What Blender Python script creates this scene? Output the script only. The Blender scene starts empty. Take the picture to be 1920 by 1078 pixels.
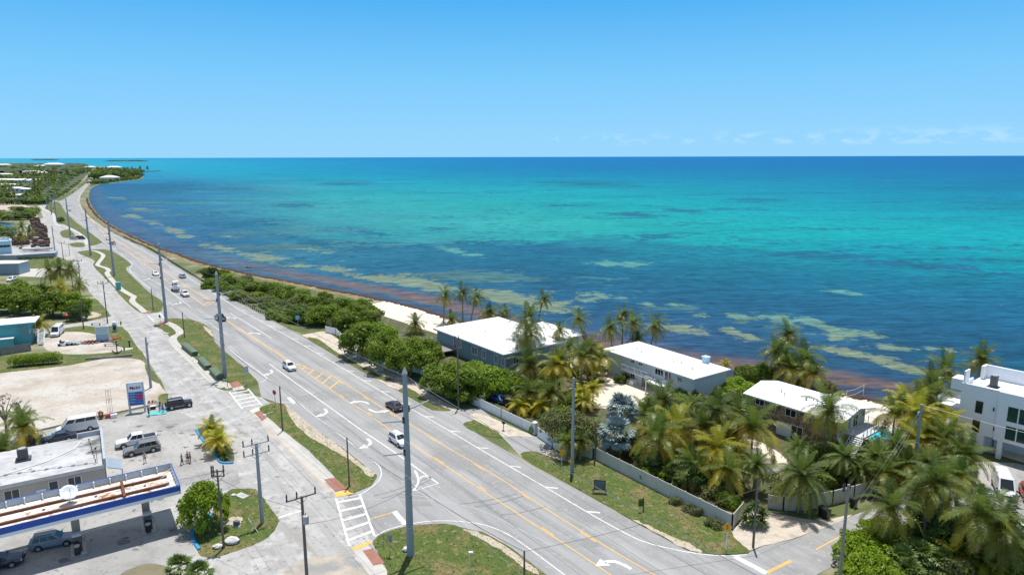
import bpy, math, random
from mathutils import Vector, Matrix
S = bpy.context.scene
COL = S.collection
rad = math.radians
# ------------------------------------------------------------------ camera
H = 45.0
TH = math.atan((539 - 294.4) / 1280.0)
ROLL = rad(-0.15)
def ray(u, v):
    x = (u - 960) / 1280.0; y = (539 - v) / 1280.0
    c, s = math.cos(ROLL), math.sin(ROLL)
    x, y = x * c - y * s, x * s + y * c
    return (x, y * math.sin(TH) + math.cos(TH), y * math.cos(TH) - math.sin(TH))
def G(u, v, z=0.0):
    """ground (or height z) point seen at photograph pixel u, v"""
    d = ray(u, v); t = (z - H) / d[2]
    return (d[0] * t, d[1] * t)
def PX(X, Y, z=0.0):
    """inverse of G"""
    dz = z - H
    f = Y * math.cos(TH) - dz * math.sin(TH); up = Y * math.sin(TH) + dz * math.cos(TH)
    x, y = X / f, up / f
    c, s = math.cos(-ROLL), math.sin(-ROLL)
    x, y = x * c - y * s, x * s + y * c
    return 960 + x * 1280, 539 - y * 1280
def HT(u, v, ub, vb):
    """height of pixel u,v above a ground point seen at ub,vb"""
    X, Y = G(ub, vb); d = ray(u, v); return H + d[2] * Y / d[1]
cam = bpy.data.cameras.new('camera'); co = bpy.data.objects.new('camera', cam); COL.objects.link(co)
cam.sensor_width = 36; cam.lens = 24; cam.clip_start = 0.5; cam.clip_end = 200000
R0 = Vector((1, 0, 0)); U0 = Vector((0, math.sin(TH), math.cos(TH))); F0 = Vector((0, math.cos(TH), -math.sin(TH)))
Rr = R0 * math.cos(ROLL) + U0 * math.sin(ROLL); Ur = -R0 * math.sin(ROLL) + U0 * math.cos(ROLL)
co.matrix_world = Matrix(((Rr.x, Ur.x, -F0.x, 0), (Rr.y, Ur.y, -F0.y, 0), (Rr.z, Ur.z, -F0.z, H), (0, 0, 0, 1)))
S.camera = co
# ------------------------------------------------------------------ mesh helper
class MB:
    def __init__(s): s.v = []; s.f = []; s.t = []
    def add(s, vs, fs, tint=0.5):
        b = len(s.v); s.v += [tuple(p) for p in vs]; s.f += [tuple(i + b for i in f) for f in fs]
        s.t += [tint] * len(vs); return s
    def box(s, x0, x1, y0, y1, z0, z1):
        return s.add([(x0, y0, z0), (x1, y0, z0), (x1, y1, z0), (x0, y1, z0), (x0, y0, z1), (x1, y0, z1), (x1, y1, z1), (x0, y1, z1)],
            [(3, 2, 1, 0), (4, 5, 6, 7), (0, 1, 5, 4), (1, 2, 6, 5), (2, 3, 7, 6), (3, 0, 4, 7)])
    def bbox(s, x0, x1, y0, y1, z0, z1, b=0.04):
        """box with chamfered vertical and top edges"""
        def ring(i, z): return [(x0 + i, y0 + b, z), (x0 + b, y0 + i, z), (x1 - b, y0 + i, z), (x1 - i, y0 + b, z), (x1 - i, y1 - b, z), (x1 - b, y1 - i, z), (x0 + b, y1 - i, z), (x0 + i, y1 - b, z)]
        return s.loft([ring(0, z0), ring(0, z1 - b), ring(b, z1)])
    def loft(s, rings, caps=True, closed=True):
        n = len(rings[0]); vs = [p for r in rings for p in r]; fs = []
        for k in range(len(rings) - 1):
            for i in range(n if closed else n - 1):
                j = (i + 1) % n; fs.append((k * n + i, k * n + j, (k + 1) * n + j, (k + 1) * n + i))
        if caps: fs.append(tuple(range(n - 1, -1, -1))); fs.append(tuple((len(rings) - 1) * n + i for i in range(n)))
        return s.add(vs, fs)
    def prism(s, pts, z0, z1):
        return s.loft([[(p[0], p[1], z0) for p in pts], [(p[0], p[1], z1) for p in pts]])
    def yprism(s, pts, y0, y1):
        """outline in x,z extruded along y"""
        return s.loft([[(p[0], y0, p[1]) for p in pts], [(p[0], y1, p[1]) for p in pts]])
    def xprism(s, pts, x0, x1):
        return s.loft([[(x0, p[0], p[1]) for p in pts], [(x1, p[0], p[1]) for p in pts]])
    def tube(s, pts, r, n=6, caps=True):
        pts = [Vector(p) for p in pts]; rings = []
        for i, p in enumerate(pts):
            d = (pts[min(i + 1, len(pts) - 1)] - pts[max(i - 1, 0)]).normalized()
            a = Vector((0, 0, 1)) if abs(d.z) < 0.9 else Vector((1, 0, 0))
            e = d.cross(a).normalized(); g = d.cross(e)
            rr = r[i] if isinstance(r, (list, tuple)) else r
            rings.append([p + (e * math.cos(k * 2 * math.pi / n) + g * math.sin(k * 2 * math.pi / n)) * rr for k in range(n)])
        return s.loft(rings, caps)
    def bar(s, a, b, r, n=6): return s.tube([a, b], r, n)
    def lathe(s, prof, n=12, c=(0, 0)):
        return s.loft([[(c[0] + r * math.cos(k * 2 * math.pi / n), c[1] + r * math.sin(k * 2 * math.pi / n), z) for k in range(n)] for r, z in prof])
    def cyl_y(s, x, z, r, y0, y1, n=14):
        return s.loft([[(x + r * math.cos(k * 2 * math.pi / n), y, z + r * math.sin(k * 2 * math.pi / n)) for k in range(n)] for y in (y0, y1)])
    def blob(s, c, r, seed=0, jag=0.15, n=10, m=6):
        rn = random.Random(seed); rings = []
        for i in range(1, m):
            a = math.pi * i / m
            rings.append([(c[0] + r[0] * math.sin(a) * math.cos(k * 2 * math.pi / n) * (1 + rn.uniform(-jag, jag)),
                           c[1] + r[1] * math.sin(a) * math.sin(k * 2 * math.pi / n) * (1 + rn.uniform(-jag, jag)),
                           c[2] - r[2] * math.cos(a) * (1 + rn.uniform(-jag, jag))) for k in range(n)])
        return s.loft(rings)
    def mesh(s, name, m, smooth=False):
        me = bpy.data.meshes.new(name); me.from_pydata(s.v, [], s.f); me.validate(); me.update()
        if len(me.vertices) == len(s.t):
            a = me.attributes.new('tint', 'FLOAT', 'POINT'); a.data.foreach_set('value', s.t)
        if m: me.materials.append(m)
        if smooth: me.polygons.foreach_set('use_smooth', [True] * len(me.polygons))
        return me
    def build(s, name, m, parent=None, smooth=False):
        return obj(name, s.mesh(name, m, smooth), parent)
def obj(name, me, parent=None):
    o = bpy.data.objects.new(name, me); COL.objects.link(o)
    if parent: o.parent = parent
    return o
def tag(o, label=None, cat=None, group=None, kind=None):
    if label: o['label'] = label
    if cat: o['category'] = cat
    if group: o['group'] = group
    if kind: o['kind'] = kind
    return o
def thing(name, label, cat, loc=(0, 0, 0), rz=0.0, group=None, sc=None):
    o = bpy.data.objects.new(name, None); COL.objects.link(o); o.empty_display_size = 0.3
    o.location = (loc[0], loc[1], loc[2] if len(loc) > 2 else 0.0); o.rotation_euler = (0, 0, rz)
    if sc: o.scale = sc if isinstance(sc, (tuple, list)) else (sc, sc, sc)
    return tag(o, label, cat, group)
def copy_tree(o, parent=None):
    c = o.copy(); COL.objects.link(c); c.parent = parent
    for ch in list(o.children): copy_tree(ch, c)
    return c
def dup(o, label, loc, rz=0.0, sc=None, group=None):
    c = copy_tree(o); c['label'] = label; c.location = (loc[0], loc[1], loc[2] if len(loc) > 2 else 0.0); c.rotation_euler = (0, 0, rz)
    if sc: c.scale = sc if isinstance(sc, (tuple, list)) else (sc, sc, sc)
    if group: c['group'] = group
    return c
# ------------------------------------------------------------------ materials
def nn(nt, t, **kw):
    n = nt.nodes.new(t)
    for k, v in kw.items():
        if k in n.inputs: n.inputs[k].default_value = v
        else: setattr(n, k, v)
    return n
MATS = {}
def lin(c):
    """sRGB 0-255 to linear"""
    return tuple(((x / 255) / 12.92 if x <= 10 else (((x / 255) + 0.055) / 1.055) ** 2.4) for x in c)
def mat(name, col, rough=0.7, var=0.12, scale=1.5, bump=0.0, bscale=20.0, metal=0.0, spec=0.5, var2=None, wscale=None, coat=0.0, detail=5, stretch=None):
    """principled surface; colour varied by object-space noise; var2 = (colour, scale, lo, hi): blotches of a second colour"""
    if name in MATS: return MATS[name]
    m = bpy.data.materials.new(name); m.use_nodes = True; nt = m.node_tree; L = nt.links
    p = nt.nodes['Principled BSDF']; tc = nn(nt, 'ShaderNodeTexCoord')
    vec = tc.outputs['Object']
    if stretch:
        mp = nn(nt, 'ShaderNodeMapping'); mp.vector_type = 'TEXTURE'; mp.inputs['Rotation'].default_value = (0, 0, stretch[0]); mp.inputs['Scale'].default_value = (1 / stretch[1], 1 / stretch[2], 1)
        L.new(vec, mp.inputs[0]); svec = mp.outputs[0]
    else: svec = vec
    n1 = nn(nt, 'ShaderNodeTexNoise', Scale=scale, Detail=detail, Roughness=0.65); L.new(svec, n1.inputs['Vector'])
    mr = nn(nt, 'ShaderNodeMapRange'); L.new(n1.outputs[0], mr.inputs[0])
    for k, v in zip((1, 2, 3, 4), (0.25, 0.75, 1 - var, 1 + var)): mr.inputs[k].default_value = v
    mx = nn(nt, 'ShaderNodeMix', data_type='RGBA', blend_type='MULTIPLY'); mx.inputs[0].default_value = 1
    mx.inputs[6].default_value = (*col, 1); L.new(mr.outputs[0], mx.inputs[7]); out = mx.outputs[2]
    for v2 in (var2 or []):
        c2, s2, lo, hi = v2[:4]
        n2 = nn(nt, 'ShaderNodeTexNoise', Scale=s2, Detail=6, Roughness=0.6); L.new(vec if len(v2) < 5 else svec, n2.inputs['Vector'])
        r2 = nn(nt, 'ShaderNodeMapRange'); L.new(n2.outputs[0], r2.inputs[0]); r2.inputs[1].default_value = lo; r2.inputs[2].default_value = hi
        m2 = nn(nt, 'ShaderNodeMix', data_type='RGBA'); L.new(r2.outputs[0], m2.inputs[0]); L.new(out, m2.inputs[6]); m2.inputs[7].default_value = (*c2, 1); out = m2.outputs[2]
    L.new(out, p.inputs['Base Color'])
    p.inputs['Roughness'].default_value = rough; p.inputs['Metallic'].default_value = metal
    p.inputs['Specular IOR Level'].default_value = spec; p.inputs['Coat Weight'].default_value = coat
    if bump:
        nb = nn(nt, 'ShaderNodeTexNoise', Scale=bscale, Detail=4); L.new(vec, nb.inputs['Vector'])
        b = nn(nt, 'ShaderNodeBump', Strength=bump, Distance=0.05); L.new(nb.outputs[0], b.inputs['Height']); L.new(b.outputs[0], p.inputs['Normal'])
    MATS[name] = m; return m
def leafmat(name, c0, c1, trans=0.3, rough=0.5):
    """foliage: colour from the leaf's own tint (green to yellow), a little per-plant variation, light passes through"""
    if name in MATS: return MATS[name]
    m = bpy.data.materials.new(name); m.use_nodes = True; nt = m.node_tree; L = nt.links; p = nt.nodes['Principled BSDF']
    at = nn(nt, 'ShaderNodeAttribute', attribute_name='tint'); oi = nn(nt, 'ShaderNodeObjectInfo')
    mx = nn(nt, 'ShaderNodeMix', data_type='RGBA'); L.new(at.outputs['Fac'], mx.inputs[0]); mx.inputs[6].default_value = (*c0, 1); mx.inputs[7].default_value = (*c1, 1)
    mr = nn(nt, 'ShaderNodeMapRange'); L.new(oi.outputs['Random'], mr.inputs[0]); mr.inputs[3].default_value = 0.8; mr.inputs[4].default_value = 1.2
    m2 = nn(nt, 'ShaderNodeMix', data_type='RGBA', blend_type='MULTIPLY'); m2.inputs[0].default_value = 1; L.new(mx.outputs[2], m2.inputs[6]); L.new(mr.outputs[0], m2.inputs[7])
    L.new(m2.outputs[2], p.inputs['Base Color']); p.inputs['Roughness'].default_value = rough; p.inputs['Specular IOR Level'].default_value = 0.35
    tr = nn(nt, 'ShaderNodeBsdfTranslucent'); L.new(m2.outputs[2], tr.inputs[0])
    ms = nn(nt, 'ShaderNodeMixShader'); ms.inputs[0].default_value = trans
    L.new(p.outputs[0], ms.inputs[1]); L.new(tr.outputs[0], ms.inputs[2]); L.new(ms.outputs[0], nt.nodes['Material Output'].inputs[0])
    MATS[name] = m; return m
RD = -53.1            # heading of the highway in degrees
AX = Vector((math.cos(rad(RD)), math.sin(rad(RD)))); AN = Vector((-AX.y, AX.x))
asphalt = mat('asphalt', (0.315, 0.312, 0.305), 0.88, 0.16, 0.22, 0.25, 8, var2=[((0.37, 0.366, 0.36), 0.5, 0.48, 0.64, 1), ((0.235, 0.233, 0.23), 0.8, 0.5, 0.68, 1), ((0.26, 0.258, 0.25), 0.07, 0.5, 0.62), ((0.36, 0.355, 0.345), 1.4, 0.56, 0.66)], stretch=(rad(RD), 0.05, 1.0))
old_road = mat('worn_road', (0.385, 0.378, 0.362), 0.9, 0.18, 0.25, 0.25, 8, var2=[((0.31, 0.29, 0.265), 0.6, 0.5, 0.66, 1), ((0.48, 0.47, 0.45), 0.3, 0.5, 0.62), ((0.23, 0.22, 0.21), 0.5, 0.58, 0.68), ((0.30, 0.285, 0.265), 1.3, 0.55, 0.66)], stretch=(rad(RD), 0.08, 0.9))
forecourt_m = mat('forecourt_concrete', (0.345, 0.338, 0.322), 0.85, 0.18, 0.12, 0.2, 8, var2=[((0.26, 0.255, 0.245), 0.16, 0.5, 0.64), ((0.42, 0.41, 0.39), 0.1, 0.48, 0.62), ((0.11, 0.105, 0.10), 0.42, 0.62, 0.68), ((0.24, 0.23, 0.22), 1.5, 0.57, 0.66)])
gravel_m = mat('pale_gravel', (0.46, 0.405, 0.34), 0.95, 0.2, 0.25, 0.5, 6, var2=[((0.54, 0.51, 0.46), 0.12, 0.45, 0.6), ((0.36, 0.30, 0.23), 0.1, 0.54, 0.66), ((0.27, 0.23, 0.18), 0.9, 0.6, 0.68), ((0.37, 0.33, 0.28), 2.5, 0.54, 0.64)])
dirt_m = mat('sandy_dirt', (0.46, 0.39, 0.30), 0.95, 0.22, 0.5, 0.5, 6, var2=[((0.42, 0.36, 0.28), 0.5, 0.55, 0.75), ((0.63, 0.58, 0.5), 1.5, 0.55, 0.7)])
sand_m = mat('beach_sand', (0.68, 0.61, 0.51), 0.95, 0.08, 0.5, 0.3, 6)
land_m = mat('limestone_ground', (0.30, 0.27, 0.17), 0.95, 0.25, 0.05, 0.3, 4, var2=[((0.10, 0.125, 0.04), 0.06, 0.38, 0.55), ((0.42, 0.37, 0.28), 0.09, 0.62, 0.72)])
grass_m = mat('grass_turf', (0.088, 0.122, 0.020), 0.95, 0.34, 0.8, 0.6, 9, var2=[((0.19, 0.155, 0.06), 0.2, 0.48, 0.62), ((0.07, 0.115, 0.018), 0.3, 0.5, 0.62), ((0.25, 0.20, 0.11), 1.3, 0.57, 0.66), ((0.05, 0.07, 0.015), 2.5, 0.54, 0.64)])
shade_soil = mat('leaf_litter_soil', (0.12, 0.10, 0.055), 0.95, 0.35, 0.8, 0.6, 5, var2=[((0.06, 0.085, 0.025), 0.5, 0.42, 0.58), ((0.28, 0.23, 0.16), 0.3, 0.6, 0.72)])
path_m = mat('pale_concrete_path', (0.50, 0.475, 0.43), 0.9, 0.14, 0.6, 0.1)
white_paint = mat('white_road_paint', (0.68, 0.68, 0.66), 0.85, 0.14, 1.2, var2=[((0.44, 0.44, 0.43), 1.3, 0.52, 0.68)])
worn_white = mat('worn_white_paint', (0.70, 0.70, 0.69), 0.8, 0.16, 0.8)
yellow_paint = mat('yellow_road_paint', (0.80, 0.46, 0.10), 0.8, 0.14, 0.7)
brick_red = mat('red_paving', (0.33, 0.15, 0.11), 0.9, 0.2, 1.5)
white_metal = mat('white_roof_metal', (0.84, 0.85, 0.85), 0.55, 0.03, 0.4)
white_wall = mat('white_render', (0.80, 0.81, 0.82), 0.75, 0.04, 0.4)
white_trim = mat('white_trim', (0.78, 0.79, 0.79), 0.6, 0.04, 1)
glass = mat('dark_glass', (0.018, 0.025, 0.03), 0.06, 0.2, 0.5, spec=0.7)
black = mat('black_metal', (0.018, 0.018, 0.02), 0.5, 0.2, 2)
rubber = mat('tyre_rubber', (0.02, 0.02, 0.021), 0.85, 0.2, 4)
steel = mat('grey_steel', (0.42, 0.44, 0.46), 0.5, 0.1, 1, metal=0.3)
alloy = mat('wheel_alloy', (0.45, 0.46, 0.48), 0.35, 0.08, 4, metal=0.7)
pole_m = mat('grey_concrete_pole', (0.30, 0.33, 0.355), 0.8, 0.10, 0.35, var2=[((0.27, 0.3, 0.33), 0.5, 0.55, 0.75)])
wood_pole = mat('weathered_pole_wood', (0.16, 0.135, 0.11), 0.9, 0.25, 1.2)
wood_grey = mat('weathered_grey_boards', (0.27, 0.25, 0.23), 0.9, 0.2, 1.2)
red_lens = mat('red_lens', (0.35, 0.015, 0.02), 0.25, 0.1, 4)
clear_lens = mat('clear_lens', (0.7, 0.72, 0.74), 0.15, 0.1, 4)
# ------------------------------------------------------------------ setting: land, roads, paint
from mathutils.geometry import tessellate_polygon
def smooth(pts, sub=4, closed=True):
    n = len(pts); out = []
    for i in range(n if closed else n - 1):
        if closed: p0, p1, p2, p3 = (Vector(pts[(i + k - 1) % n]) for k in range(4))
        else: p0, p1, p2, p3 = (Vector(pts[min(max(i + k - 1, 0), n - 1)]) for k in range(4))
        for k in range(sub):
            t = k / sub
            out.append(0.5 * ((2 * p1) + (p2 - p0) * t + (2 * p0 - 5 * p1 + 4 * p2 - p3) * t * t + (3 * p1 - p0 - 3 * p2 + p3) * t ** 3))
    if not closed: out.append(Vector(pts[-1]))
    return out
def sheet(name, pts, z, m, edge=0.0, kind='structure', jit=0.0, seed=1):
    """flat sheet with a short vertical rim of height edge"""
    rn = random.Random(seed)
    P = [Vector((p[0] + rn.uniform(-jit, jit), p[1] + rn.uniform(-jit, jit), z)) for p in pts]
    tris = tessellate_polygon([P]); b = MB(); b.add(P, [tuple(t) for t in tris])
    if edge:
        n = len(P); vs = P + [Vector((p.x, p.y, z - edge)) for p in P]
        b.add(vs, [(i, (i + 1) % n, n + (i + 1) % n, n + i) for i in range(n)])
    o = b.build(name, m); o['kind'] = kind
    # make the sheet face up
    me = o.data
    for poly in me.polygons:
        if abs(poly.normal.z) > .5 and poly.normal.z < 0: poly.flip()
    return o
def gp(px, z=0.0): return [G(u, v, z) for u, v in px]
def ribbon(b, pts, w, z, dashes=None):
    """painted line of width w along world points"""
    pts = [Vector(p) for p in pts]; L_, R_ = [], []
    for i, p in enumerate(pts):
        d = (pts[min(i + 1, len(pts) - 1)] - pts[max(i - 1, 0)]).normalized(); n = Vector((-d.y, d.x)) * w / 2
        L_.append((p.x + n.x, p.y + n.y, z)); R_.append((p.x - n.x, p.y - n.y, z))
    n = len(pts); b.add(L_ + R_, [(n + i, n + i + 1, i + 1, i) for i in range(n - 1)])
# --- the coast
SHORE = gp([(268, 331), (262, 336), (240, 339), (218, 342), (191, 344.5), (177, 348), (168, 354), (164.5, 361), (163.5, 372), (167.5, 384.5), (179, 400.5), (195, 414.7), (221.5, 430.6),
    (251.6, 444.8), (283.5, 459), (319, 471.5), (352, 483), (377, 492), (414, 501), (470, 514), (540, 527), (606, 540), (661, 550.5), (697, 558), (750, 569), (800, 583), (860, 601),
    (960, 629), (1062, 651), (1180, 676), (1290, 695), (1400, 712), (1533, 730), (1606, 743), (1675, 757), (1800, 784), (1950, 820), (2300, 915)])
SH = smooth(SHORE, 5, False)
_back = [(420, 25), (420, -250), (-900, -250), (-2500, 900), G(-900, 303.5), G(-200, 304.5), G(60, 306), G(160, 309.5), G(205, 314), G(240, 319), G(262, 325)]
LAND = [Vector(p) for p in SH] + [Vector(p) for p in _back]
b = MB(); P = [Vector((p.x, p.y, 0)) for p in LAND]; b.add(P, [tuple(t) for t in tessellate_polygon([P])])
# sloping rim down into the water
n = len(P); out1 = []
for i in range(n):
    d = (P[(i + 1) % n] - P[i - 1]).normalized(); nr = Vector((-d.y, d.x, 0))   # boundary runs far to near: sea on the left
    out1.append(nr)
def rim(off, z): return [Vector((P[i].x + out1[i].x * off, P[i].y + out1[i].y * off, z)) for i in range(n)]
r0, r1 = rim(2.2, -0.75), rim(6.0, -2.2)
b.add(P + r0, [(i, n + i, n + (i + 1) % n, (i + 1) % n) for i in range(n)])
b.add(r0 + r1, [(i, n + i, n + (i + 1) % n, (i + 1) % n) for i in range(n)])
o = b.build('ground', land_m); o['kind'] = 'structure'
for poly in o.data.polygons:
    if poly.normal.z < 0: poly.flip()
def shore_off(i0, i1, d0, d1):
    """points inland of the shoreline between vertex fractions, from offset d0 to offset d1"""
    ptsA, ptsB = [], []
    for i in range(i0, i1):
        d = (SH[min(i + 1, len(SH) - 1)] - SH[max(i - 1, 0)]).normalized(); nr = Vector((d.y, -d.x))
        ptsA.append(SH[i] + nr * d0); ptsB.append(SH[i] + nr * d1)
    return ptsA, ptsB
# beach: from the scrub on (index of (606,540) is 21*5)
A_, B_ = shore_off(24 * 5 - 2, len(SH), 0.2, 13.0)
sheet('beach', A_ + B_[::-1], 0.02, sand_m, jit=0.25)
A_, B_ = shore_off(9 * 5, 23 * 5, 0.4, 4.5)
sheet('coastal_verge', A_ + B_[::-1], 0.015, mat('stony_verge', (0.24, 0.19, 0.085), 0.95, 0.3, 0.3, 0.6, 5, var2=[((0.45, 0.38, 0.28), 0.18, 0.6, 0.68), ((0.13, 0.13, 0.035), 0.2, 0.48, 0.62)]), jit=0.3)
wrack_m = mat('brown_wrack', (0.075, 0.048, 0.038), 1.0, 0.4, 1.2, 1.0, 6, spec=0.1)
b = MB(); rn = random.Random(4)
for side, (lo, hi, w0, w1, zz) in enumerate([(8 * 5, 20 * 5, -1.2, 1.6, .1), (20 * 5, len(SH), -1.7, 1.5, .12)]):
    rows = []
    for i in range(lo, hi):
        for k in range(3):
            p = SH[i].lerp(SH[min(i + 1, len(SH) - 1)], k / 3); d = (SH[min(i + 1, len(SH) - 1)] - SH[max(i - 1, 0)]).normalized(); nr = Vector((d.y, -d.x))
            a0, a1 = w0 + rn.uniform(-.5, .5), w1 + rn.uniform(-.6, .8)
            def zg(a): return 0.0 if a > 0 else a * 0.34
            rows.append([(p.x + nr.x * a, p.y + nr.y * a, zg(a) + h_) for a, h_ in ((a0, -.12), (a0 * .6 + a1 * .4, .12 + rn.uniform(0, .22)), (a0 * .25 + a1 * .75, .1 + rn.uniform(0, .22)), (a1, -.05))])
    b.loft(rows, caps=False, closed=False)
o = b.build('seaweed_wrack', wrack_m); tag(o, 'dark brown band of washed up seaweed along the water line', 'seaweed', kind='stuff')
# --- roads
HW_R = [(190, 323.2), (184, 325.2), (179, 328), (173, 340), (159.5, 355), (151.5, 367.5), (150, 379), (155.5, 393.4), (169, 407.6), (203, 432.4), (247, 454.5), (283, 470.5), (360, 518), (405, 545), (459, 574), (519, 605),
    (567, 631), (650, 679), (706, 711), (747, 733), (811, 769.5), (900, 816), (1000, 875), (1102, 928), (1188, 978), (1236, 1004), (1268, 1021), (1290, 1032)]
HW_L = [(1026, 1078), (959, 1027), (908, 998), (869, 989.6), (836, 981), (774, 984.5), (727, 996), (699, 1014), (640, 940), (668, 922.5), (696, 911), (706.7, 895), (701.6, 887.7), (655, 849), (592, 805), (534, 759.5),
    (490, 745), (483.7, 715.7), (458.7, 688.6), (415, 653), (403, 640.5), (398, 618.6), (381, 607), (356, 598), (310, 597), (301, 584), (304.8, 566), (281.7, 548.6), (257, 525.6), (239, 508), (238, 500.7), (244.5, 493.7),
    (209, 470.6), (184, 467), (177, 462.5), (192, 455.4), (188, 450), (166.5, 434), (142, 416), (122, 397), (112.5, 381), (106, 376.5), (124, 365), (147, 351), (166.5, 324.5), (172, 321.5)]
side_street = [(1313, 1037), (1344, 1040), (1397, 1039.5), (1430, 1024), (1490, 1010), (1600, 966), (1660, 943), (1740, 915), (1840, 905), (1925, 930), (2050, 960), (2050, 1010), (1925, 985), (1850, 975), (1780, 960), (1690, 985), (1620, 1020), (1570, 1058), (1533, 1076)]
near = [G(1500, 1110), G(1500, 1400), G(1100, 1400)]
hw = gp(HW_R) + gp([(1313, 1037), (1344, 1040), (1397, 1039.5), (1440, 1075)]) + near + gp(HW_L)
sheet('highway', hw, 0.03, asphalt)
sheet('side_street', gp([(1380, 1041), (1397, 1039.5), (1430, 1024), (1490, 1010), (1600, 966), (1660, 943), (1740, 915), (1840, 905), (1925, 930), (2050, 960), (2050, 1010), (1925, 985), (1850, 975), (1780, 960), (1690, 985), (1620, 1020), (1570, 1058), (1533, 1076), (1500, 1110), (1440, 1078)]), 0.036, asphalt)
old = gp([(95, 375), (106, 376.5), (112.5, 381), (108, 385), (112, 396), (122, 420), (145, 440), (192, 455.4), (192, 463), (260, 486), (310, 600), (335, 605), (430, 730), (490, 745), (560, 790), (650, 925), (720, 1000), (690, 1078), (640, 1200), (560, 1400), (-100, 1400),
    (-400, 1100), (-300, 880), (0, 830), (200, 790), (285, 768), (312, 735), (301, 711), (267.5, 663), (255, 650), (228.6, 612), (209, 593), (182, 563), (168, 548), (152, 524), (124, 487), (106, 480), (95, 440), (80, 405), (70, 385)])
sheet('frontage_road', old, 0.012, old_road)
sheet('side_lane', gp([(209, 593), (228, 612.5), (180, 614), (130, 620), (90, 626), (66, 630), (70, 618), (120, 609), (160, 604)]), 0.02, old_road)
sheet('forecourt', gp([(300, 757), (400, 800), (440, 850), (450, 905), (430, 917), (395, 925), (372, 975), (362, 1000), (372, 1035), (330, 1078), (250, 1200), (-200, 1300), (-500, 1000), (-350, 880), (0, 822), (200, 785)]), 0.02, forecourt_m)
cr = [Vector(G(0, 1043)), Vector(G(338, 947))]
b = MB(); ribbon(b, [cr[0] - (cr[1] - cr[0]) * .6, cr[1]], 0.5, 0.028); o = b.build('drain_strip', path_m); o['kind'] = 'structure'
# --- lots and yards
sheet('gravel_lot', smooth(gp([(-60, 713), (0, 700), (60, 693), (130, 685), (200, 672), (262, 674), (276, 690), (285, 700), (300, 722), (312, 742), (285, 757), (215, 772), (130, 792), (70, 806), (0, 820), (-80, 830)]), 3), 0.024, gravel_m, jit=.1)
sheet('yard_gravel', smooth(gp([(92, 628), (135, 622), (178, 627), (225, 650), (250, 652), (235, 657), (180, 663), (130, 664), (95, 660), (80, 645)]), 4), 0.026, gravel_m, jit=.1)
sheet('grass_yard', smooth(gp([(-60, 672), (0, 668), (60, 662), (100, 656), (90, 625), (150, 611), (182, 613), (229, 613), (255, 648), (268, 662), (273, 674), (255, 672), (243, 668), (200, 672), (130, 685), (60, 694), (0, 701), (-60, 708)]), 3), 0.022, grass_m, jit=.1)
sheet('grass_corner', smooth(gp([(150, 566), (178, 561), (186, 566), (207, 592), (190, 600), (158, 605), (120, 608)]), 3), 0.016, grass_m, jit=.1)
sheet('stone_bed', smooth(gp([(150, 588), (175, 585), (190, 590), (180, 595), (155, 598)]), 3), 0.03, dirt_m, jit=.1)
sheet('grass_strip', smooth(gp([(272, 684), (282, 690), (296, 708), (300, 718), (290, 716), (278, 705)]), 3), 0.03, grass_m, jit=.08)
sheet('grass_patch', smooth(gp([(300, 740), (316, 738), (314, 748), (316, 757), (303, 758), (297, 750)]), 3), 0.03, grass_m, jit=.08)
sheet('boatyard_grass', smooth(gp([(35, 488), (105, 484), (122, 486), (126, 497), (100, 500), (36, 505)]), 3), 0.02, grass_m)
sheet('boatyard_drive', gp([(35, 505), (80, 503), (120, 500), (126, 503), (80, 520), (36, 518)]), 0.022, path_m)
sheet('boatyard_ground', gp([(-80, 452), (0, 446), (70, 412), (90, 405), (100, 440), (106, 479), (30, 484), (-80, 490)]), 0.016, old_road)
sheet('quarry_ground', smooth(gp([(-60, 398), (0, 381), (35, 380), (60, 392), (72, 405), (62, 408), (40, 400), (10, 408), (-60, 412)]), 3), 0.016, dirt_m, jit=.2)
o = sheet('canal', gp([(-80, 421), (0, 416), (24, 418.5), (22, 427), (0, 431), (-80, 436)]), 0.03, mat('canal_water', (0.03, 0.08, 0.12), 0.15, 0.2, 0.1))
# --- grass islands beside the road, with the pale paths and red ramps
VERGES = []
def verge(name, px, jit=.08, z=0.06, sub=4, m=None):
    VERGES.append(smooth(gp(px), 3)); return sheet(name, smooth(gp(px), sub), z, m or grass_m, edge=0.05, jit=jit, seed=len(px))
verge('grass_island', [(319, 597), (340, 598), (356, 599), (380, 608), (397, 620), (402, 640), (414, 654), (458, 690), (483, 716), (478, 721), (455, 728), (433, 731.5), (417, 731), (402, 722), (370, 688.6), (341, 658), (326, 640), (304, 618), (290, 612), (289, 609), (310, 602)])
verge('grass_island', [(184, 467.5), (209, 471), (244, 493.7), (238, 501), (238.5, 508), (256.5, 526), (281, 549), (304, 566), (303.5, 578.7), (299, 585), (274, 587), (262, 585.5), (245, 573), (223.5, 552), (213, 538), (185, 510), (174.5, 497), (176, 488), (146, 474), (160, 470)])
verge('grass_island', [(113, 382), (122, 397.5), (141, 416.5), (166, 435), (188, 451), (191, 455), (176, 460.5), (166, 459), (155, 447), (138, 432), (120, 421), (106, 418), (100, 405), (92, 395), (84, 390), (92, 382), (104, 378)])
verge('grass_island', [(114, 434), (130, 431), (142, 443), (138, 446), (122, 446), (114, 441)])
verge('grass_island', [(130, 457), (152, 455), (160, 458), (157, 463), (138, 463)])
verge('grass_island', [(107, 375.5), (124, 363.5), (140, 355), (160, 336), (169, 325), (171, 329), (163, 342), (150, 353), (132, 366), (115, 376)], m=grass_m)
verge('grass_island', [(489, 763.5), (509, 757), (531, 757.5), (548, 771), (592, 806), (634, 834), (671, 863), (702, 886), (706, 895), (694, 910), (668, 921.5), (654, 921), (628, 895), (580, 845), (532, 808), (506, 785), (488, 770)])
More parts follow.
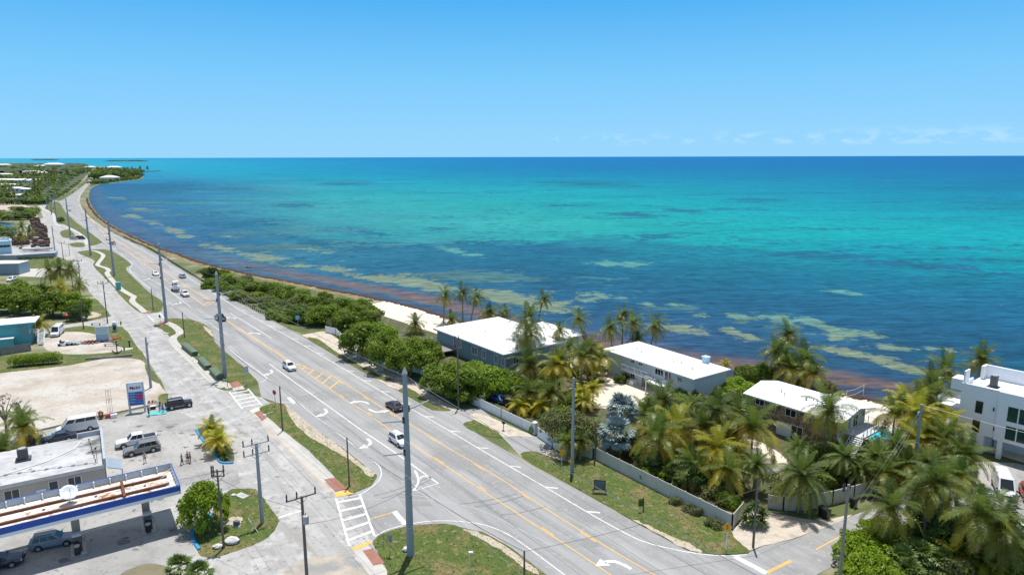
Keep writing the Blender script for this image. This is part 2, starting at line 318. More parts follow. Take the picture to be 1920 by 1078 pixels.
verge('grass_island', [(700, 1014), (727, 996.5), (774, 985.5), (836, 982), (868, 990.5), (907, 999.5), (958, 1028), (1024, 1078), (1080, 1130), (760, 1140), (726, 1066), (708, 1033)])
verge('grass_island', [(431, 918.5), (455, 916), (475, 916), (484, 922), (497, 939), (511, 957), (522, 973), (522, 981), (511, 998.6), (491, 1014), (444, 1032), (403, 1044), (378, 1042), (368, 1025), (361, 1000), (366, 986), (381, 975), (398, 962), (418, 935)])
# sandy strips worn into the verges
sheet('sandy_strip', smooth(gp([(536, 760), (545, 766), (590, 804), (634, 834), (672, 864), (702, 888), (690, 893), (665, 868), (620, 842), (575, 815), (545, 785)]), 4), 0.066, dirt_m, jit=.15)
sheet('sandy_strip', smooth(gp([(868, 992), (905, 1001), (956, 1030), (1012, 1074), (990, 1068), (935, 1030), (895, 1008)]), 4), 0.066, dirt_m, jit=.15)
sheet('sandy_strip', smooth(gp([(420, 978), (440, 968), (455, 972), (448, 982), (430, 984)]), 4), 0.066, dirt_m, jit=.15)
sheet('sandy_strip', smooth(gp([(381, 611), (396, 620), (400, 632), (388, 622)]), 3), 0.066, dirt_m, jit=.1)
sheet('dirt_patch', smooth(gp([(534, 1085), (545, 1060), (590, 1045), (650, 1040), (672, 1052), (690, 1085), (640, 1110)]), 4), 0.03, mat('muddy_dirt', (0.42, 0.37, 0.3), 0.95, 0.2, 0.4, 0.4, 5, var2=[((0.28, 0.28, 0.27), 0.25, 0.5, 0.6), ((0.55, 0.5, 0.42), .6, .6, .75)]), jit=.15)
sheet('dirt_strip', smooth(gp([(486, 790), (505, 800), (545, 840), (606, 900), (622, 922), (610, 918), (560, 868), (505, 815)]), 3), 0.018, mat('dusty_strip', (0.45, 0.40, 0.34), 0.95, 0.2, 0.6, 0.3), jit=.2)
sheet('cistern_lid', smooth(gp([(225, 1082), (250, 1064), (285, 1056), (320, 1066), (340, 1090), (280, 1110)]), 4), 0.03, mat('olive_slab', (0.20, 0.18, 0.11), 0.9, 0.12, 0.6))
def path(name, px, w, z, m): 
    b = MB(); ribbon(b, smooth(gp(px), 5, False), w, z); o = b.build(name, m); o['kind'] = 'structure'; return o
path('footpath', [(172, 470), (182, 472), (192, 477), (193, 482), (184, 494), (184, 498), (199, 503), (204, 508), (201, 513), (215, 531), (228, 543), (245, 553), (251, 557), (248, 565), (262, 577), (272, 586)], 1.7, 0.07, path_m)
path('footpath', [(310, 605), (322, 609), (334, 618), (337, 625), (326, 632), (325, 640), (340, 658), (375, 690), (400, 714), (422, 721), (434, 727)], 1.9, 0.07, path_m)
path('footpath', [(76, 388), (80, 392), (92, 398), (100, 402), (106, 421), (125, 426), (142, 434), (158, 446), (163, 459)], 2.0, 0.07, path_m)
path('footpath', [(488, 776), (520, 806), (570, 857), (617, 903)], 1.9, 0.028, path_m)
path('footpath', [(672, 1022), (688, 1043), (720, 1090), (760, 1150)], 2.0, 0.034, path_m)
for nm, m, z, q in [('red_ramp', brick_red, .075, [(429.6, 719), (446, 714.5), (455, 723), (436, 727.5)]), ('tactile_strip', path_m, .076, [(436, 728), (455.5, 723.5), (459, 730), (437, 733)]),
    ('red_ramp', brick_red, .05, [(477, 773.5), (488, 770), (501, 783), (491, 789.5)]), ('tactile_strip', mat('cream_paint', (.75, .68, .5), .8), .052, [(468, 770), (485, 763), (488.5, 768.5), (474, 775)]),
    ('red_ramp', brick_red, .075, [(608, 899), (628, 895.5), (650, 916.5), (629, 921.5)]), ('tactile_strip', yellow_paint, .04, [(627, 923.5), (656, 917), (663, 925), (630, 932)]),
    ('red_ramp', brick_red, .05, [(680, 1032), (699, 1028), (722, 1056), (700, 1060)]), ('tactile_strip', yellow_paint, .052, [(658, 1027), (694, 1014.5), (696, 1020), (664, 1031)]),
    ('red_ramp', brick_red, .075, [(272, 587), (279, 581.5), (286, 584), (280, 588)]), ('red_ramp', brick_red, .075, [(291, 609), (305, 603), (312, 606), (303, 612)])]:
    sheet(nm, gp(q), z, m)
# verges on the ocean side
for q in [[(580, 636), (592, 635), (606, 643), (640, 668), (700, 700), (735, 712), (707, 710.5), (660, 685)], [(748, 732), (765, 728), (790, 742), (815, 757), (846, 769), (812, 769), (780, 752)], [(868, 797), (884, 790), (905, 797), (943, 819), (925, 820), (899, 814)],
          [(980, 858), (1000, 846), (1030, 856), (1080, 868), (1119, 865), (1180, 896), (1250, 931), (1320, 967), (1366, 992), (1380, 1012), (1405, 1032), (1395, 1038), (1344, 1039), (1312, 1036), (1282, 1028), (1236, 1003), (1188, 976.5), (1102, 927)]]:
    verge('grass_verge', q)
sheet('sandy_strip', smooth(gp([(1188, 976), (1205, 980), (1250, 1002), (1300, 1022), (1318, 1036), (1282, 1028), (1236, 1003)]), 4), 0.066, dirt_m, jit=.2)
for q in [[(567, 628), (590, 624), (612, 622), (640, 640), (700, 668), (760, 700), (800, 735), (860, 768), (845, 769.5), (812, 756), (785, 738), (765, 727), (735, 711), (700, 698), (640, 666), (606, 642), (590, 634), (577, 634)],
          [(706, 711), (733, 712), (765, 727), (747, 731)], [(905, 795), (880, 780), (900, 775), (960, 800), (1010, 822), (1030, 840), (1000, 846), (980, 857), (943, 822), (930, 808)], [(1000, 846), (1012, 838), (1050, 850), (1075, 862), (1060, 872), (1030, 857)],
          [(1360, 990), (1385, 985), (1400, 960), (1440, 960), (1530, 975), (1600, 964), (1560, 982), (1490, 1009), (1430, 1023), (1405, 1032), (1380, 1010)]]:
    sheet('sandy_shoulder', smooth(gp(q), 3), 0.045, mat('pale_marl', (0.54, 0.47, 0.385), .95, .2, .6, .4, 6, var2=[((.36, .31, .25), .7, .5, .7)]), jit=.15)
sheet('driveway', gp([(811, 769.5), (846, 769.5), (900, 765), (925, 785), (900, 782), (868, 796), (900, 816)]), 0.04, asphalt)
sheet('driveway', gp([(943, 821), (960, 817), (1002, 819), (1036, 840), (1016, 851), (1000, 847), (980, 858)]), 0.052, asphalt)
# gardens behind the fences
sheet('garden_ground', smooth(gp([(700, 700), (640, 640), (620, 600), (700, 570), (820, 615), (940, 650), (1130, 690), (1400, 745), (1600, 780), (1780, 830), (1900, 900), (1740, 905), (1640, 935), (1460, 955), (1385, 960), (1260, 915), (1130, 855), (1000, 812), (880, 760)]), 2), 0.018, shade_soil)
sheet('paved_yard', smooth(gp([(1090, 745), (1130, 720), (1150, 700), (1195, 712), (1240, 735), (1215, 752), (1180, 764), (1130, 766), (1095, 762)]), 3), 0.03, sand_m)
sheet('paved_yard', smooth(gp([(1375, 835), (1400, 822), (1440, 835), (1475, 862), (1470, 880), (1430, 890), (1390, 870)]), 3), 0.03, sand_m)
sheet('paved_yard', smooth(gp([(1590, 775), (1660, 790), (1700, 800), (1690, 850), (1640, 850), (1600, 815)]), 3), 0.03, sand_m)
sheet('paved_yard', smooth(gp([(1750, 905), (1800, 870), (1900, 868), (2020, 900), (2020, 960), (1900, 960), (1800, 930)]), 2), 0.03, forecourt_m)
# floor of the far wood and of the wooded point
woodf = mat('wood_floor', (.06, .085, .028), .95, .4, .06, var2=[((.11, .12, .045), .03, .5, .62)])
sheet('wood_floor', gp([(174, 320.5), (165, 325), (150, 341), (137, 354), (120, 363), (104, 374), (88, 384), (66, 386), (0, 379), (-120, 384), (-200, 330), (-150, 305.5), (60, 306.6), (160, 310.5)]), .013, woodf)
sheet('wood_floor', gp([(168, 352), (177, 347.4), (192, 344.2), (218, 341.8), (240, 338.8), (262, 335.8), (267.5, 331), (262, 325.4), (240, 319.6), (207, 314.8), (186, 317), (188, 324.5), (178, 333)]), .013, woodf)
# tar seams, skid marks and patches of newer tarmac
TM = MB(); rn = random.Random(12)
for off, l0, l1 in [(1.9, -40, 150), (-1.7, -30, 160), (5.4, -60, 90), (-5.6, 0, 170)]:
    o_ = Vector(G(774, 833.5)); pts = []
    for k in range(int((l1 - l0) / 4)): t_ = l0 + k * 4; pts.append(o_ - AX * t_ + AN * (off + .08 * math.sin(t_ * .3)))
    ribbon(TM, pts, .07, .038)
for u, v, a, l_, w_ in [(700, 930, .5, 9, .18), (715, 935, .55, 8, .18), (860, 945, .15, 8, .2), (890, 950, .2, 7, .2), (560, 745, .4, 5, .2), (940, 965, .1, 6, .18)]:
    p_ = Vector(G(u, v)); d_ = Vector((math.cos(a), math.sin(a))); ribbon(TM, [p_ + d_ * l_ * k / 6 + Vector((-d_.y, d_.x)) * (k / 6) ** 2 * 1.6 for k in range(7)], w_, .039)
o = TM.build('tar_seam', mat('tar_seam', (.20, .20, .20), .9, .2, .6)); o['kind'] = 'structure'
for q in [[(742, 925), (790, 925), (812, 948), (758, 950)], [(585, 772), (600, 770), (618, 786), (602, 789)], [(1085, 1010), (1112, 1010), (1130, 1024), (1098, 1026)]]: sheet('tarmac_patch', gp(q), .0375, mat('newer_tarmac', (.265, .263, .258), .9, .12, 1.5))
OW = MB(); ribbon(OW, smooth(gp([(690, 936), (770, 937), (840, 942), (900, 956), (960, 985), (1040, 1025)]), 5, False), .16, .0385); ribbon(OW, smooth(gp([(760, 925), (800, 932), (830, 939)]), 4, False), .14, .0388); o = OW.build('road_marking', mat('faded_old_paint', (.40, .40, .395), .9, .12, .6)); o['kind'] = 'structure'
# oil spots on the forecourt
rn = random.Random(9)
for u, v, r_ in [(320, 800, .9), (300, 808, .6), (340, 812, .5), (362, 815, .6), (262, 799, .8), (215, 790, .5), (348, 838, .5), (120, 1050, .7), (230, 1015, .9), (265, 1022, .5), (255, 1030, .4), (300, 935, .7)]:
    X0, Y0 = G(u, v); sheet('oil_stain', [(X0 + r_ * math.cos(k * .52) * rn.uniform(.5, 1.2), Y0 + r_ * .8 * math.sin(k * .52) * rn.uniform(.5, 1.2)) for k in range(12)], .026, mat('oil_stain', (.17, .165, .16), .7, .3, 1.5))
# --- paint
W, Y_ = MB(), MB()
def wl(px, w=0.15, z=0.042, sm=True, b=None): ribbon(b or W, smooth(gp(px), 4, False) if sm else gp(px), w, z)
RE = [(184, 326.5), (170, 341), (157, 356), (149, 369), (147.5, 379), (153, 394), (167, 408.5), (200, 433), (243, 456), (300, 488), (340, 512), (448, 580), (488, 602), (571.4, 649), (655, 698), (735.6, 746), (833.7, 802.5), (879.5, 830), (952, 872.5), (1016, 909.6), (1115, 968), (1177.5, 1002), (1209, 1016), (1250.5, 1027), (1303, 1037), (1355, 1041.7), (1400, 1039.5)]
wl(RE, .18)
wl([(425, 652), (458, 677), (494, 703), (499, 710.5), (488, 718)]); wl([(356, 599.5), (383, 601), (398, 610), (412, 620)], .15)
wl([(488, 745), (505, 755), (534, 754), (561, 757.5), (577.6, 771), (623.6, 805), (655, 828), (704, 867), (714.5, 882.5), (712, 898), (696, 913.5), (676, 926), (650, 932)])
wl([(703, 1006), (727, 993), (761, 984), (805, 977), (856, 977), (908, 984), (949, 1000), (985, 1023), (1050, 1071), (1100, 1108)])
wl([(504.6, 682), (560, 722), (676, 805), (750.6, 855.4), (805, 894.4), (822, 906.5)], .22, sm=False)
wl([(820, 906.7), (775, 920.5)], .16); wl([(775, 920.5), (784, 905), (783, 893), (778, 882)], .3); wl([(786, 898), (793, 893), (801, 893.5), (808, 897)], .3)
wl([(432, 587), (509, 634)], .2, sm=False)
wl([(157, 427), (200, 458), (226, 477), (247, 493.5), (244, 502), (247, 512), (280, 540), (325, 574)], .18); wl([(110, 383), (131, 399), (157, 422)], .18)
wl([(283, 524), (313, 541), (357, 575.5)], .18, sm=False)
# slashes of the bike lane buffer
REw = smooth(gp(RE[11:22]), 12, False); acc = 0; nxt = 2.0
for i in range(len(REw) - 1):
    sl = (REw[i + 1] - REw[i]).length
    while acc + sl > nxt:
        p = REw[i] + (REw[i + 1] - REw[i]) * ((nxt - acc) / sl); ribbon(W, [p, p + AX * 1.35 + AN * 1.2], .32, .044); nxt += 8.3
    acc += sl
# stop bars and crosswalks
for q, w in [([(1378, 1043), (1437, 1074.5)], .75), ([(541, 745), (553, 757)], .75), ([(739, 958.5), (762, 985)], .7), ([(524, 970), (566, 957)], .5)]: wl(q, w, sm=False)
def crosswalk(a, b_, c, d, n):
    A, B, C, D = (Vector(G(*q)) for q in (a, b_, c, d))       # a-b left line, c-d right line
    ribbon(W, [A, B], .3, .043); ribbon(W, [C, D], .3, .043)
    for i in range(n):
        t = (i + .5) / n; ribbon(W, [A.lerp(B, t), C.lerp(D, t)], .55, .045)
crosswalk((630, 934), (655, 1024), (674.5, 926.4), (702, 1004), 5)
crosswalk((430, 735), (455, 767), (465, 729), (491, 760), 5)
crosswalk((277, 591), (289, 604), (299.4, 587), (311, 600), 4)
def arrow(u, v, kind, flip, sc=1.0):
    """turn arrow painted on the lane; local x along travel"""
    p = Vector(G(u, v)); ax = AX * (1 if flip else -1); an = Vector((-ax.y, ax.x))
    def w2(x, y): return (p.x + ax.x * x * sc + an.x * y * sc, p.y + ax.y * x * sc + an.y * y * sc, .047)
    s = -1 if kind == 'R' else 1
    c = [(-1.7, -.7 * s), (-.7, -.62 * s), (0.1, -.35 * s), (.5, .1 * s), (.62, .55 * s)]
    n = len(c); L_, R_ = [], []
    for i, q in enumerate(c):
        d = Vector(c[min(i + 1, n - 1)]) - Vector(c[max(i - 1, 0)]); d.normalize(); w = .2 + .06 * i / n
        L_.append(w2(q[0] - d.y * w, q[1] + d.x * w)); R_.append(w2(q[0] + d.y * w, q[1] - d.x * w))
    W.add(L_ + R_, [(n + i, n + i + 1, i + 1, i) for i in range(n - 1)])
    W.add([w2(-.1, .45 * s), w2(1.35, .5 * s), w2(.72, 1.75 * s)], [(0, 1, 2) if s > 0 else (2, 1, 0)])
for u, v, k, f in [(676, 754, 'L', False), (708, 771, 'L', True), (506, 699, 'R', True), (608, 774, 'R', True), (690, 832, 'R', True), (1150, 1056, 'L', False), (434, 596, 'L', False), (478, 625, 'L', False), (335, 569, 'R', True), (277, 523.5, 'R', True)]: arrow(u, v, k, f, 1.15)
o = W.build('road_marking', white_paint); o['kind'] = 'structure'
YR = [(559, 683), (588, 694), (621.5, 704.5), (638, 714.6), (667, 732), (700, 753.5), (774, 799), (841, 840), (892, 869.6), (949, 904.5), (1050, 970.5), (1159, 1038), (1230, 1079), (1290, 1112)]
YL = [(559, 687), (592, 710.5), (619, 729), (634, 740), (676, 767), (700, 783.5), (774, 833.5), (805, 853.5), (885, 906), (985, 972), (1050, 1014), (1110, 1054), (1146, 1078), (1190, 1106)]
def yl(px, w=.14): ribbon(Y_, smooth(gp(px), 4, False), w, .042)
yl(YR); yl(YL)
for L, s in ((YR, -1), (YL, 1)):          # broken inner line of the turn lane
    q = smooth(gp(L[3:]), 8, False); acc = 0
    run = []
    for i in range(len(q) - 1):
        acc += (q[i + 1] - q[i]).length
        if acc % 12.2 < 3.4: run.append(q[i] + AN * s * .24)
        else:
            if len(run) > 1: ribbon(Y_, run, .14, .043)
            run = []
for i, (a, c) in enumerate([((566, 692), (574, 688)), ((579, 701), (588, 693)), ((592, 710), (605, 700)), ((605, 719), (621, 704.5)), ((618, 728.5), (636, 714))]): ribbon(Y_, gp([a, c]), .34, .044)
q = [Vector(p) for p in gp([(427, 602), (470, 630), (536, 673), (560, 686)])]
ribbon(Y_, [p + AN * .16 for p in q], .14, .042); ribbon(Y_, [p - AN * .16 for p in q], .14, .042)
for L in ([(200, 445), (260, 487), (318, 530.5), (356, 554.5), (383, 572.5), (390, 572), (399, 567), (394, 562.5), (360, 543), (314, 513), (260, 476), (196, 438)], [(70 + 80, 388), (166, 405), (200, 445)], [(150, 387), (146, 372), (152, 362)], [(151, 362), (166, 340), (179, 326)], [(163, 404), (196, 438)]): yl(L, .22)
for a, c in [((381, 572), (397, 563.5)), ((330, 538), (352, 538)), ((270, 494), (292, 498)), ((236, 470), (250, 470)), ((345, 547), (362, 545))]: ribbon(Y_, gp([a, c]), .35, .044)
for q in ([(1437, 1072), (1482, 1050)], [(1440, 1074), (1485, 1052)], [(1530, 1030), (1580, 1003)], [(695, 973), (738, 960)]): wl(q, .16, .046, False, Y_)
o = Y_.build('road_marking', yellow_paint); o['kind'] = 'structure'
# ------------------------------------------------------------------ sea
def lerp_table(tab, u, v):
    """bilinear in rows of (v, [(u, rgb), ...])"""
    def row(r):
        if u <= r[0][0]: return r[0][1]
        for (a, ca), (b_, cb) in zip(r, r[1:]):
            if u <= b_: t = (u - a) / (b_ - a); return tuple(x + (y - x) * t for x, y in zip(ca, cb))
        return r[-1][1]
    if v <= tab[0][0]: return row(tab[0][1])
    for (va, ra), (vb, rb) in zip(tab, tab[1:]):
        if v <= vb:
            t = (v - va) / (vb - va); a, b_ = row(ra), row(rb); return tuple(x + (y - x) * t for x, y in zip(a, b_))
    return row(tab[-1][1])
BED = [(295, [(0, (70, 180, 212)), (300, (40, 165, 208)), (700, (10, 130, 195)), (1000, (0, 124, 194)), (1500, (0, 116, 188)), (1920, (0, 108, 180))]),
 (303, [(0, (60, 182, 212)), (300, (45, 172, 205)), (600, (20, 150, 195)), (1000, (0, 124, 186)), (1500, (0, 117, 180)), (1920, (0, 109, 172))]),
 (313, [(150, (55, 182, 205)), (450, (25, 165, 197)), (750, (5, 140, 188)), (1050, (0, 124, 178)), (1400, (2, 120, 177)), (1900, (2, 111, 170))]),
 (330, [(250, (50, 150, 190)), (450, (30, 162, 187)), (750, (15, 152, 183)), (1050, (0, 140, 178)), (1400, (0, 133, 175)), (1900, (2, 121, 168))]),
 (350, [(250, (52, 118, 158)), (400, (48, 130, 168)), (600, (42, 165, 180)), (1050, (15, 165, 178)), (1400, (8, 148, 173)), (1900, (0, 126, 163))]),
 (380, [(250, (56, 118, 156)), (400, (55, 132, 162)), (600, (62, 172, 174)), (900, (42, 175, 174)), (1200, (20, 172, 177)), (1600, (8, 152, 172)), (1920, (4, 145, 168))]),
 (420, [(250, (66, 116, 156)), (400, (58, 122, 157)), (600, (62, 160, 165)), (900, (62, 174, 170)), (1100, (48, 178, 173)), (1400, (20, 176, 177)), (1920, (6, 162, 172))]),
 (446, [(300, (64, 116, 152)), (450, (52, 114, 150)), (600, (58, 150, 160)), (900, (50, 165, 167)), (1100, (40, 170, 170)), (1400, (22, 170, 172)), (1920, (8, 170, 177))]),
 (466, [(350, (62, 112, 148)), (600, (50, 120, 148)), (900, (36, 112, 145)), (1050, (32, 112, 145)), (1200, (28, 125, 152)), (1500, (18, 150, 168)), (1920, (10, 172, 178))]),
 (500, [(420, (60, 110, 144)), (600, (46, 108, 142)), (900, (34, 98, 133)), (1100, (30, 103, 138)), (1400, (24, 112, 143)), (1650, (18, 128, 155)), (1920, (12, 158, 172))]),
 (530, [(500, (58, 106, 138)), (900, (40, 98, 133)), (1100, (34, 95, 130)), (1500, (26, 105, 140)), (1920, (20, 118, 150))]),
 (570, [(700, (56, 100, 134)), (1000, (42, 92, 132)), (1400, (34, 92, 130)), (1920, (26, 100, 138))]),
 (630, [(900, (56, 98, 130)), (1200, (56, 88, 130)), (1500, (40, 88, 126)), (1920, (30, 88, 126))]),
 (700, [(1100, (56, 84, 118)), (1500, (48, 84, 118)), (1920, (38, 80, 116))]), (780, [(1500, (58, 80, 106)), (1920, (46, 78, 106))])]
SAND = [(865, 473, 50, 5, .17), (840, 468, 28, 4, .1), (251, 407, 24, 5, .1), (290, 421, 22, 6, .1), (322, 432, 26, 7, .15), (260, 390, 22, 4, .05), (345, 443, 20, 4, .1), (396, 461, 38, 10, .2), (440, 472, 40, 7, .2), (490, 483, 62, 12, .15), (520, 495, 40, 7, .2), (563, 496, 48, 6, .1),
 (640, 508, 48, 8, .12), (680, 520, 60, 7, .15), (787, 532, 78, 13, .15), (735, 522, 40, 8, .1), (951, 556, 66, 13, .1), (910, 550, 40, 8, .2), (1033, 577, 66, 9, .02), (1031, 545, 28, 4, .0), (1085, 545, 14, 5, .2), (1125, 553, 58, 6, .1), (1100, 562, 30, 5, -.1), (1042, 570, 46, 7, -.1),
 (1211, 569, 22, 3.5, 0), (1265, 571, 16, 3, .2), (1319, 591, 19, 4, 0), (1382, 592, 26, 5, .1), (1376, 624, 34, 8, .3), (1405, 634, 60, 9, .22), (1282, 618, 70, 9, .1), (1460, 597, 44, 5, .05), (1514, 600, 40, 6, .1), (1545, 612, 44, 8, .3), (1606, 626, 58, 7, .0), (1564, 635, 14, 3, 0), (1640, 632, 40, 5, .1),
 (1670, 651, 44, 6, .1), (1588, 661, 80, 10, .15), (1651, 678, 70, 9, .25), (1700, 690, 40, 7, .25), (1760, 655, 60, 6, .1), (1155, 494, 90, 5, .02), (1590, 550, 40, 4, .1), (430, 445, 30, 4, .1), (600, 470, 60, 5, .05), (220, 372, 20, 3, 0), (245, 383, 20, 2.5, 0)]
DARK = [(700, 440, 70, 7, .0), (600, 452, 80, 7, .1), (500, 418, 90, 7, -.06), (640, 430, 70, 6, .0), (450, 352, 60, 6, 0), (330, 352, 70, 10, 0), (420, 400, 60, 5, -.05), (540, 385, 50, 4, 0), (760, 462, 100, 7, .02), (870, 455, 60, 5, 0), (1085, 470, 120, 10, 0), (1310, 465, 110, 8, .0), (980, 462, 90, 8, 0), (1220, 448, 60, 4, -.1),
 (1190, 402, 60, 3, .05), (1260, 392, 50, 3, .1), (1400, 378, 60, 3, 0), (640, 345, 60, 4, 0), (1550, 478, 120, 7, .05), (820, 432, 30, 4, 0), (1750, 500, 120, 7, .05), (1100, 345, 90, 3, 0)]
def splat(lst, u, v):
    m = 0.0
    for a, c, ru, rv, s in lst:
        x = (u - a) / ru
        if abs(x) > 2.2: continue
        y = (v - c - s * (u - a)) / rv; q = x * x + y * y
        if q < 5: m = max(m, math.exp(-q * .9))
    return m
us = list(range(-900, 2820, 15)); vs_ = [294.75, 295.0, 295.4, 296, 297, 298.5, 300.5, 303] + list(range(306, 420, 5)) + list(range(420, 860, 6))
SL = [Vector(p) for p in SH]
def shore_dist(x, y):
    best = 1e9; p = Vector((x, y))
    for a, c in zip(SL[25:], SL[26:]):
        if abs(a.x - x) > 260 and abs(c.x - x) > 260: continue
        d = c - a; t = max(0, min(1, (p - a).dot(d) / d.length_squared)); q = (a + d * t - p).length
        if q < best: best = q
    return best
ZS = -0.6
b = MB(); col, ms, md, sdist, col2, mdw = [], [], [], [], [], []
EDGE = [(600, 470), (760, 461), (840, 455), (960, 455), (1000, 456), (1080, 446), (1180, 447), (1300, 457), (1500, 475), (1700, 493), (1920, 514), (2300, 545)]
def edge(u):
    if u <= 600: return 470
    for (a, va), (c, vc) in zip(EDGE, EDGE[1:]):
        if u <= c: return va + (vc - va) * (u - a) / (c - a)
    return 545
for v in vs_:
    for u in us:
        v_ = v - (u - 960) * .00262 * max(0, 1 - (v - 294) / 60); x, y = G(u, v_, ZS); b.v.append((x, y, ZS))
        eg = edge(u); fade = max(0, min(1, (u - 640) / 120)); c0 = lerp_table(BED, u, v); c = lerp_table(BED, u, min(v, eg - 18)); cm = lerp_table(BED, u, max(v, eg + 16)); c = tuple(a + (q - a) * fade for a, q in zip(c0, c)); cm = tuple(min(255, (a + (q - a) * fade) * 1.08 + 4) for a, q in zip(c0, cm)); mdw.append(max(-2, min(2, (v - eg) / 9))); col2 += [*lin((cm[0], cm[1] * .98, cm[2] * .93)), 1.0]; kb = 0; col += [*lin(c), 1.0]; ms.append(splat(SAND, u, v)); md.append(splat(DARK, u, v))
        sdist.append(min(shore_dist(x, y), 200) if 330 < v and u < 2500 and y < 1500 else 200)
nu = len(us); b.f = [(j * nu + i, (j + 1) * nu + i, (j + 1) * nu + i + 1, j * nu + i + 1) for j in range(len(vs_) - 1) for i in range(nu - 1)]
b.t = [0.0] * len(b.v)
sea_m = bpy.data.materials.new('sea_water'); sea_m.use_nodes = True; nt = sea_m.node_tree; L = nt.links; p = nt.nodes['Principled BSDF']
geo = nn(nt, 'ShaderNodeNewGeometry')
def attr(n_): return nn(nt, 'ShaderNodeAttribute', attribute_name=n_)
def noise(scale, detail, stretch=None, rough=.6):
    t = nn(nt, 'ShaderNodeTexNoise', Scale=scale, Detail=detail, Roughness=rough)
    if stretch:
        mp = nn(nt, 'ShaderNodeMapping'); mp.inputs['Scale'].default_value = stretch; mp.inputs['Rotation'].default_value = (0, 0, rad(-8)); L.new(geo.outputs['Position'], mp.inputs[0]); L.new(mp.outputs[0], t.inputs['Vector'])
    else: L.new(geo.outputs['Position'], t.inputs['Vector'])
    return t.outputs[0]
def math_(op, a, c=None, clamp=False):
    m = nn(nt, 'ShaderNodeMath', operation=op); m.use_clamp = clamp
    for i, q in enumerate((a, c)):
        if q is None: continue
        if isinstance(q, (int, float)): m.inputs[i].default_value = q
        else: L.new(q, m.inputs[i])
    return m.outputs[0]
def ss(x, a, c):
    m = nn(nt, 'ShaderNodeMapRange', interpolation_type='SMOOTHSTEP'); L.new(x, m.inputs[0]); m.inputs[1].default_value = a; m.inputs[2].default_value = c; return m.outputs[0]
def mixc(f, a, c):
    m = nn(nt, 'ShaderNodeMix', data_type='RGBA'); L.new(f, m.inputs[0]) if not isinstance(f, float) else setattr(m.inputs[0], 'default_value', f)
    for i, q in ((6, a), (7, c)):
        if isinstance(q, tuple): m.inputs[i].default_value = (*q, 1)
        else: L.new(q, m.inputs[i])
    return m.outputs[2]
K = 0.61
n_big = noise(.035, 6, (1, .75, 1)); n_mid = noise(.16, 6); n_far = noise(.006, 7, (.6, 1.0, 1))
n_e = math_('MULTIPLY', math_('SUBTRACT', math_('ADD', math_('MULTIPLY', noise(.022, 9, (.4, 1, 1), .68), .7), math_('MULTIPLY', n_mid, .3)), .5), 5.0)
bed = mixc(ss(math_('ADD', attr('meadow').outputs['Fac'], n_e), -.45, .45), attr('bed').outputs['Color'], attr('bed_meadow').outputs['Color'])
f = math_('ADD', 1.0, math_('MULTIPLY', math_('SUBTRACT', n_far, .5), .7)); f = math_('ADD', f, math_('MULTIPLY', math_('SUBTRACT', n_big, .5), .35))
mm = nn(nt, 'ShaderNodeMix', data_type='RGBA', blend_type='MULTIPLY'); mm.inputs[0].default_value = 1; L.new(bed, mm.inputs[6]); L.new(f, mm.inputs[7]); c = mm.outputs[2]
n_fine = noise(.5, 5); n_str = noise(.022, 9, (.35, 1.0, 1), .68)
wob = math_('MULTIPLY', math_('SUBTRACT', math_('ADD', math_('ADD', math_('MULTIPLY', n_big, .4), math_('MULTIPLY', n_mid, .35)), math_('MULTIPLY', n_fine, .25)), .5), 5.2)
wob2 = math_('MULTIPLY', math_('SUBTRACT', math_('ADD', math_('MULTIPLY', n_str, .7), math_('MULTIPLY', n_mid, .3)), .5), 7.5)
dk = ss(math_('ADD', attr('dark_bed').outputs['Fac'], wob2), .4, .62); c = mixc(math_('MULTIPLY', dk, .8), c, lin((36, 108, 140)))
lt = ss(math_('ADD', math_('SUBTRACT', attr('streaks').outputs['Fac'], .55), wob2), .4, .62); c = mixc(math_('MULTIPLY', lt, .6), c, mixc(ss(attr('shore').outputs['Fac'], 30, 120), lin((118, 150, 128)), lin((88, 168, 168))))
gp_ = ss(math_('ADD', n_mid, math_('MULTIPLY', n_str, .8)), .8, 1.1); c = mixc(math_('MULTIPLY', math_('MULTIPLY', gp_, ss(attr('shore').outputs['Fac'], 140, 30)), .35), c, lin((30, 72, 100)))
sd_ = attr('shore').outputs['Fac']
sandcol = mixc(ss(sd_, 25, 90), lin((160, 172, 128)), lin((118, 182, 164)))
sp = ss(math_('ADD', attr('sand_bed').outputs['Fac'], wob), .46, .86); c = mixc(math_("MULTIPLY", sp, .7), c, sandcol)
# sargassum: floating band off the beach, brown tint at the edge
wn = noise(.09, 6, (.5, 1.2, 1)); sdn = math_('ADD', sd_, math_('MULTIPLY', math_('SUBTRACT', wn, .5), 12.0))
sxp = nn(nt, 'ShaderNodeSeparateXYZ'); L.new(geo.outputs['Position'], sxp.inputs[0]); rightw = math_('ADD', .25, math_('MULTIPLY', ss(sxp.outputs['X'], -170, -50), .75))
band = math_('MULTIPLY', ss(sdn, 5.5, 9), math_('SUBTRACT', 1.0, ss(sdn, 12, 21))); near_ = math_('SUBTRACT', 1.0, ss(sdn, 1, 8))
patch = ss(math_('ADD', noise(.35, 5), math_('MULTIPLY', wn, .6)), .55, .95)
c = mixc(math_('MULTIPLY', math_('MULTIPLY', band, rightw), math_('ADD', .3, math_('MULTIPLY', patch, .55))), c, lin((146, 112, 92)))
c = mixc(math_('MULTIPLY', near_, .6), c, lin((105, 82, 92)))
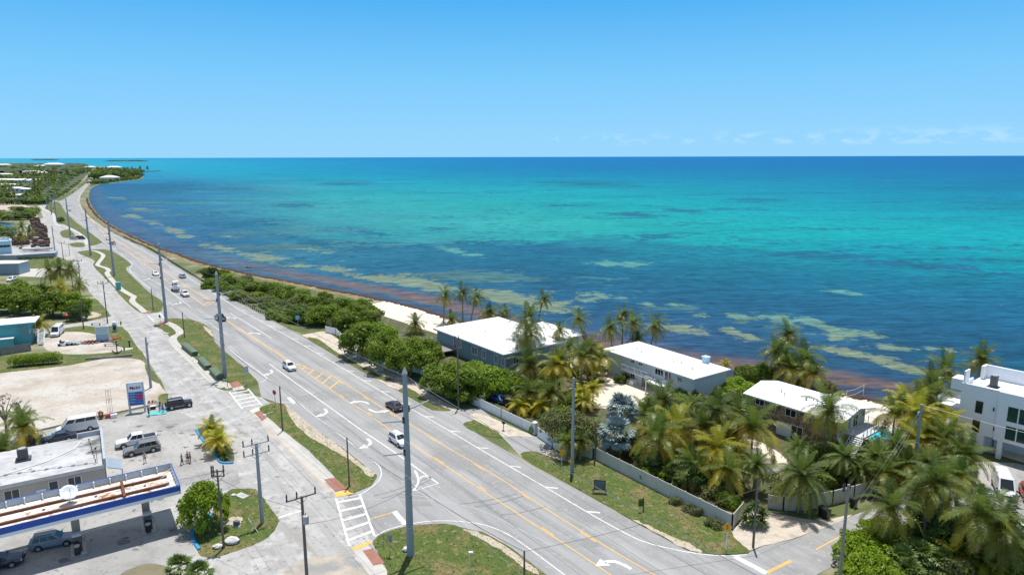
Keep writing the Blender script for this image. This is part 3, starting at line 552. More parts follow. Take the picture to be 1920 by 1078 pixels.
# shade of single waves painted into the colour: troughs darker; small foam flecks
wv = math_('ADD', math_('MULTIPLY', noise(.5, 2, (.45, 1.6, 1)), .6), math_('MULTIPLY', noise(.13, 3, (.4, 1.5, 1)), .4)); c2 = nn(nt, 'ShaderNodeMix', data_type='RGBA', blend_type='MULTIPLY'); c2.inputs[0].default_value = 1; L.new(c, c2.inputs[6]); L.new(math_('ADD', -.25, math_('MULTIPLY', wv, 2.5)), c2.inputs[7]); c = c2.outputs[2]
foam = ss(noise(.16, 9, (.5, 1.6, 1), .9), .735, .77); c = mixc(math_('MULTIPLY', foam, .7), c, (.8, .85, .85))
kk = nn(nt, 'ShaderNodeMix', data_type='RGBA', blend_type='MULTIPLY'); kk.inputs[0].default_value = 1; L.new(c, kk.inputs[6]); kk.inputs[7].default_value = (K, K, K, 1)
L.new(kk.outputs[2], p.inputs['Base Color']); p.inputs['Roughness'].default_value = .4; p.inputs['IOR'].default_value = 1.33; p.inputs['Specular IOR Level'].default_value = .035
w1 = noise(.35, 4, (.5, 1.4, 1)); bm = nn(nt, 'ShaderNodeBump', Strength=.8, Distance=.35); L.new(w1, bm.inputs['Height']); L.new(bm.outputs[0], p.inputs['Normal'])
o = b.build('sea', sea_m); o['kind'] = 'structure'; me = o.data
a = me.attributes.new('bed', 'FLOAT_COLOR', 'POINT'); a.data.foreach_set('color', col); a = me.attributes.new('bed_meadow', 'FLOAT_COLOR', 'POINT'); a.data.foreach_set('color', col2)
STREAK = [(420, 385, 190, 40, .05), (620, 425, 200, 45, .05), (300, 395, 90, 40, .1), (800, 455, 140, 20, 0), (520, 350, 200, 20, 0), (480, 455, 130, 30, .1), (900, 520, 160, 26, .1), (1200, 560, 200, 30, .1), (1500, 620, 200, 34, .1)]
mz = [splat(STREAK, *PX(x, y, ZS)) for x, y, z in b.v]
for nm, arr in (('meadow', mdw), ('streaks', mz), ('sand_bed', ms), ('dark_bed', md), ('shore', sdist)):
    a = me.attributes.new(nm, 'FLOAT', 'POINT'); a.data.foreach_set('value', arr)
for poly in me.polygons:
    if poly.normal.z < 0: poly.flip()
# low mangrove keys on the horizon
isl_m = mat('far_mangrove', (0.035, 0.07, 0.045), .95, .35, .02)
def island(u0, u1, v, h, seed):
    rn = random.Random(seed); b = MB(); N = 60
    A, B = Vector(G(u0, v, ZS)), Vector(G(u1, v, ZS)); rows = []
    for i in range(N + 1):
        t = i / N; q = A.lerp(B, t); e = min(1, 6 * t, 6 * (1 - t)); hh = max(.2, h * e * rn.uniform(.55, 1.1)); w = (B - A).length * .12 * math.sqrt(max(.02, 4 * t * (1 - t)))
        rows.append([(q.x, q.y - w * .5, ZS - 1), (q.x, q.y - w * .4, ZS + hh * .8), (q.x, q.y, ZS + hh), (q.x, q.y + w, ZS + hh * .8), (q.x, q.y + w * 1.1, ZS - 1)])
    b.loft(rows, caps=False, closed=False); o = b.build('mangrove_key', isl_m); o['kind'] = 'structure'
island(193, 281, 302.8, 16, 1); island(57, 111, 300.6, 22, 2)
# ------------------------------------------------------------------ sky and sun
SUN_EL, SUN_AZ = 77.0, 8.0      # degrees; azimuth clockwise from +Y
w = bpy.data.worlds.new('World'); S.world = w; w.use_nodes = True; nt = w.node_tree; L = nt.links; bg = nt.nodes['Background']
sky = nn(nt, 'ShaderNodeTexSky'); sky.sky_type = 'NISHITA'; sky.sun_disc = False; sky.sun_elevation = rad(SUN_EL); sky.sun_rotation = rad(SUN_AZ)
sky.air_density = 1.0; sky.dust_density = 0.0; sky.ozone_density = 1.0; sky.altitude = 0
geo = nn(nt, 'ShaderNodeTexCoord'); sx = nn(nt, 'ShaderNodeSeparateXYZ'); L.new(geo.outputs['Generated'], sx.inputs[0])
rp = nn(nt, 'ShaderNodeValToRGB'); L.new(sx.outputs['Z'], rp.inputs[0]); cr_ = rp.color_ramp
for i, (pos, c_) in enumerate([(0.0, (150, 209, 246)), (0.035, (145, 207, 247)), (0.11, (122, 197, 246)), (0.205, (82, 174, 238)), (0.33, (48, 138, 218))]):
    e_ = cr_.elements[i] if i < 2 else cr_.elements.new(pos)
    e_.position = pos; e_.color = (*lin(c_), 1)
SKY_K = 0.095
g_ = nn(nt, 'ShaderNodeMix', data_type='RGBA', blend_type='MULTIPLY'); g_.inputs[0].default_value = 1; L.new(rp.outputs[0], g_.inputs[6]); g_.inputs[7].default_value = (.80 / SKY_K, .80 / SKY_K, .80 / SKY_K, 1)
bl_ = nn(nt, 'ShaderNodeMapRange', interpolation_type='SMOOTHSTEP'); L.new(sx.outputs['Z'], bl_.inputs[0]); bl_.inputs[1].default_value = .2; bl_.inputs[2].default_value = .6
tn = nn(nt, 'ShaderNodeMix', data_type='RGBA'); L.new(bl_.outputs[0], tn.inputs[0]); L.new(g_.outputs[2], tn.inputs[6]); hs_ = nn(nt, 'ShaderNodeHueSaturation'); hs_.inputs['Saturation'].default_value = .55; L.new(sky.outputs[0], hs_.inputs['Color']); L.new(hs_.outputs[0], tn.inputs[7])
# band of small far cumulus low over the horizon, stronger to the right
mp = nn(nt, 'ShaderNodeMapping'); mp.inputs['Scale'].default_value = (1, 1, 2.6); L.new(geo.outputs['Generated'], mp.inputs[0])
n1 = nn(nt, 'ShaderNodeTexNoise', Scale=38.0, Detail=8, Roughness=.6); L.new(mp.outputs[0], n1.inputs['Vector'])
def wm(op, a, c): 
    m = nn(nt, 'ShaderNodeMath', operation=op)
    for i, q in enumerate((a, c)):
        if isinstance(q, (int, float)): m.inputs[i].default_value = q
        else: L.new(q, m.inputs[i])
    return m.outputs[0]
def wr(x, a, c, d=0.0, e=1.0):
    m = nn(nt, 'ShaderNodeMapRange', interpolation_type='SMOOTHSTEP'); L.new(x, m.inputs[0])
    for i, q in zip((1, 2, 3, 4), (a, c, d, e)): m.inputs[i].default_value = q
    return m.outputs[0]
el = sx.outputs['Z']
hump = wm('MULTIPLY', wr(el, .012, .020), wm('SUBTRACT', 1.0, wr(el, .024, .040)))
side = wr(sx.outputs['X'], -.25, .6, .02, .26)
cl = wr(wm('ADD', n1.outputs[0], wm('MULTIPLY', side, 1.0)), .66, .86); cl = wm('MULTIPLY', wm('MULTIPLY', cl, hump), .17)
cm = nn(nt, 'ShaderNodeMix', data_type='RGBA'); L.new(cl, cm.inputs[0]); L.new(tn.outputs[2], cm.inputs[6]); cm.inputs[7].default_value = (8.5, 9.2, 10, 1)
L.new(cm.outputs[2], bg.inputs[0]); bg.inputs[1].default_value = SKY_K
sl = bpy.data.lights.new('sun', 'SUN'); sl.energy = 3.6; sl.angle = rad(.53); sl.color = (1, .965, .91); so = bpy.data.objects.new('sun', sl); COL.objects.link(so)
dirv = Vector((math.sin(rad(SUN_AZ)) * math.cos(rad(SUN_EL)), math.cos(rad(SUN_AZ)) * math.cos(rad(SUN_EL)), math.sin(rad(SUN_EL))))
so.rotation_euler = (-dirv).to_track_quat('-Z', 'Y').to_euler(); so.location = (0, 0, 120)
S.view_settings.view_transform = 'Standard'; S.view_settings.look = 'None'; S.view_settings.exposure = 0.42; S.view_settings.gamma = 1
S.cycles.max_bounces = 6; S.cycles.transparent_max_bounces = 4
# ------------------------------------------------------------------ plants
palm_m = leafmat('palm_leaf', (0.105, 0.17, 0.032), (0.58, 0.43, 0.055), .46, .36)
palm_y = leafmat('yellow_palm_leaf', (0.34, 0.35, 0.035), (0.70, 0.52, 0.045), .44, .42)
date_m = leafmat('date_palm_leaf', (0.12, 0.19, 0.04), (0.48, 0.43, 0.065), .44, .45)
silver_m = leafmat('silver_palm_leaf', (0.17, 0.24, 0.245), (0.30, 0.36, 0.35), .1, .55)
fan_m = leafmat('fan_palm_leaf', (0.08, 0.15, 0.03), (0.26, 0.31, 0.08), .3, .42)
leaf_g = leafmat('broad_leaf', (0.085, 0.155, 0.011), (0.26, 0.35, 0.028), .4, .45)
leaf_b = leafmat('bright_leaf', (0.13, 0.23, 0.010), (0.36, 0.48, 0.03), .42, .45)
leaf_o = leafmat('olive_leaf', (0.105, 0.125, 0.035), (0.26, 0.27, 0.085), .28, .55)
leaf_s = leafmat('scrub_leaf', (0.10, 0.14, 0.04), (0.30, 0.37, 0.15), .3, .55)
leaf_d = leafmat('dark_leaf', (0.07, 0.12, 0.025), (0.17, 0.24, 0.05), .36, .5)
leaf_p = leafmat('sparse_pale_leaf', (0.26, 0.24, 0.16), (0.42, 0.36, 0.26), .25, .6)
bark_m = mat('palm_bark', (0.22, 0.19, 0.155), .9, .2, 3)
trunk_m = mat('tree_bark', (0.15, 0.12, 0.09), .9, .25, 3)
nut_m = mat('coconut_husk', (0.30, 0.20, 0.04), .7, .2, 4)
dry_m = leafmat('dry_frond', (0.34, 0.24, 0.14), (0.48, 0.36, 0.24), .15, .7)
def rot_to(d):
    d = d.normalized(); a = Vector((0, 0, 1)) if abs(d.z) < .95 else Vector((1, 0, 0)); s = d.cross(a).normalized(); return s, s.cross(d)
def frond(b, o, az, el, Lf, droop, rn, tint, ns=15, lw=.10, ll=.75, hang=.45, wind=0.0):
    """feather frond: arched midrib with hanging leaflets on both sides"""
    d = Vector((math.cos(az) * math.cos(el), math.sin(az) * math.cos(el), math.sin(el))); p = Vector(o); seg = Lf / ns; pts = [p.copy()]; ds = [d.copy()]
    for i in range(ns):
        d = (d + Vector((wind, 0, -droop * seg * (.5 + 1.2 * i / ns)))).normalized(); p = p + d * seg; pts.append(p.copy()); ds.append(d.copy())
    vs, fs = [], []
    for i, q in enumerate(pts):
        s, up = rot_to(ds[i]); wd = .035 * (1 - .7 * i / ns); vs += [q - s * wd, q + s * wd]
    b.add(vs, [(2 * i, 2 * i + 1, 2 * i + 3, 2 * i + 2) for i in range(ns)], min(1, tint + .25))
    for i in range(1, ns + 1):
        t = i / ns; env = (math.sin(math.pi * min(1, .12 + t * .83))) ** .6 * ll
        for k in (0, .5):
            q = pts[i] - ds[i] * seg * k; s, up = rot_to(ds[i])
            for sd in (-1, 1):
                h = hang * rn.uniform(.3, 1.7); L_ = env * rn.uniform(.75, 1.15)
                v = (s * sd * 1.0 + ds[i] * (.45 + .5 * t) + up * (.28 - h * .3)).normalized(); v2 = (v + Vector((0, 0, -h))).normalized()
                m = q + v * L_ * .5; e = m + v2 * L_ * .5; w = ds[i] * lw * .5
                b.add([q - w * .7, q + w * .7, m + w, m - w, e], [(0, 1, 2, 3), (3, 2, 4)], max(0, min(1, tint + rn.uniform(-.12, .12))))
def palm_mesh(seed, n=22, Lf=3.2, droop=.42, ns=13, ll=.72, lw=.11, yellow=.25, low=-35, hang=.5, wind=0.0, m=None, dead=2):
    rn = random.Random(seed); b = MB(); dd = MB()
    for i in range(n):
        f = i / (n - 1); az = i * 2.39996 + rn.uniform(-.25, .25); el = rad(78 - (78 - low) * f ** .72 + rn.uniform(-8, 8))
        frond(b, (0, 0, rn.uniform(-.1, .1)), az, el, Lf * rn.uniform(.85, 1.1) * (.75 + .25 * min(1, f * 3)), droop * (.8 + .6 * f), rn, max(0, min(1, (f ** 2) * yellow * rn.uniform(.5, 1.8) + rn.uniform(0, .08))), ns, lw, ll, hang, wind)
    for i in range(dead):
        frond(dd, (0, 0, -.2), rn.uniform(0, 6.28), rad(-45), Lf * .8, .8, rn, rn.random(), 8, lw, ll * .8, .7)
    c = MB()
    for i in range(7): c.blob((math.cos(i * .9) * .26, math.sin(i * .9) * .26, -.32 - .1 * (i % 2)), (.13, .13, .16), i, .05, 6, 4)
    return b.mesh('crown', m or palm_m), (dd.mesh('dry_frond', dry_m) if dead else None), c.mesh('coconut_cluster', nut_m)
def palm_trunk(seed, lean, h=1.0, r=.15, boot=False):
    """unit high trunk, scaled to the palm; leaning curve"""
    rn = random.Random(seed); N = 9; pts = []; rr = []
    for i in range(N + 1):
        t = i / N; pts.append((lean * (t ** 1.6), lean * .2 * math.sin(t * 3), t)); rr.append(r * ((1.5 - .5 * min(1, t * 4)) - .3 * t + (.12 if boot and t > .75 else 0) + (.03 if i % 2 else 0)))
    b = MB(); 
    b.tube(pts, rr, 7); return b.mesh('trunk', bark_m, True)
PALM = {}
for k, sd in enumerate((3, 11, 23, 37)):
    PALM['coconut', k] = palm_mesh(sd, 24 + k, 3.5, .36 + .03 * k, 18, .88, .072, .42 + .3 * k / 3, -40)
    PALM['windy', k] = palm_mesh(sd + 50, 23 + k, 3.4, .36, 17, .84, .074, .45, -42, wind=.05)
    PALM['golden', k] = palm_mesh(sd + 100, 22 + k, 3.6, .35, 19, .95, .075, .95, -30, m=palm_y if k % 2 else palm_m, dead=2)
    PALM['date', k] = palm_mesh(sd + 150, 52, 2.7, .40, 14, .44, .066, .45, -48, .3, m=date_m, dead=0)
for k in range(2):
    PALM['pygmy', k] = palm_mesh(201 + k, 46, 1.9, .55, 11, .34, .075, .2, -45, .3, m=date_m, dead=0)
    PALM['yellowish', k] = palm_mesh(211 + k, 20, 2.4, .5, 15, .66, .075, .9, -10, .45, m=palm_y, dead=0)
TRUNK = {b: palm_trunk(5 + b, 0, boot=bool(b), r=.17 + .1 * b) for b in (0, 1)}
def palm(u, v, h, kind, label, k=0, sc=1.0, lean=0.0, group=None, loc=None, nuts=True, name='palm_tree', cat='palm tree'):
    """palm whose crown centre stands at height h and shows at u, v; lean = sideways run of the trunk as a share of h"""
    X, Y = loc or G(u, v, h); rn = random.Random(int(u * 7 + v * 13)); t = thing(name, label, cat, (X - lean * h, Y, 0), 0, group); boot = 1 if kind in ('date', 'pygmy') else 0
    if lean:
        b = MB(); N = 9; b.tube([(lean * h * (i / N) ** 1.5, 0, h * i / N) for i in range(N + 1)], [(.26 if boot else .17) * (1.5 - .5 * min(1, i / N * 4) - .3 * i / N + (.12 if i % 2 else 0)) for i in range(N + 1)], 7); obj('trunk', b.mesh('trunk', bark_m, True), t)
    else: tr = obj('trunk', TRUNK[boot], t); tr.scale = (1, 1, h)
    c, d, n = PALM[kind, k % (4 if (kind, 3) in PALM else 2)]
    def put(nm, me, rz=0, tilt=.08): o = obj(nm, me, t); o.location = (lean * h, 0, h); o.rotation_euler = (rn.uniform(-tilt, tilt), rn.uniform(-tilt, tilt), rz); o.scale = (sc * 1.22 * rn.uniform(.92, 1.1),) * 3
    put('crown', c, rn.uniform(-.5, .5) if kind == 'windy' else rn.uniform(0, 6.28))
    if d and rn.random() < .55: put('dry_frond', d, rn.uniform(0, 6.28))
    if kind in ('coconut', 'windy', 'golden') and nuts: put('coconut_cluster', n)
    return t
def fan_leaf(b, o, az, el, stem, r, rn, tint, n=13, spread=2.6):
    d = Vector((math.cos(az) * math.cos(el), math.sin(az) * math.cos(el), math.sin(el))); p = Vector(o); q = p + d * stem + Vector((0, 0, -.12 * stem)); s, up = rot_to(d)
    b.add([p - s * .03, p + s * .03, q + s * .02, q - s * .02], [(0, 1, 2, 3)], min(1, tint + .2))
    for i in range(n):
        a = -spread / 2 + spread * i / (n - 1); v = (d * math.cos(a) + s * math.sin(a) + up * (.12 if i % 2 else .0)).normalized(); w = (s * math.cos(a) - d * math.sin(a)) * r * .12
        L_ = r * (1 - .22 * abs(a) / (spread / 2)); m = q + v * L_ * .6; e = q + (v + Vector((0, 0, -.35))).normalized() * L_
        b.add([q, m - w, e, m + w], [(0, 1, 2, 3)], max(0, min(1, tint + rn.uniform(-.15, .15))))
def fan_mesh(seed, n, stem, r, m, low=-30):
    rn = random.Random(seed); b = MB()
    for i in range(n):
        f = i / (n - 1); fan_leaf(b, (0, 0, 0), i * 2.39996, rad(82 - (82 - low) * f + rn.uniform(-8, 8)), stem * rn.uniform(.8, 1.15), r * rn.uniform(.85, 1.1), rn, .2 + .5 * rn.random() * f)
    return b.mesh('crown', m)
FAN = {'silver': fan_mesh(5, 34, 1.25, 1.15, silver_m), 'sabal': fan_mesh(6, 26, .9, .8, fan_m), 'small': fan_mesh(7, 20, .55, .55, fan_m), 'spiky': palm_mesh(77, 60, 1.05, .5, 6, .10, .16, .3, -30, .1, m=fan_m, dead=0)[0]}
def fan_palm(u, v, h, kind, label, sc=1.0, group=None, name='fan_palm', cat='fan palm'):
    X, Y = G(u, v, h); rn = random.Random(int(u * 3 + v)); t = thing(name, label, cat, (X, Y, 0), rn.uniform(0, 6), group)
    tr = obj('trunk', TRUNK[1], t); tr.scale = (.9, .9, h); c = obj('crown', FAN[kind], t); c.location = (0, 0, h); c.scale = (sc,) * 3; return t
def crown_mesh(seed, lobes, n, size, m, jag=.22, inner=.25, flat=.0, droop=0.0):
    """leaf clumps spread through the shell of overlapping lobes"""
    rn = random.Random(seed); b = MB(); tot = sum(l[3] * l[4] + l[3] * l[5] + l[4] * l[5] for l in lobes)
    for cx, cy, cz, rx, ry, rz in lobes:
        cnt = int(n * (rx * ry + rx * rz + ry * rz) / tot); lt = rn.uniform(-.16, .16)
        clumps = []
        for k in range(max(5, cnt // 22)):
            z = rn.uniform(-.55, 1); a = rn.uniform(0, 6.283); q = math.sqrt(max(0, 1 - z * z)); f = 1 + rn.uniform(-jag, jag) if rn.random() > inner else rn.uniform(.45, .85)
            clumps.append((Vector((q * math.cos(a), q * math.sin(a), z)), f, rn.uniform(-.22, .22)))
        for i in range(cnt):
            d, f, ct = clumps[rn.randrange(len(clumps))]; sp = .34
            d2 = (d + Vector((rn.gauss(0, sp), rn.gauss(0, sp), rn.gauss(0, sp * .7)))).normalized(); f2 = f * rn.uniform(.82, 1.06)
            p = Vector((cx + d2.x * rx * f2, cy + d2.y * ry * f2, cz + d2.z * rz * f2))
            nrm = (d2 + Vector((rn.gauss(0, .55), rn.gauss(0, .55), rn.gauss(0, .55) + .35))).normalized(); s, up = rot_to(nrm); r = size * rn.uniform(.6, 1.25); a = rn.uniform(0, 6.283); e1 = s * math.cos(a) + up * math.sin(a); e2 = nrm.cross(e1)
            ti = max(0, min(1, .42 + lt + ct + rn.uniform(-.18, .18)))
            b.add([p - e1 * r * .5, p + e2 * r * .28 + nrm * r * .08, p + e1 * r * .55 - Vector((0, 0, droop * r)), p - e2 * r * .28 + nrm * r * .08], [(0, 1, 2, 3)], ti)
    return b.mesh('crown', m)
def lobes_for(seed, kind):
    rn = random.Random(seed); L = []
    if kind == 'tree':
        for i in range(9):
            a = i * 2.4; q = rn.uniform(.9, 2.6) if i else 0; L.append((q * math.cos(a), q * math.sin(a), 3.4 + rn.uniform(-.5, 1.0) - q * .28, rn.uniform(1.1, 1.7), rn.uniform(1.1, 1.7), rn.uniform(.9, 1.3)))
        for i in range(6):
            a = i * 1.05 + .4; L.append((2.6 * math.cos(a), 2.6 * math.sin(a), 2.0 + rn.uniform(-.4, .3), 1.2, 1.2, 1.0))
    elif kind == 'bush':
        for i in range(8):
            a = i * 2.4; q = rn.uniform(.4, 1.5) if i else 0; L.append((q * math.cos(a), q * math.sin(a), 1.0 + rn.uniform(-.3, .5) - q * .25, rn.uniform(.7, 1.1), rn.uniform(.7, 1.1), rn.uniform(.6, .95)))
    elif kind == 'low':
        for i in range(7):
            a = i * 2.4; q = rn.uniform(.5, 1.9) if i else 0; L.append((q * math.cos(a), q * math.sin(a), .45 + rn.uniform(-.1, .2), rn.uniform(.7, 1.2), rn.uniform(.7, 1.2), rn.uniform(.35, .6)))
    elif kind == 'open':
        for i in range(11):
            a = i * 2.4; q = rn.uniform(.6, 2.3) if i else 0; L.append((q * math.cos(a), q * math.sin(a), 3.2 + rn.uniform(-.9, 1.3) - q * .2, rn.uniform(.6, 1.0), rn.uniform(.6, 1.0), rn.uniform(.5, .8)))
    return L
def wood_mesh(seed, h, spread, r=.16, n=5):
    rn = random.Random(seed); b = MB(); b.tube([(0, 0, 0), (.08, .04, h * .3), (.0, .1, h * .55)], [r * 1.4, r, r * .8], 7)
    for i in range(n):
        a = i * 6.283 / n + rn.uniform(-.3, .3); b.tube([(0, .05, h * rn.uniform(.3, .5)), (spread * .45 * math.cos(a), spread * .45 * math.sin(a), h * .7), (spread * math.cos(a), spread * math.sin(a), h * rn.uniform(.85, 1.05))], [r * .7, r * .45, r * .15], 5)
    return b.mesh('trunk', trunk_m)
TREE = {}
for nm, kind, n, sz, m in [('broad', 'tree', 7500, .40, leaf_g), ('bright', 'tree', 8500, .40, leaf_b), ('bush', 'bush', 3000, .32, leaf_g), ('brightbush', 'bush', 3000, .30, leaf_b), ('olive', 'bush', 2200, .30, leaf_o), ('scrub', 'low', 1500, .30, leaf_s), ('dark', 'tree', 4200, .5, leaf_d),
        ('shrub', 'bush', 1500, .26, leaf_d), ('fineolive', 'tree', 5200, .34, leaf_o)]:
    for k in range(3): TREE[nm, k] = (crown_mesh(len(nm) * 31 + k * 7 + 1, lobes_for(len(nm) + k * 17, kind), n, sz, m), wood_mesh(k + 5, 3.6 if kind == 'tree' else 1.1, 2.2 if kind == 'tree' else .8, .17 if kind == 'tree' else .07))
def tree(u, v, w, h, kind, label, k=0, group=None, name='tree', cat='tree', loc=None, rz=None):
    """broadleaf tree or bush standing on the ground at u, v (foot), w metres wide and h tall"""
    X, Y = loc or G(u, v); rn = random.Random(int(u * 11 + v * 5)); big = kind in ('broad', 'bright', 'dark', 'fineolive')
    bw, bh = (7.4, 5.0) if big else ((4.4, 2.2) if kind != 'scrub' else (5.2, 1.1))
    t = thing(name, label, cat, (X, Y, 0), rn.uniform(0, 6.28) if rz is None else rz, group, (w / bw, w / bw * rn.uniform(.92, 1.08), h / bh))
    c, wd = TREE[kind, k % 3]; obj('crown', c, t); obj('trunk', wd, t); return t
# ------------------------------------------------------------------ buildings
def ux(A, ang, u, z, lo=-60, hi=60):
    """distance along a wall from A (heading ang) where it shows at column u"""
    c, s = math.cos(ang), math.sin(ang)
    for _ in range(50):
        m = (lo + hi) / 2
        if A[1] + s * m < 5: hi = m; continue
        if PX(A[0] + c * m, A[1] + s * m, z)[0] < u: lo = m
        else: hi = m
    return m
def win(par, x, z, w, h, y=0.0, n=2, fm=None, fr=.08, name='window', face=-1, gm=None):
    """window on a wall in the local plane y (facing -y): frame with n lights and a pane behind"""
    b = MB(); y0, y1 = (y - .06, y + .05)
    b.box(x, x + fr, y0, y1, z, z + h); b.box(x + w - fr, x + w, y0, y1, z, z + h); b.box(x + fr, x + w - fr, y0, y1, z, z + fr); b.box(x + fr, x + w - fr, y0, y1, z + h - fr, z + h)
    for i in range(1, n): q = x + w * i / n; b.box(q - fr * .4, q + fr * .4, y0 + .005, y1, z + fr, z + h - fr)
    f = b.build(name, fm or white_trim, par); p = MB(); p.box(x + fr * .9, x + w - fr * .9, y - .02, y + .03, z + fr * .9, z + h - fr * .9); p.build('pane', gm or glass, f); return f
def winx(par, y, z, w, h, x, n=2, fm=None, fr=.08, name='window'):
    b = MB(); x0, x1 = x - .05, x + .06
    b.box(x0, x1, y, y + fr, z, z + h); b.box(x0, x1, y + w - fr, y + w, z, z + h); b.box(x0, x1, y + fr, y + w - fr, z, z + fr); b.box(x0, x1, y + fr, y + w - fr, z + h - fr, z + h)
    for i in range(1, n): q = y + w * i / n; b.box(x0, x1 - .005, q - fr * .4, q + fr * .4, z + fr, z + h - fr)
    f = b.build(name, fm or white_trim, par); p = MB(); p.box(x - .03, x + .02, y + fr * .9, y + w - fr * .9, z + fr * .9, z + h - fr * .9); p.build('pane', glass, f); return f
def railing(b, pts, h=1.0, step=1.2, bal=True):
    for a, c in zip(pts, pts[1:]):
        a, c = Vector(a), Vector(c); n = max(1, int((c - a).length / step))
        for i in range(n + 1): q = a.lerp(c, i / n); b.box(q.x - .05, q.x + .05, q.y - .05, q.y + .05, q.z, q.z + h + .04)
        for zz in ((h, .2, .42, .64, .82) if bal else (h, .5)): b.bar(a + Vector((0, 0, zz)), c + Vector((0, 0, zz)), .035 if zz == h else .02, 4)
def hip(b, x0, x1, y0, y1, z, rz, t=.16, gable=False, inset=None):
    """hipped (or gabled) roof with eave thickness t"""
    w = (y1 - y0) / 2; i = 0 if gable else (inset or w); ym = (y0 + y1) / 2
    vs = [(x0, y0, z), (x1, y0, z), (x1, y1, z), (x0, y1, z), (x0, y0, z + t), (x1, y0, z + t), (x1, y1, z + t), (x0, y1, z + t), (x0 + i, ym, rz + t), (x1 - i, ym, rz + t), (x0 + i, ym, rz), (x1 - i, ym, rz)]
    b.add(vs, [(0, 1, 5, 4), (2, 3, 7, 6), (4, 5, 9, 8), (6, 7, 8, 9), (3, 2, 11, 10), (1, 0, 10, 11)] + ([(0, 4, 8, 10), (3, 10, 8, 7), (1, 11, 9, 5), (2, 6, 9, 11)] if gable else [(3, 0, 4, 7), (1, 2, 6, 5), (7, 4, 8), (5, 6, 9), (0, 3, 10), (2, 1, 11)]))
def seams(b, x0, x1, y0, ym, z, rz, n):
    for k in range(n + 1):
        x = x0 + (x1 - x0) * k / n; b.bar((x, y0, z), (x, ym, rz), .025, 4)
# --- blue bungalow with the wide white hip roof
A = G(812, 616, 4.5); B = G(944, 666, 4.5); ang = math.atan2(B[1] - A[1], B[0] - A[0]); Ln = math.hypot(B[0] - A[0], B[1] - A[1])
wall_blue = mat('slate_blue_siding', (0.19, 0.30, 0.36), .8, .07, .5, bump=.15, bscale=3)
h1 = thing('house', 'slate blue bungalow under a wide white hip roof on the beach', 'house', A, ang)
b = MB(); b.box(.7, Ln - .7, .7, 18.7, -.1, 4.45); b.box(8, Ln - 3, 18.7, 24, -.1, 4.3); b.build('wall', wall_blue, h1)
b = MB(); hip(b, 0, Ln, 0, 19.4, 4.47, 6.9, .18); hip(b, 12, Ln - 2, 15.5, 25.2, 4.4, 6.3, .16)
r = b.build('roof', white_metal, h1)
[MB().lathe([(.09, 4.9), (.09, 6.1), (.13, 6.1), (.13, 6.25)], 8, c).build('vent_pipe', steel, r) for c in ((9, 6), (15, 5), (20, 6.5))]
b = MB(); [b.bar((x, 0, 4.66), (x, 9.6, 7.07), .028, 4) for x in [9.8 + .9 * k for k in range(10)]]; b.build('roof_seams', mat('seam_white', (.72, .73, .74), .5), r)
b = MB(); b.box(.02, Ln - .02, .02, .14, 4.25, 4.46); b.box(Ln - .14, Ln - .02, .14, 19.2, 4.25, 4.46); b.build('fascia', mat('grey_fascia', (.5, .53, .55), .7), h1)
for u, w_, z_, hh in [(851, 2.2, 1.5, 2.2), (858, 1.2, 2.0, 1.6), (885, 2.2, 1.7, 1.9), (902.5, 1.5, 1.7, 1.9), (925.5, 1.5, 1.7, 1.9), (938.5, 1.4, 1.7, 1.9)]:
    win(h1, ux(A, ang, u, 3) - w_ / 2, z_, w_, hh, .7, 2, fr=.14, gm=mat('blue_grey_glass', (.08, .12, .15), .08, .2, .5, spec=.7) if u > 870 else None, name='door' if u < 855 else 'window')
for y_ in (3, 8, 13): winx(h1, y_, 1.8, 1.6, 1.8, Ln - .7, 2)
b = MB(); b.box(.5, 9.5, -3.2, .68, 1.2, 1.4); [b.box(x, x + .2, -3.1, -2.9, 0, 1.2) for x in (.6, 5, 9.2)]
d = b.build('deck', wood_grey, h1); b = MB(); railing(b, [(.5, .6, 1.4), (.5, -3.1, 1.4), (6.5, -3.1, 1.4)]); b.build('railing', white_trim, d)
b = MB(); [b.box(7 + i * .3, 7.3 + i * .3, -5.2, -3.25, 1.2 - i * .2 - .12, 1.2 - i * .2) for i in range(6)]; b.build('steps', wood_grey, d)
# --- long pale two storey house
A = G(1129.5, 655.7, 5.2); B = G(1300.6, 713, 5.2); ang = math.atan2(B[1] - A[1], B[0] - A[0]); Ln = math.hypot(B[0] - A[0], B[1] - A[1]); D = 10.5
pale_blue = mat('pale_blue_render', (0.52, 0.60, 0.63), .8, .05, .4)
h2 = thing('house', 'long pale blue two storey house with white balconies and a flat white roof', 'house', A, ang)
X = lambda u, z=3: ux(A, ang, u, z)
c0, c1 = X(1197, 1), X(1220, 1)
b = MB(); b.box(.6, Ln - .5, .9, D - .6, 2.75, 5.18); b.box(.6, c0, .9, D - .6, -.1, 2.745); b.box(c1, Ln - .5, .9, D - .6, -.1, 2.745); b.box(c0, c1, 6, D - .6, -.1, 2.745); b.build('wall', pale_blue, h2)
b = MB(); hip(b, 0, Ln, 0, D, 5.2, 6.15, .2, inset=4.0); rf = b.build('roof', white_metal, h2)
b = MB(); b.bbox(19.2, 20.3, 8.4, 9.4, 5.3, 6.9, .05); b.box(19.05, 20.45, 8.25, 9.55, 6.92, 7.05); b.build('chimney', mat('light_blue_box', (.45, .66, .80), .7), rf)
[MB().lathe([(.08, 5.4), (.08, 6.3), (.12, 6.3), (.12, 6.4)], 8, c).build('vent_pipe', steel, rf) for c in ((6, 4), (8.2, 3.2), (7.2, 5.2), (16.5, 3.5), (18, 4), (21.5, 3))]
xb = X(1166), X(1217)
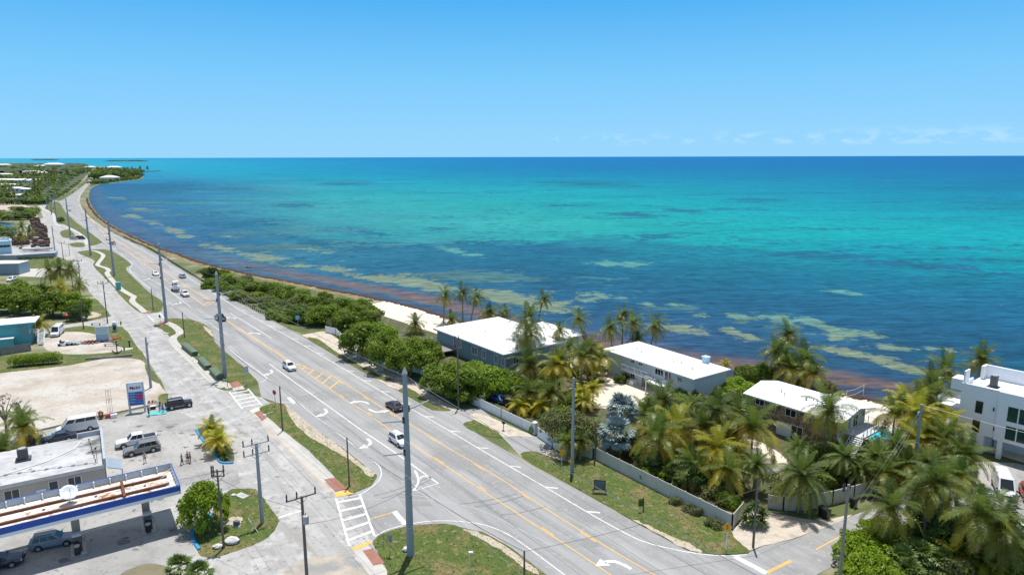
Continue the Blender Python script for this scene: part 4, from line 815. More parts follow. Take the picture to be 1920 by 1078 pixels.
b = MB(); b.box(xb[0], xb[1], -.3, .9, 2.5, 2.7); bal = b.build('balcony', white_trim, h2); b = MB(); railing(b, [(xb[0], .85, 2.7), (xb[0], -.25, 2.7), (xb[1], -.25, 2.7), (xb[1], .85, 2.7)], 1.0, 1.6); b.build('railing', white_trim, bal)
xs = X(1220), X(1251)
b = MB(); b.box(xs[0], xs[1], -1.6, .9, 2.3, 2.55); [b.box(q, q + .18, -1.5, -1.3, 0, 2.3) for q in (xs[0] + .1, xs[1] - .3)]
bal = b.build('balcony', white_trim, h2); b = MB(); railing(b, [(xs[0], -1.55, 2.55), (xs[1], -1.55, 2.55), (xs[1], .8, 2.55)], 1.0, 1.3); b.build('railing', white_trim, bal)
b = MB()
for i in range(11): b.box(xs[1] + .05 + i * .28, xs[1] + .33 + i * .28, -1.5, -.4, 2.3 - i * .21, 2.36 - i * .21)
for y_ in (-1.52, -.38): b.bar((xs[1], y_, 2.3), (xs[1] + 3.1, y_, 0), .07, 4); b.bar((xs[1], y_, 3.5), (xs[1] + 3.1, y_, 1.2), .04, 4)
b.build('stairs', white_trim, h2)
for u, w_, z_, hh, n in [(1180, 1.1, 4.2, .6, 2), (1194.5, 1.1, 4.2, .6, 2), (1181, 1.2, .9, 1.2, 2), (1229.5, 2.2, 3.5, 1.3, 3), (1243.5, 1.0, 2.8, 2.0, 1), (1249.5, .9, 2.8, 2.0, 1), (1268, 1.2, 3.6, 1.0, 2)]: win(h2, X(u) - w_ / 2, z_, w_, hh, .9, n)
b = MB(); b.bbox(X(1176, .5), X(1189, .5), -.4, .88, 0, 1.0, .05); b.build('storage_bench', white_trim, h2)
b = MB(); [b.bar((x, .0, 5.42), (x, D / 2 - .05, 6.37), .028, 4) for x in [4 + .9 * k for k in range(int((Ln - 8) / .9) + 1)]]; b.build('roof_seams', mat('seam_white', (.72, .73, .74), .5), rf)
# --- brown stone house with pool
A = G(1393, 739, 5.2); ang = rad(-52.2); Ln, D = 17.2, 10.6
stone = bpy.data.materials.new('brown_stone'); stone.use_nodes = True; nt = stone.node_tree; L = nt.links; p = nt.nodes['Principled BSDF']
tc = nn(nt, 'ShaderNodeTexCoord'); vo = nn(nt, 'ShaderNodeTexVoronoi', Scale=2.6); L.new(tc.outputs['Object'], vo.inputs['Vector']); sp_ = nn(nt, 'ShaderNodeSeparateColor'); L.new(vo.outputs['Color'], sp_.inputs[0])
rp = nn(nt, 'ShaderNodeValToRGB'); L.new(sp_.outputs[0], rp.inputs[0]); rp.color_ramp.elements[0].color = (.17, .10, .06, 1); rp.color_ramp.elements[1].color = (.50, .37, .25, 1)
vd = nn(nt, 'ShaderNodeTexVoronoi', Scale=2.6); vd.feature = 'DISTANCE_TO_EDGE'; L.new(tc.outputs['Object'], vd.inputs['Vector']); mr = nn(nt, 'ShaderNodeMapRange'); L.new(vd.outputs['Distance'], mr.inputs[0]); mr.inputs[2].default_value = .07
mx = nn(nt, 'ShaderNodeMix', data_type='RGBA'); L.new(mr.outputs[0], mx.inputs[0]); mx.inputs[6].default_value = (.09, .06, .045, 1); L.new(rp.outputs[0], mx.inputs[7]); L.new(mx.outputs[2], p.inputs['Base Color']); p.inputs['Roughness'].default_value = .9
bp = nn(nt, 'ShaderNodeBump', Strength=.6, Distance=.06); L.new(mr.outputs[0], bp.inputs['Height']); L.new(bp.outputs[0], p.inputs['Normal'])
h3 = thing('house', 'brown stone house with a low white gable roof beside the swimming pool', 'house', A, ang)
b = MB(); b.box(.5, Ln - 1.2, .7, .95, -.1, 5.2); b.build('stone_wall', stone, h3)
grey_wall = mat('grey_render', (.56, .60, .63), .8, .05, .5)
b = MB(); b.xprism([(.955, -.1), (D - .8, -.1), (D - .8, 5.2), (D / 2, 6.2), (.955, 5.2)], .5, Ln - 1.2); b.build('wall', grey_wall, h3)
b = MB(); hip(b, 0, Ln, 0, D, 5.22, 6.35, .2, gable=True); rf = b.build('roof', white_metal, h3)
[MB().lathe([(r_, 5.4), (r_, 6.5), (r_ * 1.4, 6.5), (r_ * 1.4, 6.65)], 8, c).build('vent_pipe', steel, rf) for c, r_ in (((5, 3.4), .08), ((6, 2.6), .07), ((9.4, 3.4), .14), ((10.4, 3.8), .07), ((7, 7), .07))]
b = MB(); [b.bar((x, 0, 5.43), (x, D / 2 - .05, 6.56), .028, 4) for x in [.4 + .9 * k for k in range(int(Ln / .9))]]; b.build('roof_seams', mat('seam_white', (.72, .73, .74), .5), rf)
X = lambda u, z=4: ux(A, ang, u, z)
for u, w_, z_, hh, n in [(1420, 1.7, 3.9, 1.1, 2), (1444.5, 1.2, 3.9, 1.0, 2), (1478, 1.9, 3.6, 1.3, 2), (1511, 1.3, 3.7, 1.0, 2), (1492, 2.0, .9, 1.5, 2), (1545, 1.4, 3.7, 1.0, 2)]: win(h3, X(u) - w_ / 2, z_, w_, hh, .7, n)
b = MB(); x_ = X(1465, 1); b.box(x_ - 1.3, x_ + 1.3, .62, .72, 0, 2.3); [b.box(x_ - 1.25, x_ + 1.25, .6, .63, .1 + .55 * i, .55 + .55 * i) for i in range(4)]; b.build('garage_door', white_trim, h3)
for y_, w_ in ((2.0, 1.3), (4.2, .9), (5.8, 1.6)): winx(h3, y_, 2.9, w_, 1.9, Ln - 1.2, 2)
b = MB(); b.box(Ln - 1.15, Ln + 1.8, 3.2, D, 2.55, 2.75); [b.box(Ln + 1.5, Ln + 1.7, y_, y_ + .2, 0, 2.55) for y_ in (3.4, 9.8)]; dk = b.build('deck', grey_wall, h3)
b = MB(); railing(b, [(Ln + 1.7, 3.3, 2.75), (Ln + 1.7, D, 2.75), (Ln - 1, D, 2.75)], 1.0); b.build('railing', white_trim, dk)
b = MB()
for i in range(12): b.box(Ln + .2, Ln + 1.7, 3.2 - .3 * i, 3.5 - .3 * i, 2.6 - .22 * i, 2.72 - .22 * i)
for x_ in (Ln + .2, Ln + 1.75): b.bar((x_, 3.3, 2.55), (x_, -.2, 0), .09, 4); b.bar((x_, 3.3, 3.7), (x_, -.2, 1.1), .05, 4); [b.bar((x_, 3.2 - .5 * k, 2.6 - .37 * k), (x_, 3.2 - .5 * k, 3.65 - .37 * k), .03, 4) for k in range(7)]
b.build('stairs', white_trim, h3)
pc = gp([(1622, 808), (1636, 800), (1660, 803), (1668, 812), (1660, 828), (1636, 826)]); cx = sum(q[0] for q in pc) / 6; cy = sum(q[1] for q in pc) / 6
pl = thing('swimming_pool', 'turquoise swimming pool behind the palms beside the stone house', 'pool', (cx, cy, 0))
ps = smooth([(q[0] - cx, q[1] - cy) for q in pc], 3); b = MB(); P = [Vector((q[0], q[1], .1)) for q in ps]; b.add(P, [tuple(t) for t in tessellate_polygon([P])]); b.build('water', mat('pool_water', (.05, .50, .55), .1, .12, .7), pl)
b = MB(); ring = [[(q[0] * f, q[1] * f, z) for q in ps] for f, z in ((.985, .05), (.985, .16), (1.1, .16), (1.1, -.05))]; b.loft(ring, caps=False); b.build('coping', path_m, pl)
# --- modern white villa at the right edge
A = G(1804.5, 717, 10.5); ang = rad(-51.5); D = 9.0
h4 = thing('villa', 'modern white three storey villa with flat roof and tall green tinted windows', 'house', A, ang)
X = lambda u, z=6: ux(A, ang, u, z, -3, 40)
xe = 24
b = MB(); b.box(0, xe, 0, D, 3.0, 9.75)
b.box(0, .5, 0, D, -.1, 2.995); xg = X(1845, 1.5); b.box(.5, X(1842, 1.5), .0, D, -.1, 2.995); xg2 = X(1868, 1.5), X(1877, 1.5); b.box(xg2[0], xg2[1], 0, .6, -.1, 2.995); b.box(xg, xe, 4.5, D, -.1, 2.995)
b.build('wall', white_wall, h4)
b = MB(); b.box(-.02, xe, -.02, .22, 9.755, 10.5); b.box(-.02, .22, .22, 4.2, 9.755, 10.5); b.box(5, xe, -.25, -.025, 2.9, 10.45); b.build('parapet', white_wall, h4)
MB().box(-1.7, -.025, .6, 3.2, 9.0, 10.75).build('roof_box', white_wall, h4); b = MB();  b.box(.3, 7.2, 8.2, 8.6, 9.755, 11.9); b.box(.3, .7, 6.8, 8.195, 9.755, 11.9); b.box(6.8, 7.2, 6.8, 8.195, 9.755, 11.9); b.build('roof_screen', white_wall, h4); MB().box(.0, .22, .3, 2.2, 10.505, 12.3).build('roof_fin', white_wall, h4)
b = MB(); b.bbox(2.6, 3.5, 3.4, 4.3, 9.9, 11.6, .05); b.box(2.3, 3.8, 3.2, 4.5, 9.755, 9.9); ac = b.build('air_conditioner', mat('dark_condenser', (.07, .075, .08), .6, .2, 2), h4); b = MB(); b.lathe([(.36, 11.6), (.4, 11.63), (.4, 11.68), (.1, 11.68)], 14, (3.05, 3.85)); b.build('fan_guard', steel, ac)
b = MB(); b.box(-3.4, 0, .6, 5.2, 5.9, 6.2); b.box(-3.4, -3.25, .6, 5.2, 6.2, 6.45); bl = b.build('balcony', white_wall, h4)
b = MB(); b.box(-3.38, -3.33, .62, 5.2, 6.45, 7.35); b.box(-3.3, 0, 5.12, 5.18, 6.2, 7.35); b.build('glass_balustrade', mat('balustrade_glass', (.35, .40, .40), .1, .1, 1), bl)
green_glass = mat('green_tinted_glass', (.02, .065, .05), .06, .3, .6, spec=.7)
for u, z_, w_, hh in [(1836, 6.3, .95, 1.9), (1830, 3.3, .95, 1.9)]: win(h4, X(u, z_ + 1) - w_ / 2, z_, w_, hh, -.0, 1, fm=black, fr=.05)
for z_, hh in ((6.2, 2.4), (3.4, 2.2)):
    x0 = X(1889 if z_ > 5 else 1885, z_ + 1); [win(h4, x0 + i * 1.45, z_, 1.4, hh, -.25, 1, fr=.06, gm=green_glass) for i in range(5)]
for z_ in (7.2, 4.2): x_ = X(1862, z_); MB().bbox(x_, x_ + .16, -.16, -.0, z_, z_ + .55, .03).build('wall_lamp', black, h4)
# --- petrol station shop
pts = [G(u, v, 4.0) for u, v in [(-140, 948), (0, 911), (199, 870), (224, 856), (196, 800), (178, 809), (68, 838), (50, 853), (0, 862), (-160, 905)]]
A = pts[2]; ang = rad(32.3); ca, sa = math.cos(-ang), math.sin(-ang)
loc = lambda q: ((q[0] - A[0]) * ca - (q[1] - A[1]) * sa, (q[0] - A[0]) * sa + (q[1] - A[1]) * ca)
P_ = [loc(q) for q in pts]
shop = thing('shop', 'low flat roofed beige shop behind the fuel station canopy', 'shop', A, ang)
foot = [(-29, 0.3), (-.2, .3), (-.2, 12.3), (-13.2, 12.3), (-13.2, 9.2), (-29, 9.2)]
rfx = [(-29, 0), (0, 0), (0, 12.6), (-13.5, 12.6), (-13.5, 9.5), (-29, 9.5)]
b = MB(); b.prism(foot, 0, 3.75); b.build('wall', mat('beige_render', (.50, .44, .38), .85, .07, .6), shop)
roofm = mat('stained_flat_roof', (.43, .43, .43), .85, .1, .5, var2=[((.58, .58, .58), .3, .45, .6), ((.13, .13, .13), .15, .54, .63), ((.08, .08, .08), .3, .6, .68)])
b = MB(); b.prism(rfx, 3.752, 4.0); rf = b.build('roof', roofm, shop)
b = MB(); b.box(-.3, .02, -.1, 12.7, 3.7, 4.9); b.box(-3.2, -.3, 12.4, 12.7, 3.7, 4.7); b.build('parapet', mat('grey_painted_metal', (.42, .46, .50), .6, .08, 1), shop)
b = MB(); b.box(-29, -.31, -.12, -.005, 3.55, 4.06); b.build('fascia', mat('pale_fascia', (.62, .60, .57), .7), shop)
b = MB(); q = [(-29, 1.0, 4.06), (-18, 2.4, 4.08), (-12, 3.3, 4.08), (-7, 5.2, 4.08), (-3.6, 8.2, 4.08), (-2.8, 10.8, 4.1)]; b.tube(smooth3 if False else [Vector(v_) for v_ in q], .09, 6); b.build('roof_pipe', white_trim, rf)
b = MB(); b.tube([(-29, 5.0, 4.05), (-14, 4.0, 4.05), (-1, 1.2, 4.05)], .03, 5); [b.box(-16 + i * 1.5, -15.6 + i * 1.5, 4.0 - i * .29, 4.3 - i * .29, 4.0, 4.2) for i in range(10)]; b.build('roof_conduit', steel, rf)
b = MB(); b.bbox(-10.2, -9.0, 7.2, 8.2, 4.3, 5.7, .05); b.box(-10.5, -8.7, 7.0, 8.4, 4.0, 4.3); ac = b.build('air_conditioner', mat('dark_condenser', (.07, .075, .08), .6), rf); b = MB(); b.lathe([(.4, 5.7), (.48, 5.73), (.48, 5.78), (.1, 5.78)], 14, (-9.6, 7.7)); b.build('fan_guard', steel, ac)
[MB().lathe([(.05, 4), (.05, 4.35), (.1, 4.35), (.1, 4.45)], 6, (-1.2 - .12 * i, 1.5 + i * 1.7)).build('vent_pipe', black, rf) for i in range(6)]; MB().lathe([(.03, 4), (.03, 6.0), (.12, 6.0), (.12, 6.2)], 6, (-1.0, 1.2)).build('mast', black, rf)
b = MB(); b.add([(.0, .2, 3.5), (.0, 3.8, 3.5), (1.9, 3.6, 2.75), (1.9, .2, 2.75), (.0, .2, 3.4), (.0, 3.8, 3.4), (1.9, 3.6, 2.65), (1.9, .2, 2.65)], [(0, 3, 2, 1), (4, 5, 6, 7), (0, 4, 7, 3), (3, 7, 6, 2), (2, 6, 5, 1)]); [b.bar((.1, .2 + k * .4, 3.5), (1.88, .2 + k * .38, 2.78), .025, 4) for k in range(10)]; b.box(1.75, 1.85, .3, .4, 0, 2.7); b.box(1.75, 1.85, 3.4, 3.5, 0, 2.7); b.build('awning', mat('blue_grey_awning', (.38, .46, .53), .6, .08, 1), shop)
b = MB(); b.box(-.18, -.1, .6, 3.3, 0, 2.6); b.build('entrance', black, shop)
for x_, w_, n, gm in ((-11.5, 1.7, 2, None), (-6.7, 1.1, 1, None), (-4.6, 1.6, 2, None), (-15.5, 1.6, 2, None)): win(shop, x_, 1.2, w_, 1.9, .3, n, gm=gm)
b = MB(); b.box(-8.1, -7.0, .2, .31, 0, 2.3); b.build('door', white_trim, shop)
for i, x_ in enumerate((-19.2, -15.6)):
    wx = (A[0] + x_ * math.cos(ang) + 1.6 * math.sin(ang), A[1] + x_ * math.sin(ang) - 1.6 * math.cos(ang)); fz = thing('ice_freezer', ('white ice freezer against the shop wall nearer the left edge', 'white ice freezer against the shop wall nearer the satellite dish')[i], 'freezer', wx, ang, 'ice freezers outside the shop')
    b = MB(); b.bbox(-.2, 3.0, .1, 1.4, 0, 1.9, .06); b.build('cabinet', white_trim, fz); b = MB(); b.bbox(.9, 2.0, .3, 1.1, 1.9, 2.4, .05); b.build('compressor_box', white_trim, fz)
    b = MB(); [b.box(x2, x2 + 1.4, .06, .1, .3, 1.7) for x2 in (-.1, 1.5)]; b.build('door', steel, fz)
# --- canopy over the pumps
A = G(338, 909.6, 5.8); ang = rad(33.8); Dp = 7.4; x0 = -34
blue_fascia = mat('royal_blue_fascia', (.008, .075, .38), .45, .06, 1)
can = thing('fuel_canopy', 'flat fuel station canopy with blue fascia and rusty white roof deck', 'canopy', A, ang)
b = MB(); b.box(x0, 0, 0, .12, 5.12, 5.85); b.box(-.12, 0, .12, Dp - .12, 5.12, 5.85); b.box(x0, 0, Dp - .12, Dp, 5.12, 5.85); b.build('fascia', blue_fascia, can)
b = MB(); b.box(x0, .02, -.02, .1, 4.72, 5.115); b.box(-.1, .02, .1, Dp - .1, 4.72, 5.115); b.box(x0, .02, Dp - .1, Dp + .02, 4.72, 5.115); b.box(x0, -.1, .1, Dp - .1, 4.74, 4.84); b.build('soffit', white_trim, can)
b = MB(); b.box(x0, -.13, Dp - .16, Dp - .125, 4.98, 5.8); b.box(-.16, -.125, .13, Dp - .17, 4.98, 5.8); b.build('fascia_back', mat('grey_painted_metal', (.42, .46, .50)), can)
deck = mat('rusty_white_deck', (.80, .77, .70), .7, .06, .6, var2=[((.58, .48, .35), .5, .5, .62), ((.36, .15, .05), .7, .58, .65), ((.36, .35, .34), 1.8, .55, .64)])
b = MB(); b.box(x0, -.17, .13, Dp - .17, 4.85, 5.0); b.build('roof_deck', deck, can)
rust = mat('rusty_steel', (.16, .055, .03), .85, .35, 1.5)
b = MB(); [b.box(x0, -.9, y_, y_ + .3, 5.005, 5.3) for y_ in (2.5, 5.0)]; [b.box(x_, x_ + .3, 1.4, 6.2, 5.31, 5.55) for x_ in (-6.0, -18.6)]; b.build('beam', rust, can)
[MB().box(-1.8 - i * 1.75, -1.68 - i * 1.75, Dp - .5, Dp - .17, 5.0, 5.75).build('bracket', white_trim, can) for i in range(19)]; [MB().bar((-1.7, y_, 5.05), (-.2, y_, 5.7), .04, 4).build('brace', white_trim, can) for y_ in (1, 2, 3, 4, 5, 6)]
b = MB(); rn = random.Random(2)
for i in range(5): b.tube([(-30 + i * 4.2 + rn.uniform(-1, 1), 1.0 + rn.uniform(-.4, .4), 5.03), (-27 + i * 4.2, 1.3 + rn.uniform(-.5, .5), 5.03), (-23 + i * 4.2, .9 + rn.uniform(-.3, .6), 5.03)], .035, 4)
b.build('loose_cable', black, can)
[MB().lathe([(.16, 5.0), (.16, 5.12), (.05, 5.15)], 8, (-3.5 - i * 5.2, 4.0 + .25 * (i % 2))).build('drain', mat('dark_drain', (.1, .07, .05), .8), can) for i in range(6)]
colm = mat('tan_column_cladding', (.30, .27, .24), .8, .1, 1)
def to_can(x, y): c, s = math.cos(ang), math.sin(ang); return (A[0] + c * x - s * y, A[1] + s * x + c * y)
for cpx in ((277, 985), (147, 1025), (-20, 1075)):
    gx = G(*cpx); dx, dy = gx[0] - A[0], gx[1] - A[1]; lx, ly = dx * math.cos(ang) + dy * math.sin(ang), -dx * math.sin(ang) + dy * math.cos(ang); ly = max(1.2, min(ly, 4))
    b = MB(); b.bbox(lx - .42, lx + .42, ly - .28, ly + .28, 0, 4.73, .06); b.build('column', colm, can)
    b = MB(); b.bbox(lx - .75, lx + .75, ly - 2.1, ly + .9, 0, .18, .08); isl = b.build('pump_island', path_m, can)
    wx = to_can(lx, ly - 1.2); side = {277: 'under the right end of the canopy', 147: 'beside the grey car under the canopy', -20: 'cut off by the left edge under the canopy'}[cpx[0]]
    pm = thing('fuel_pump', 'dark fuel pump ' + side, 'fuel pump', (wx[0], wx[1], .18), ang, 'fuel pumps under the canopy')
    b = MB(); b.bbox(-.42, .42, -.3, .3, 0, 1.9, .05); b.build('cabinet', mat('dark_pump_panel', (.06, .065, .08), .5), pm); b = MB(); b.box(-.3, .3, -.33, -.3, 1.1, 1.6); b.build('display', glass, pm)
    b = MB(); b.bbox(-.48, .48, -.36, .36, 1.9, 2.2, .05); b.build('topper', mat('grey_painted_metal', (.42, .46, .50)), pm); b = MB(); b.tube([(.45, 0, 1.6), (.7, 0, 1.0), (.6, 0, .5), (.45, 0, 1.0)], .03, 5); b.build('hose', rubber, pm)
    wx = to_can(lx - .1, ly - 1.95); bn = thing('rubbish_bin', 'dark square bin ' + side, 'bin', (wx[0], wx[1], .18), ang, 'bins on the pump islands'); b = MB(); b.bbox(-.3, .3, -.3, .3, 0, .95, .05); b.build('body', black, bn); b = MB(); b.lathe([(.3, .95), (.28, 1.1), (.1, 1.2)], 10); b.build('lid', steel, bn)
wx = G(131, 942, 5.0)
ds = thing('satellite_dish', 'white satellite dish standing on the canopy roof', 'satellite dish', (wx[0], wx[1], 5.0), rad(200)); b = MB(); b.bar((0, 0, 0), (0, 0, 1.2), .06, 6); b.box(-.3, .3, -.3, .3, 0, .06); b.build('mast', steel, ds)
b = MB(); rings = []; dn = Vector((-.35, .62, .72)).normalized(); s_, up_ = rot_to(dn)
for rr, dp in ((.05, 0), (.35, .03), (.65, .1), (.92, .22), (.94, .2), (.65, .05), (.3, -.03), (.05, -.05)): rings.append([Vector((0, 0, 1.25)) + dn * dp + (s_ * math.cos(k * .314) + up_ * math.sin(k * .314)) * rr for k in range(20)])
b.loft(rings); b.build('reflector', white_trim, ds, True)
b = MB(); b.bar(Vector((0, 0, 1.25)) - up_ * .8 + dn * .2, Vector((0, 0, 1.25)) + dn * .75, .025, 5); b.blob(Vector((0, 0, 1.25)) + dn * .78, (.09, .09, .09), 1, 0, 8, 5); b.build('feed_arm', steel, ds)
# --- teal house on the left
A = G(-40, 613.8, 5.4); B = G(65, 604.5, 5.4); ang = math.atan2(B[1] - A[1], B[0] - A[0]); Ln = math.hypot(B[0] - A[0], B[1] - A[1])
teal = mat('teal_render', (.085, .36, .40), .8, .06, .5)
h5 = thing('house', 'teal two storey house with a white flat roof and white outside stair', 'house', A, ang)
b = MB(); b.box(0, Ln - 1.4, .3, 7.0, -.1, 5.2); b.build('wall', teal, h5); b = MB(); b.box(-.2, Ln, 0, 7.6, 5.22, 5.5); b.build('roof', white_metal, h5); b = MB(); b.box(-.2, Ln, -.06, -.005, 4.95, 5.45); b.build('fascia', teal, h5)
x_ = ux(A, ang, 44, 3.5, 0, 40); win(h5, x_ - .7, 3.2, 1.4, 1.4, .3, 2, fm=wood_grey, gm=mat('closed_shutter', (.16, .3, .33), .7)); win(h5, x_ - .7, 2.0, 1.4, .9, .3, 1, fm=teal, gm=mat('closed_shutter', (.16, .3, .33)))
b = MB(); b.box(Ln - 1.39, Ln + .4, .4, 4.5, 2.5, 2.65); b.box(Ln - .1, Ln + .02, .4, .5, 0, 5.2); dk = b.build('landing', wood_grey, h5); b = MB(); railing(b, [(Ln - 1.3, .42, 2.65), (Ln + .35, .42, 2.65)], 1.0, .8); b.build('railing', white_trim, dk)
b = MB(); [b.box(Ln + .45, Ln + 1.6, .6 - i * .28, .88 - i * .28, 2.5 - i * .22, 2.58 - i * .22) for i in range(11)]; [b.bar((q, .9, 2.6), (q, -2.4, 0), .08, 4) for q in (Ln + .4, Ln + 1.65)]; [b.bar((q, .9, 3.6), (q, -2.4, 1.0), .05, 4) for q in (Ln + .4, Ln + 1.65)]; b.build('stairs', white_trim, h5)
A2 = G(-30, 640, 2.2); sh = thing('shed', 'small teal lean-to with white roof in front of the teal house', 'shed', A2, ang); b = MB(); b.box(0, 5.6, 0, 2.4, 0, 2.2); b.build('wall', teal, sh); b = MB(); b.box(-.2, 5.8, -.2, 2.6, 2.21, 2.36); b.build('roof', white_metal, sh)
# --- boatyard: pale blue office, grey-blue store, wall
A = G(-60, 459, 5.5); B = G(20, 454, 5.5); ang = math.atan2(B[1] - A[1], B[0] - A[0]); Ln = math.hypot(B[0] - A[0], B[1] - A[1])
lb = mat('light_blue_render', (.36, .56, .66), .8, .05, .3)
h6 = thing('office', 'pale blue flat roofed office beside the white boat', 'office building', A, ang); b = MB(); b.box(0, Ln, 0, 12, -.1, 5.2); b.build('wall', lb, h6); b = MB(); b.box(-.2, Ln + .1, -.1, 12.1, 5.21, 5.3); b.build('roof', white_metal, h6)
b = MB(); b.box(-.2, Ln + .1, -.12, .25, 5.31, 6.2); b.box(Ln - .25, Ln + .12, .25, 11.8, 5.31, 6.2); b.box(-.2, Ln + .1, 11.8, 12.1, 5.31, 6.2); b.build('parapet', lb, h6); win(h6, Ln - 4.6, 3.1, 4.2, 1.2, 0, 3, fm=lb); win(h6, Ln - 10, 3.1, 4.2, 1.2, 0, 3, fm=lb)
A = G(-60, 496, 4.5); B = G(34, 494, 4.5); ang = math.atan2(B[1] - A[1], B[0] - A[0]); Ln = math.hypot(B[0] - A[0], B[1] - A[1])
gb = mat('grey_blue_cladding', (.24, .32, .38), .7, .05, .3)
h7 = thing('storage_shed', 'plain grey blue metal shed with a pale flat roof by the palms', 'shed', A, ang); b = MB(); b.box(0, Ln, 0, 7.5, -.1, 4.4); [b.box(k * .8, k * .8 + .08, -.04, 0, 0, 4.35) for k in range(int(Ln / .8))]; b.build('wall', gb, h7); b = MB(); b.box(-.1, Ln + .1, -.1, 7.6, 4.41, 4.6); b.build('roof', white_metal, h7)
b = MB(); b.box(Ln - 4, Ln - 1.5, -.06, -.045, 0, 3); b.build('roller_door', gb, h7)
def wallrun(name, label, cat, px, h, m, t=.18, posts=None, pm=None, group=None):
    """fence or wall along ground pixels"""
    P = [Vector((*G(u, v), 0)) for u, v in px]; o0 = P[0]; th_ = thing(name, label, cat, o0, 0, group); b = MB(); pb = MB()
    for a, c in zip(P, P[1:]):
        a, c = a - o0, c - o0; d = (c - a); n = max(1, int(d.length / (posts or 1e9))) if posts else 1; dn = d.normalized(); s = Vector((-dn.y, dn.x, 0)) * t / 2
        for i in range(n):
            p, q = a + d * (i / n) + dn * .06, a + d * ((i + 1) / n) - dn * .06; b.loft([[p - s, p + s, p + s + Vector((0, 0, h)), p - s + Vector((0, 0, h))], [q - s, q + s, q + s + Vector((0, 0, h)), q - s + Vector((0, 0, h))]])
            b.add([], [])
        for i in range(n + 1): p = a + d * (i / n); pb.box(p.x - .08, p.x + .08, p.y - .08, p.y + .08, 0, h + .08)
    b.build('panel', m, th_)
    if posts: pb.build('post', pm or m, th_)
    return th_
tanf = mat('tan_vinyl_fence', (.55, .52, .45), .6, .05, .5)
wallrun('fence', 'long tan panel fence along the grass verge below the palms', 'fence', [(1140, 858), (1117, 862), (1372, 992), (1392, 968)], 1.95, tanf, .08, 2.4)
wallrun('fence', 'tan fence panels running along the shady side street below the palms', 'fence', [(1468, 956), (1500, 957), (1560, 946), (1600, 936), (1650, 920), (1680, 905)], 2.0, tanf, .1, 2.4)
wallrun('gate', 'slatted tan gate between the spiky bush and the date palm', 'gate', [(1440, 953), (1468, 956)], 1.9, mat('tan_slats', (.48, .42, .34), .7), .06, 2.0)
whf = mat('white_vinyl_fence', (.72, .73, .73), .55, .04, .6)
wallrun('fence', 'white panel fence between the two driveways in front of the bushes', 'fence', [(885, 757), (940, 784), (998, 812)], 1.75, whf, .08, 2.4)
wallrun('fence', 'short white fence under the big trees beside the mailbox', 'fence', [(774, 697), (786, 700), (806, 712)], 1.7, whf, .08, 2.0)
wallrun('fence', 'short white corner fence where the scrub ends', 'fence', [(611, 624), (630, 628), (642, 640)], 1.8, whf, .08, 2.0)
wallrun('fence', 'white fence beside the grey pillar under the olive tree', 'fence', [(1009, 820), (1036, 838), (1060, 852)], 1.7, whf, .08, 2.2)
wallrun('fence', 'tan corner fence under the olive tree behind the warning signs', 'fence', [(1086, 852), (1112, 860), (1118, 852)], 1.7, tanf, .08, 2.0)
wallrun('fence', 'weathered grey board fence behind the long clipped hedge', 'fence', [(-40, 672), (0, 667), (58, 658)], 1.9, wood_grey, .06, 1.2)
wallrun('boundary_wall', 'blue grey wall with a row of plants beside the boatyard', 'wall', [(-40, 487), (30, 487), (104, 482), (108, 478)], 2.0, gb, .25)
wallrun('low_wall', 'low grey block wall at the edge of the gravel lot', 'wall', [(160, 675), (200, 672), (246, 668), (247, 666)], .5, wood_grey, .3)
for (u, v), lb_ in zip([(904, 762), (1003, 814)], ['white pillar at the near end of the white fence by the red and blue car', 'grey pillar at the driveway end of the white fence']):
    t = thing('gate_pillar', lb_, 'pillar', G(u, v), rad(RD)); b = MB(); b.bbox(-.3, .3, -.3, .3, 0, 2.0, .03); b.build('shaft', grey_wall, t); b = MB(); b.bbox(-.38, .38, -.38, .38, 2.0, 2.15, .04); b.build('cap', white_trim, t)
# kerbs of the station, painted blue or plain concrete
def kerb(label, px, m, name='kerb', w=.22, h=.16, sm=True):
    P = smooth(gp(px), 5, False) if sm else [Vector(q) for q in gp(px)]; rows = []
    for i, p in enumerate(P):
        d = (P[min(i + 1, len(P) - 1)] - P[max(i - 1, 0)]).normalized(); n_ = Vector((-d.y, d.x)) * w / 2; rows.append([(p.x - n_.x, p.y - n_.y, 0), (p.x - n_.x, p.y - n_.y, h), (p.x + n_.x, p.y + n_.y, h), (p.x + n_.x, p.y + n_.y, 0)])
    b = MB(); b.loft(rows); o = b.build(name, m); tag(o, label, 'kerb', 'kerbs round the station forecourt'); return o
bluek = mat('blue_kerb_paint', (.03, .28, .55), .7, .12, 2)
kerb('blue painted kerb along the yellow palms by the roadside', [(367, 806), (376, 820), (390, 838), (403, 852), (412, 866), (425, 869), (438, 868)], bluek, w=.3, h=.22)
kerb('blue painted kerb curving round the grass island under the round tree', [(382, 977), (368, 988), (361, 1000), (364, 1015), (374, 1031)], bluek, w=.34, h=.24)
kerb('short blue kerb behind the trunk of the round tree', [(391, 964), (399, 975)], bluek, w=.34, h=.22)
kerb('grey concrete kerb between the gravel lot and the forecourt', [(70, 808), (130, 794), (190, 780), (232, 771), (278, 761)], path_m, w=.45, h=.3, sm=False)
sheet('palm_bed', smooth(gp([(369, 807), (385, 800), (408, 803), (428, 830), (438, 850), (437, 866), (414, 864), (405, 851), (391, 836), (378, 820)]), 3), .05, shade_soil)
